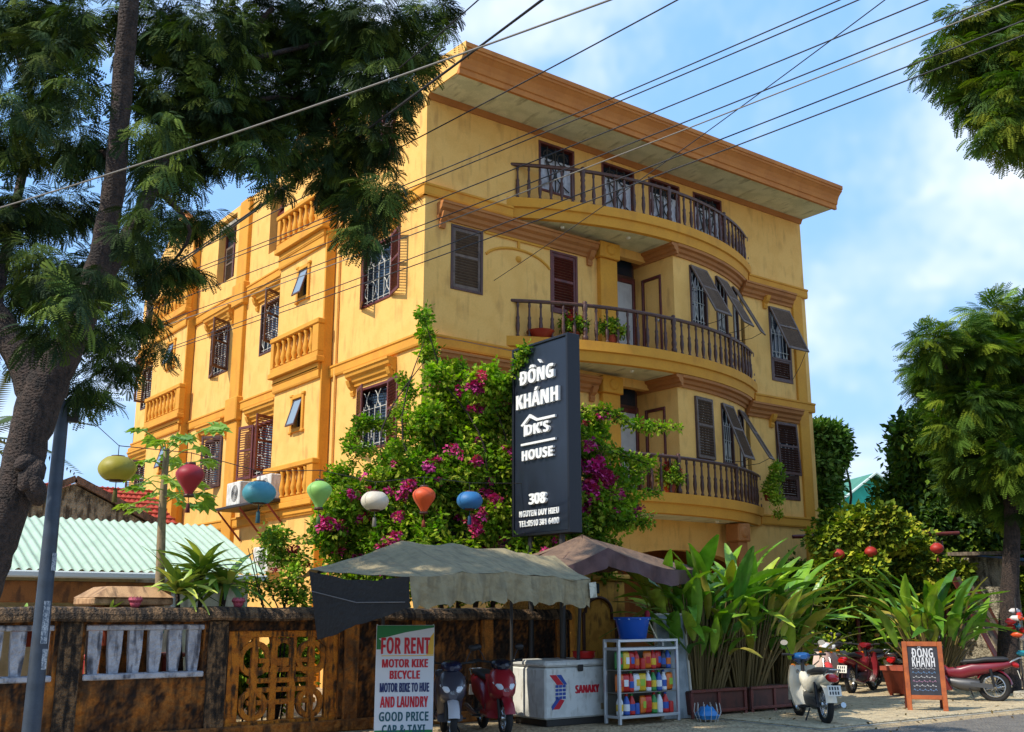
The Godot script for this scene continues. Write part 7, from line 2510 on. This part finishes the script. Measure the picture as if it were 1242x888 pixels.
func build_right_side() -> void:
	var r := RandomNumberGenerator.new()
	r.seed = 19
	# lanterns strung over the garden wall
	var row := [["olive green round lantern, leftmost of the string over the wall", Vector3(-7.13, 3.42, 4.04), "flat", 0.24, rgb(150, 140, 34)], ["red teardrop lantern hanging beside the papaya tree", Vector3(-6.16, 3.35, 4.03), "drop", 0.19, rgb(150, 26, 40)], ["teal round lantern in front of the air conditioners", Vector3(-5.24, 3.22, 4.22), "flat", 0.23, rgb(66, 140, 156)], ["lime green teardrop lantern at the edge of the bougainvillea", Vector3(-4.3, 3.26, 4.17), "drop", 0.18, rgb(140, 190, 96)], ["white ribbed round lantern in front of the bougainvillea", Vector3(-3.36, 3.23, 4.13), "flat", 0.21, rgb(206, 196, 176)], ["orange teardrop lantern in front of the bougainvillea", Vector3(-2.51, 3.3, 4.15), "drop", 0.18, rgb(214, 84, 34)], ["blue round lantern nearest the tall sign", Vector3(-1.66, 3.34, 4.16), "flat", 0.21, rgb(38, 106, 160)]]
	for l in row:
		lantern(l[0], l[1], l[2], l[3], l[4], "silk lanterns strung over the garden wall")
	var pts := [Vector3(-8.42, 3.9, 6.2)]
	for l in row:
		var h := {"drop": 1.125, "flat": 0.625}[l[2]] as float
		pts.append(l[1] + Vector3(0, h * l[3] + 0.15, 0))
	pts.append(Vector3(-0.52, 3.7, 4.1))
	var b := B()
	b.tube(pts, 0.006, 4)
	tag(obj(self, "lantern_string", b, M.black_iron), "thin dark line that carries the row of silk lanterns", "cord")
	# hedge on a pergola with small red lanterns
	var o := thing("lantern_hedge", "yellow-green flowering hedge grown over a pergola beyond the forecourt", "hedge", Vector3(10.0, 0, 2.5))
	var base := o.position
	var spray := leaf_bunch(14, 0.22, 0.13, 0.045, r)
	var c := crown(o, "foliage", VINE_HEDGE, spray, M.leaf, 1000.0, Vector2(0.8, 1.3), [Color(0.26, 0.31, 0.02), Color(0.16, 0.23, 0.02), Color(0.08, 0.14, 0.02), Color(0.38, 0.37, 0.03)], 0.2, 81, 0.9)
	c.position = -base
	var low := []
	for k in 44:
		low.append([r.randf_range(9.2, 17.0) , r.randf_range(0.4, 2.6), 0, r.randf_range(0.4, 0.6)])
		low[k][2] = 1.0 + (low[k][0] - 9.2) * 0.55 - r.randf() * 0.5
	c = crown(o, "understorey", low, spray, M.leaf, 620.0, Vector2(0.8, 1.3), [Color(0.26, 0.31, 0.02), Color(0.16, 0.23, 0.02), Color(0.08, 0.14, 0.02)], 0.2, 82, 1.0)
	c.position = -base
	b = B()
	b.here(-base)
	for q in [Vector3(10.9, 0, 2.3), Vector3(12.6, 0, 3.6)]:
		b.tube([q, q + Vector3(0, 3.3, 0)], 0.05, 7)
	b.tube([Vector3(10.3, 3.36, 1.9), Vector3(13.1, 3.5, 3.8)], 0.05, 7)
	b.tube([Vector3(10.3, 3.45, 1.0), Vector3(13.4, 3.6, 3.0)], 0.05, 7)
	obj(o, "pergola", b, M.redwood)
	for q in [[Vector3(10.77, 3.02, 2.0), "dim red lantern at the house end of the lantern hedge"], [Vector3(11.36, 3.08, 2.46), "bright red lantern in the middle of the lantern hedge"], [Vector3(11.67, 3.1, 3.94), "red-orange lantern above the potted heliconia"]]:
		lantern(q[1], q[0] + Vector3(-1.1, -0.1, 0.78), "round", 0.15, rgb(170, 44, 34), "small red lanterns on the hedge", 10)
	# bank of bushes closing the view on the right
	o = thing("bush_bank", "bank of mixed green bushes behind the timber shack", "bushes", Vector3(15.5, 0, 2.0))
	c = crown(o, "foliage", BUSH_BANK, spray, M.leaf, 520.0, Vector2(0.9, 1.5), [Color(0.12, 0.2, 0.02), Color(0.08, 0.15, 0.02), Color(0.05, 0.1, 0.02), Color(0.18, 0.24, 0.02)], 0.2, 83, 0.9)
	c.position = -o.position
	b = B()
	b.here(-o.position)
	limbs_to(b, Vector3(15.5, 0.0, 2.0), BUSH_BANK, 0.05, 120)
	obj(o, "stems", b, M.bark)
	# back wall behind the hedge
	o = thing("boundary_wall", "dim plastered boundary wall behind the lantern hedge", "wall", Vector3(12.0, 0, 0))
	b = B()
	b.span(Vector3(0.9, 0, -0.1), Vector3(9.0, 2.4, 0.1), 0.02)
	obj(o, "wall_face", b, M.old)
	b = B()
	b.span(Vector3(0.85, 2.4, -0.16), Vector3(9.05, 2.5, 0.16), 0.02)
	obj(o, "coping", b, M.moss_cap)
	# terracotta pot of the big plant
	o = thing("terracotta_pot", "square terracotta pot on low feet beside the chalkboard", "pot", Vector3(8.0, 0, 5.3))
	b = B()
	b.here(Vector3(0, 0, 0), Vector3(0, PI / 4 + 0.1, 0))
	b.lathe([Vector2(0, 0.06), Vector2(0.3, 0.06), Vector2(0.4, 0.5), Vector2(0.44, 0.5), Vector2(0.44, 0.58), Vector2(0.36, 0.58), Vector2(0.34, 0.5), Vector2(0, 0.5)], 4, false)
	obj(o, "pot", b, M.terracotta)
	for k in 4:
		b = B()
		b.span(Vector3(-0.2 + 0.34 * (k % 2), 0, -0.2 + 0.34 * (k / 2)), Vector3(-0.14 + 0.34 * (k % 2), 0.06, -0.14 + 0.34 * (k / 2)), 0.005)
		obj(o, "foot", b, M.terracotta)
	# chalkboard
	o = thing("chalkboard", "orange wood A-frame chalkboard with white chalk lettering", "sign", Vector3(5.3, 0, 7.5), deg_to_rad(-52))
	var pine := skinned(skin(91, rgb(176, 92, 38), rgb(150, 74, 30), 0.8, rgb(110, 54, 24), 0.6, 0.08, 256), 0.6, 0.5)
	var lean := 0.14
	b = B()
	b.here(Vector3.ZERO, Vector3(-lean, 0, 0))
	for s in [-1.0, 1.0]:
		b.span(Vector3(s * 0.28 - 0.04, 0, -0.02), Vector3(s * 0.28 + 0.04, 1.14, 0.02), 0.006)
	b.span(Vector3(-0.24, 1.06, -0.019), Vector3(0.24, 1.139, 0.019), 0.006)
	b.span(Vector3(-0.24, 0.2, -0.019), Vector3(0.24, 0.27, 0.019), 0.006)
	obj(o, "front_frame", b, pine)
	b = B()
	b.at(T(Vector3(0, 1.12, -0.17)) * T(Vector3.ZERO, Vector3(0.3, 0, 0)))
	for s in [-1.0, 1.0]:
		b.span(Vector3(s * 0.28 - 0.035, -1.16, -0.02), Vector3(s * 0.28 + 0.035, 0, 0.02), 0.006)
	b.span(Vector3(-0.245, -0.8, -0.019), Vector3(0.245, -0.74, 0.019), 0.006)
	obj(o, "rear_frame", b, M.redwood)
	b = B()
	b.here(Vector3.ZERO, Vector3(-lean, 0, 0))
	b.span(Vector3(-0.24, 0.27, -0.012), Vector3(0.24, 1.06, 0.004))
	obj(o, "slate", b, skinned(skin(92, rgb(44, 44, 50), rgb(60, 60, 68), 0.6, rgb(80, 80, 88), 0.4, 0.06, 256), 0.7, 0.8))
	var chalk := plain(rgb(206, 206, 206), 0.9)
	var face := T(Vector3.ZERO, Vector3(-lean, 0, 0))
	words(o, "ĐÔNG", 0.15, 0.004, chalk, face * T(Vector3(0, 0.95, 0.007)), 1.0, false, false, 0.34)
	words(o, "KHÁNH", 0.15, 0.004, chalk, face * T(Vector3(0, 0.8, 0.007)), 1.0, false, false, 0.36)
	var tones := [chalk, plain(rgb(110, 150, 190), 0.9), chalk, plain(rgb(190, 140, 170), 0.9), chalk, plain(rgb(120, 150, 190), 0.9)]
	for k in 6:
		b = B()
		b.at(face)
		for seg in 9:
			var x := -0.19 + seg * 0.042
			var y := 0.7 - k * 0.07
			b.tube([Vector3(x, y, 0.006), Vector3(x + 0.012, y + 0.022 * (1 if (seg + k) % 2 else -0.4), 0.006), Vector3(x + 0.028, y - 0.006, 0.006)], 0.0045, 4)
		obj(o, "chalk_line", b, tones[k])
	# shack at the far right
	var planks := skinned(skin(93, rgb(120, 106, 90), rgb(90, 80, 68), 0.9, rgb(60, 52, 44), 0.7, 0.14, 256), 0.8, 0.9)
	o = thing("timber_shack", "dim timber shack with leaning boards and a blue tarpaulin at the right edge", "building", Vector3(12.6, 0, 4.6))
	b = B()
	b.span(Vector3(0.3, 0, -2.2), Vector3(4.5, 2.9, -1.9))
	b.span(Vector3(0.3, 0, -1.9), Vector3(0.42, 2.9, 0.6))
	obj(o, "back_wall", b, M.old)
	b = B()
	b.bar(Vector3(-0.3, 3.0, -2.4), Vector3(-0.3, 2.9, 2.0), 0.14, 0.08)
	b.bar(Vector3(-0.3, 2.95, -0.4), Vector3(4.5, 2.7, -0.4), 0.14, 0.08)
	obj(o, "beam", b, planks)
	for k in 6:
		b = B()
		var x := -0.3 + k * 0.22
		b.bar(Vector3(x, 0, 0.6 + 0.1 * (k % 2)), Vector3(x - 0.75 + 0.05 * k, 2.5 - 0.1 * k, -0.2), 0.16, 0.03, Vector3(0, 0, 1))
		obj(o, "board", b, planks if k % 2 else M.redwood)
	b = B()
	b.sheet(cloth([[Vector3(-0.6, 2.75, 1.9), Vector3(1.5, 2.65, 1.9), Vector3(4.0, 2.7, 1.9)], [Vector3(-0.6, 2.45, 2.3), Vector3(1.5, 2.3, 2.35), Vector3(4.0, 2.4, 2.3)]], 8, 0.06, 0.04, 3), 0.005)
	b.sheet(cloth([[Vector3(-0.6, 2.76, 1.9), Vector3(1.5, 2.66, 1.9), Vector3(4.0, 2.71, 1.9)], [Vector3(-0.3, 3.0, -0.5), Vector3(1.5, 2.95, -0.5), Vector3(4.0, 3.0, -0.5)]], 8, 0.06, 0.04, 3), 0.005)
	obj(o, "tarpaulin", b, plain(rgb(38, 92, 170), 0.5))
	for x in [-0.5, 3.4]:
		b = B()
		b.tube([Vector3(x, 0, 1.9), Vector3(x, 2.74, 1.9)], 0.04, 7)
		obj(o, "post", b, planks)
	# bundle of bright goods hung on the tree
	var bag := thing("toy_bundle", "hanging bundle of red and teal plastic toys at the right edge", "toys", Vector3(9.75, 1.0, 6.8))
	for k in 14:
		b = B()
		b.here(Vector3(r.randfn() * 0.08, 0.35 + r.randfn() * 0.16, r.randfn() * 0.08), Vector3(r.randf() * 3, r.randf() * 3, 0))
		b.hull([[Vector3(-0.11, 0, 0), 0.02, 0.02], [Vector3(-0.05, 0, 0), 0.06, 0.05], [Vector3(0.06, 0, 0), 0.05, 0.06], [Vector3(0.12, 0, 0), 0.01, 0.02]], 8)
		obj(bag, "toy", b, plain([rgb(196, 40, 36), rgb(40, 140, 150), rgb(206, 80, 40), rgb(214, 206, 200)][k % 4], 0.35))
	b = B()
	b.tube([Vector3(0, -1.0, 0), Vector3(0, 0.9, 0)], 0.015, 5)
	obj(bag, "stand", b, M.black_iron)
	# kerb stone by the tree
	o = thing("kerb_stone", "short pale concrete kerb block beside the trunk at the right edge", "kerb", Vector3(9.9, 0, 7.0))
	b = B()
	b.span(Vector3(-0.7, 0, -0.14), Vector3(1.6, 0.14, 0.14), 0.02)
	obj(o, "block", b, M.concrete)
	b = B()
	b.span(Vector3(1.62, 0, -0.14), Vector3(3.4, 0.13, 0.14), 0.02)
	obj(o, "end_block", b, M.concrete)
	# litter of dry leaves near the kerb
	var mm := []
	for k in 240:
		mm.append([r.randf_range(1.5, 12.0), 0.03, r.randf_range(5.0, 9.0), 0.02])
	var lt := thing("leaf_litter", "dry brown leaves scattered over the forecourt", "leaves")
	stuff(lt)
	crown(lt, "dry_leaf", mm, leaf_bunch(1, 0.01, 0.06, 0.018, r), M.leaf, 2500.0, Vector2(0.7, 1.3), [Color(0.12, 0.07, 0.03), Color(0.16, 0.11, 0.04)], 0.0, 91, 0.1)

func build_lines() -> void:
	var say := ["pale cable crossing in front of the leaning tree", "upper of the thick paired cables above the roof corner", "lower of the thick paired cables above the roof corner", "steep cable at the edge of the feathery tree", "single cable over the peak of the eaves", "upper of two cables meeting high over the roof", "lower of two cables meeting high over the roof", "cable crossing the eaves above the second attic window", "cable crossing the eaves above the third attic window", "thin pale cable just below the long roof cables", "cable running into the top right branch", "lowest cable crossing the right end of the eaves", "steep cable cutting across the other roof cables"]
	for k in CABLES.size():
		var c: Array = CABLES[k]
		var a := Vector3(c[0], c[1], c[2])
		var e := Vector3(c[3], c[4], c[5])
		var pts := []
		for i in 33:
			var t := i / 32.0
			pts.append(a.lerp(e, t) + Vector3(0, -0.10 * 4.0 * t * (1.0 - t) + 0.1, 0))
		var b := B()
		b.tube(pts, 0.012 if k in [1, 2] else (0.006 if k == 0 else 0.0075), 5)
		var o := obj(self, "cable", b, M.cable_pale if k in [0, 9] else M.cable)
		tag(o, say[k], "cable", "overhead cables")
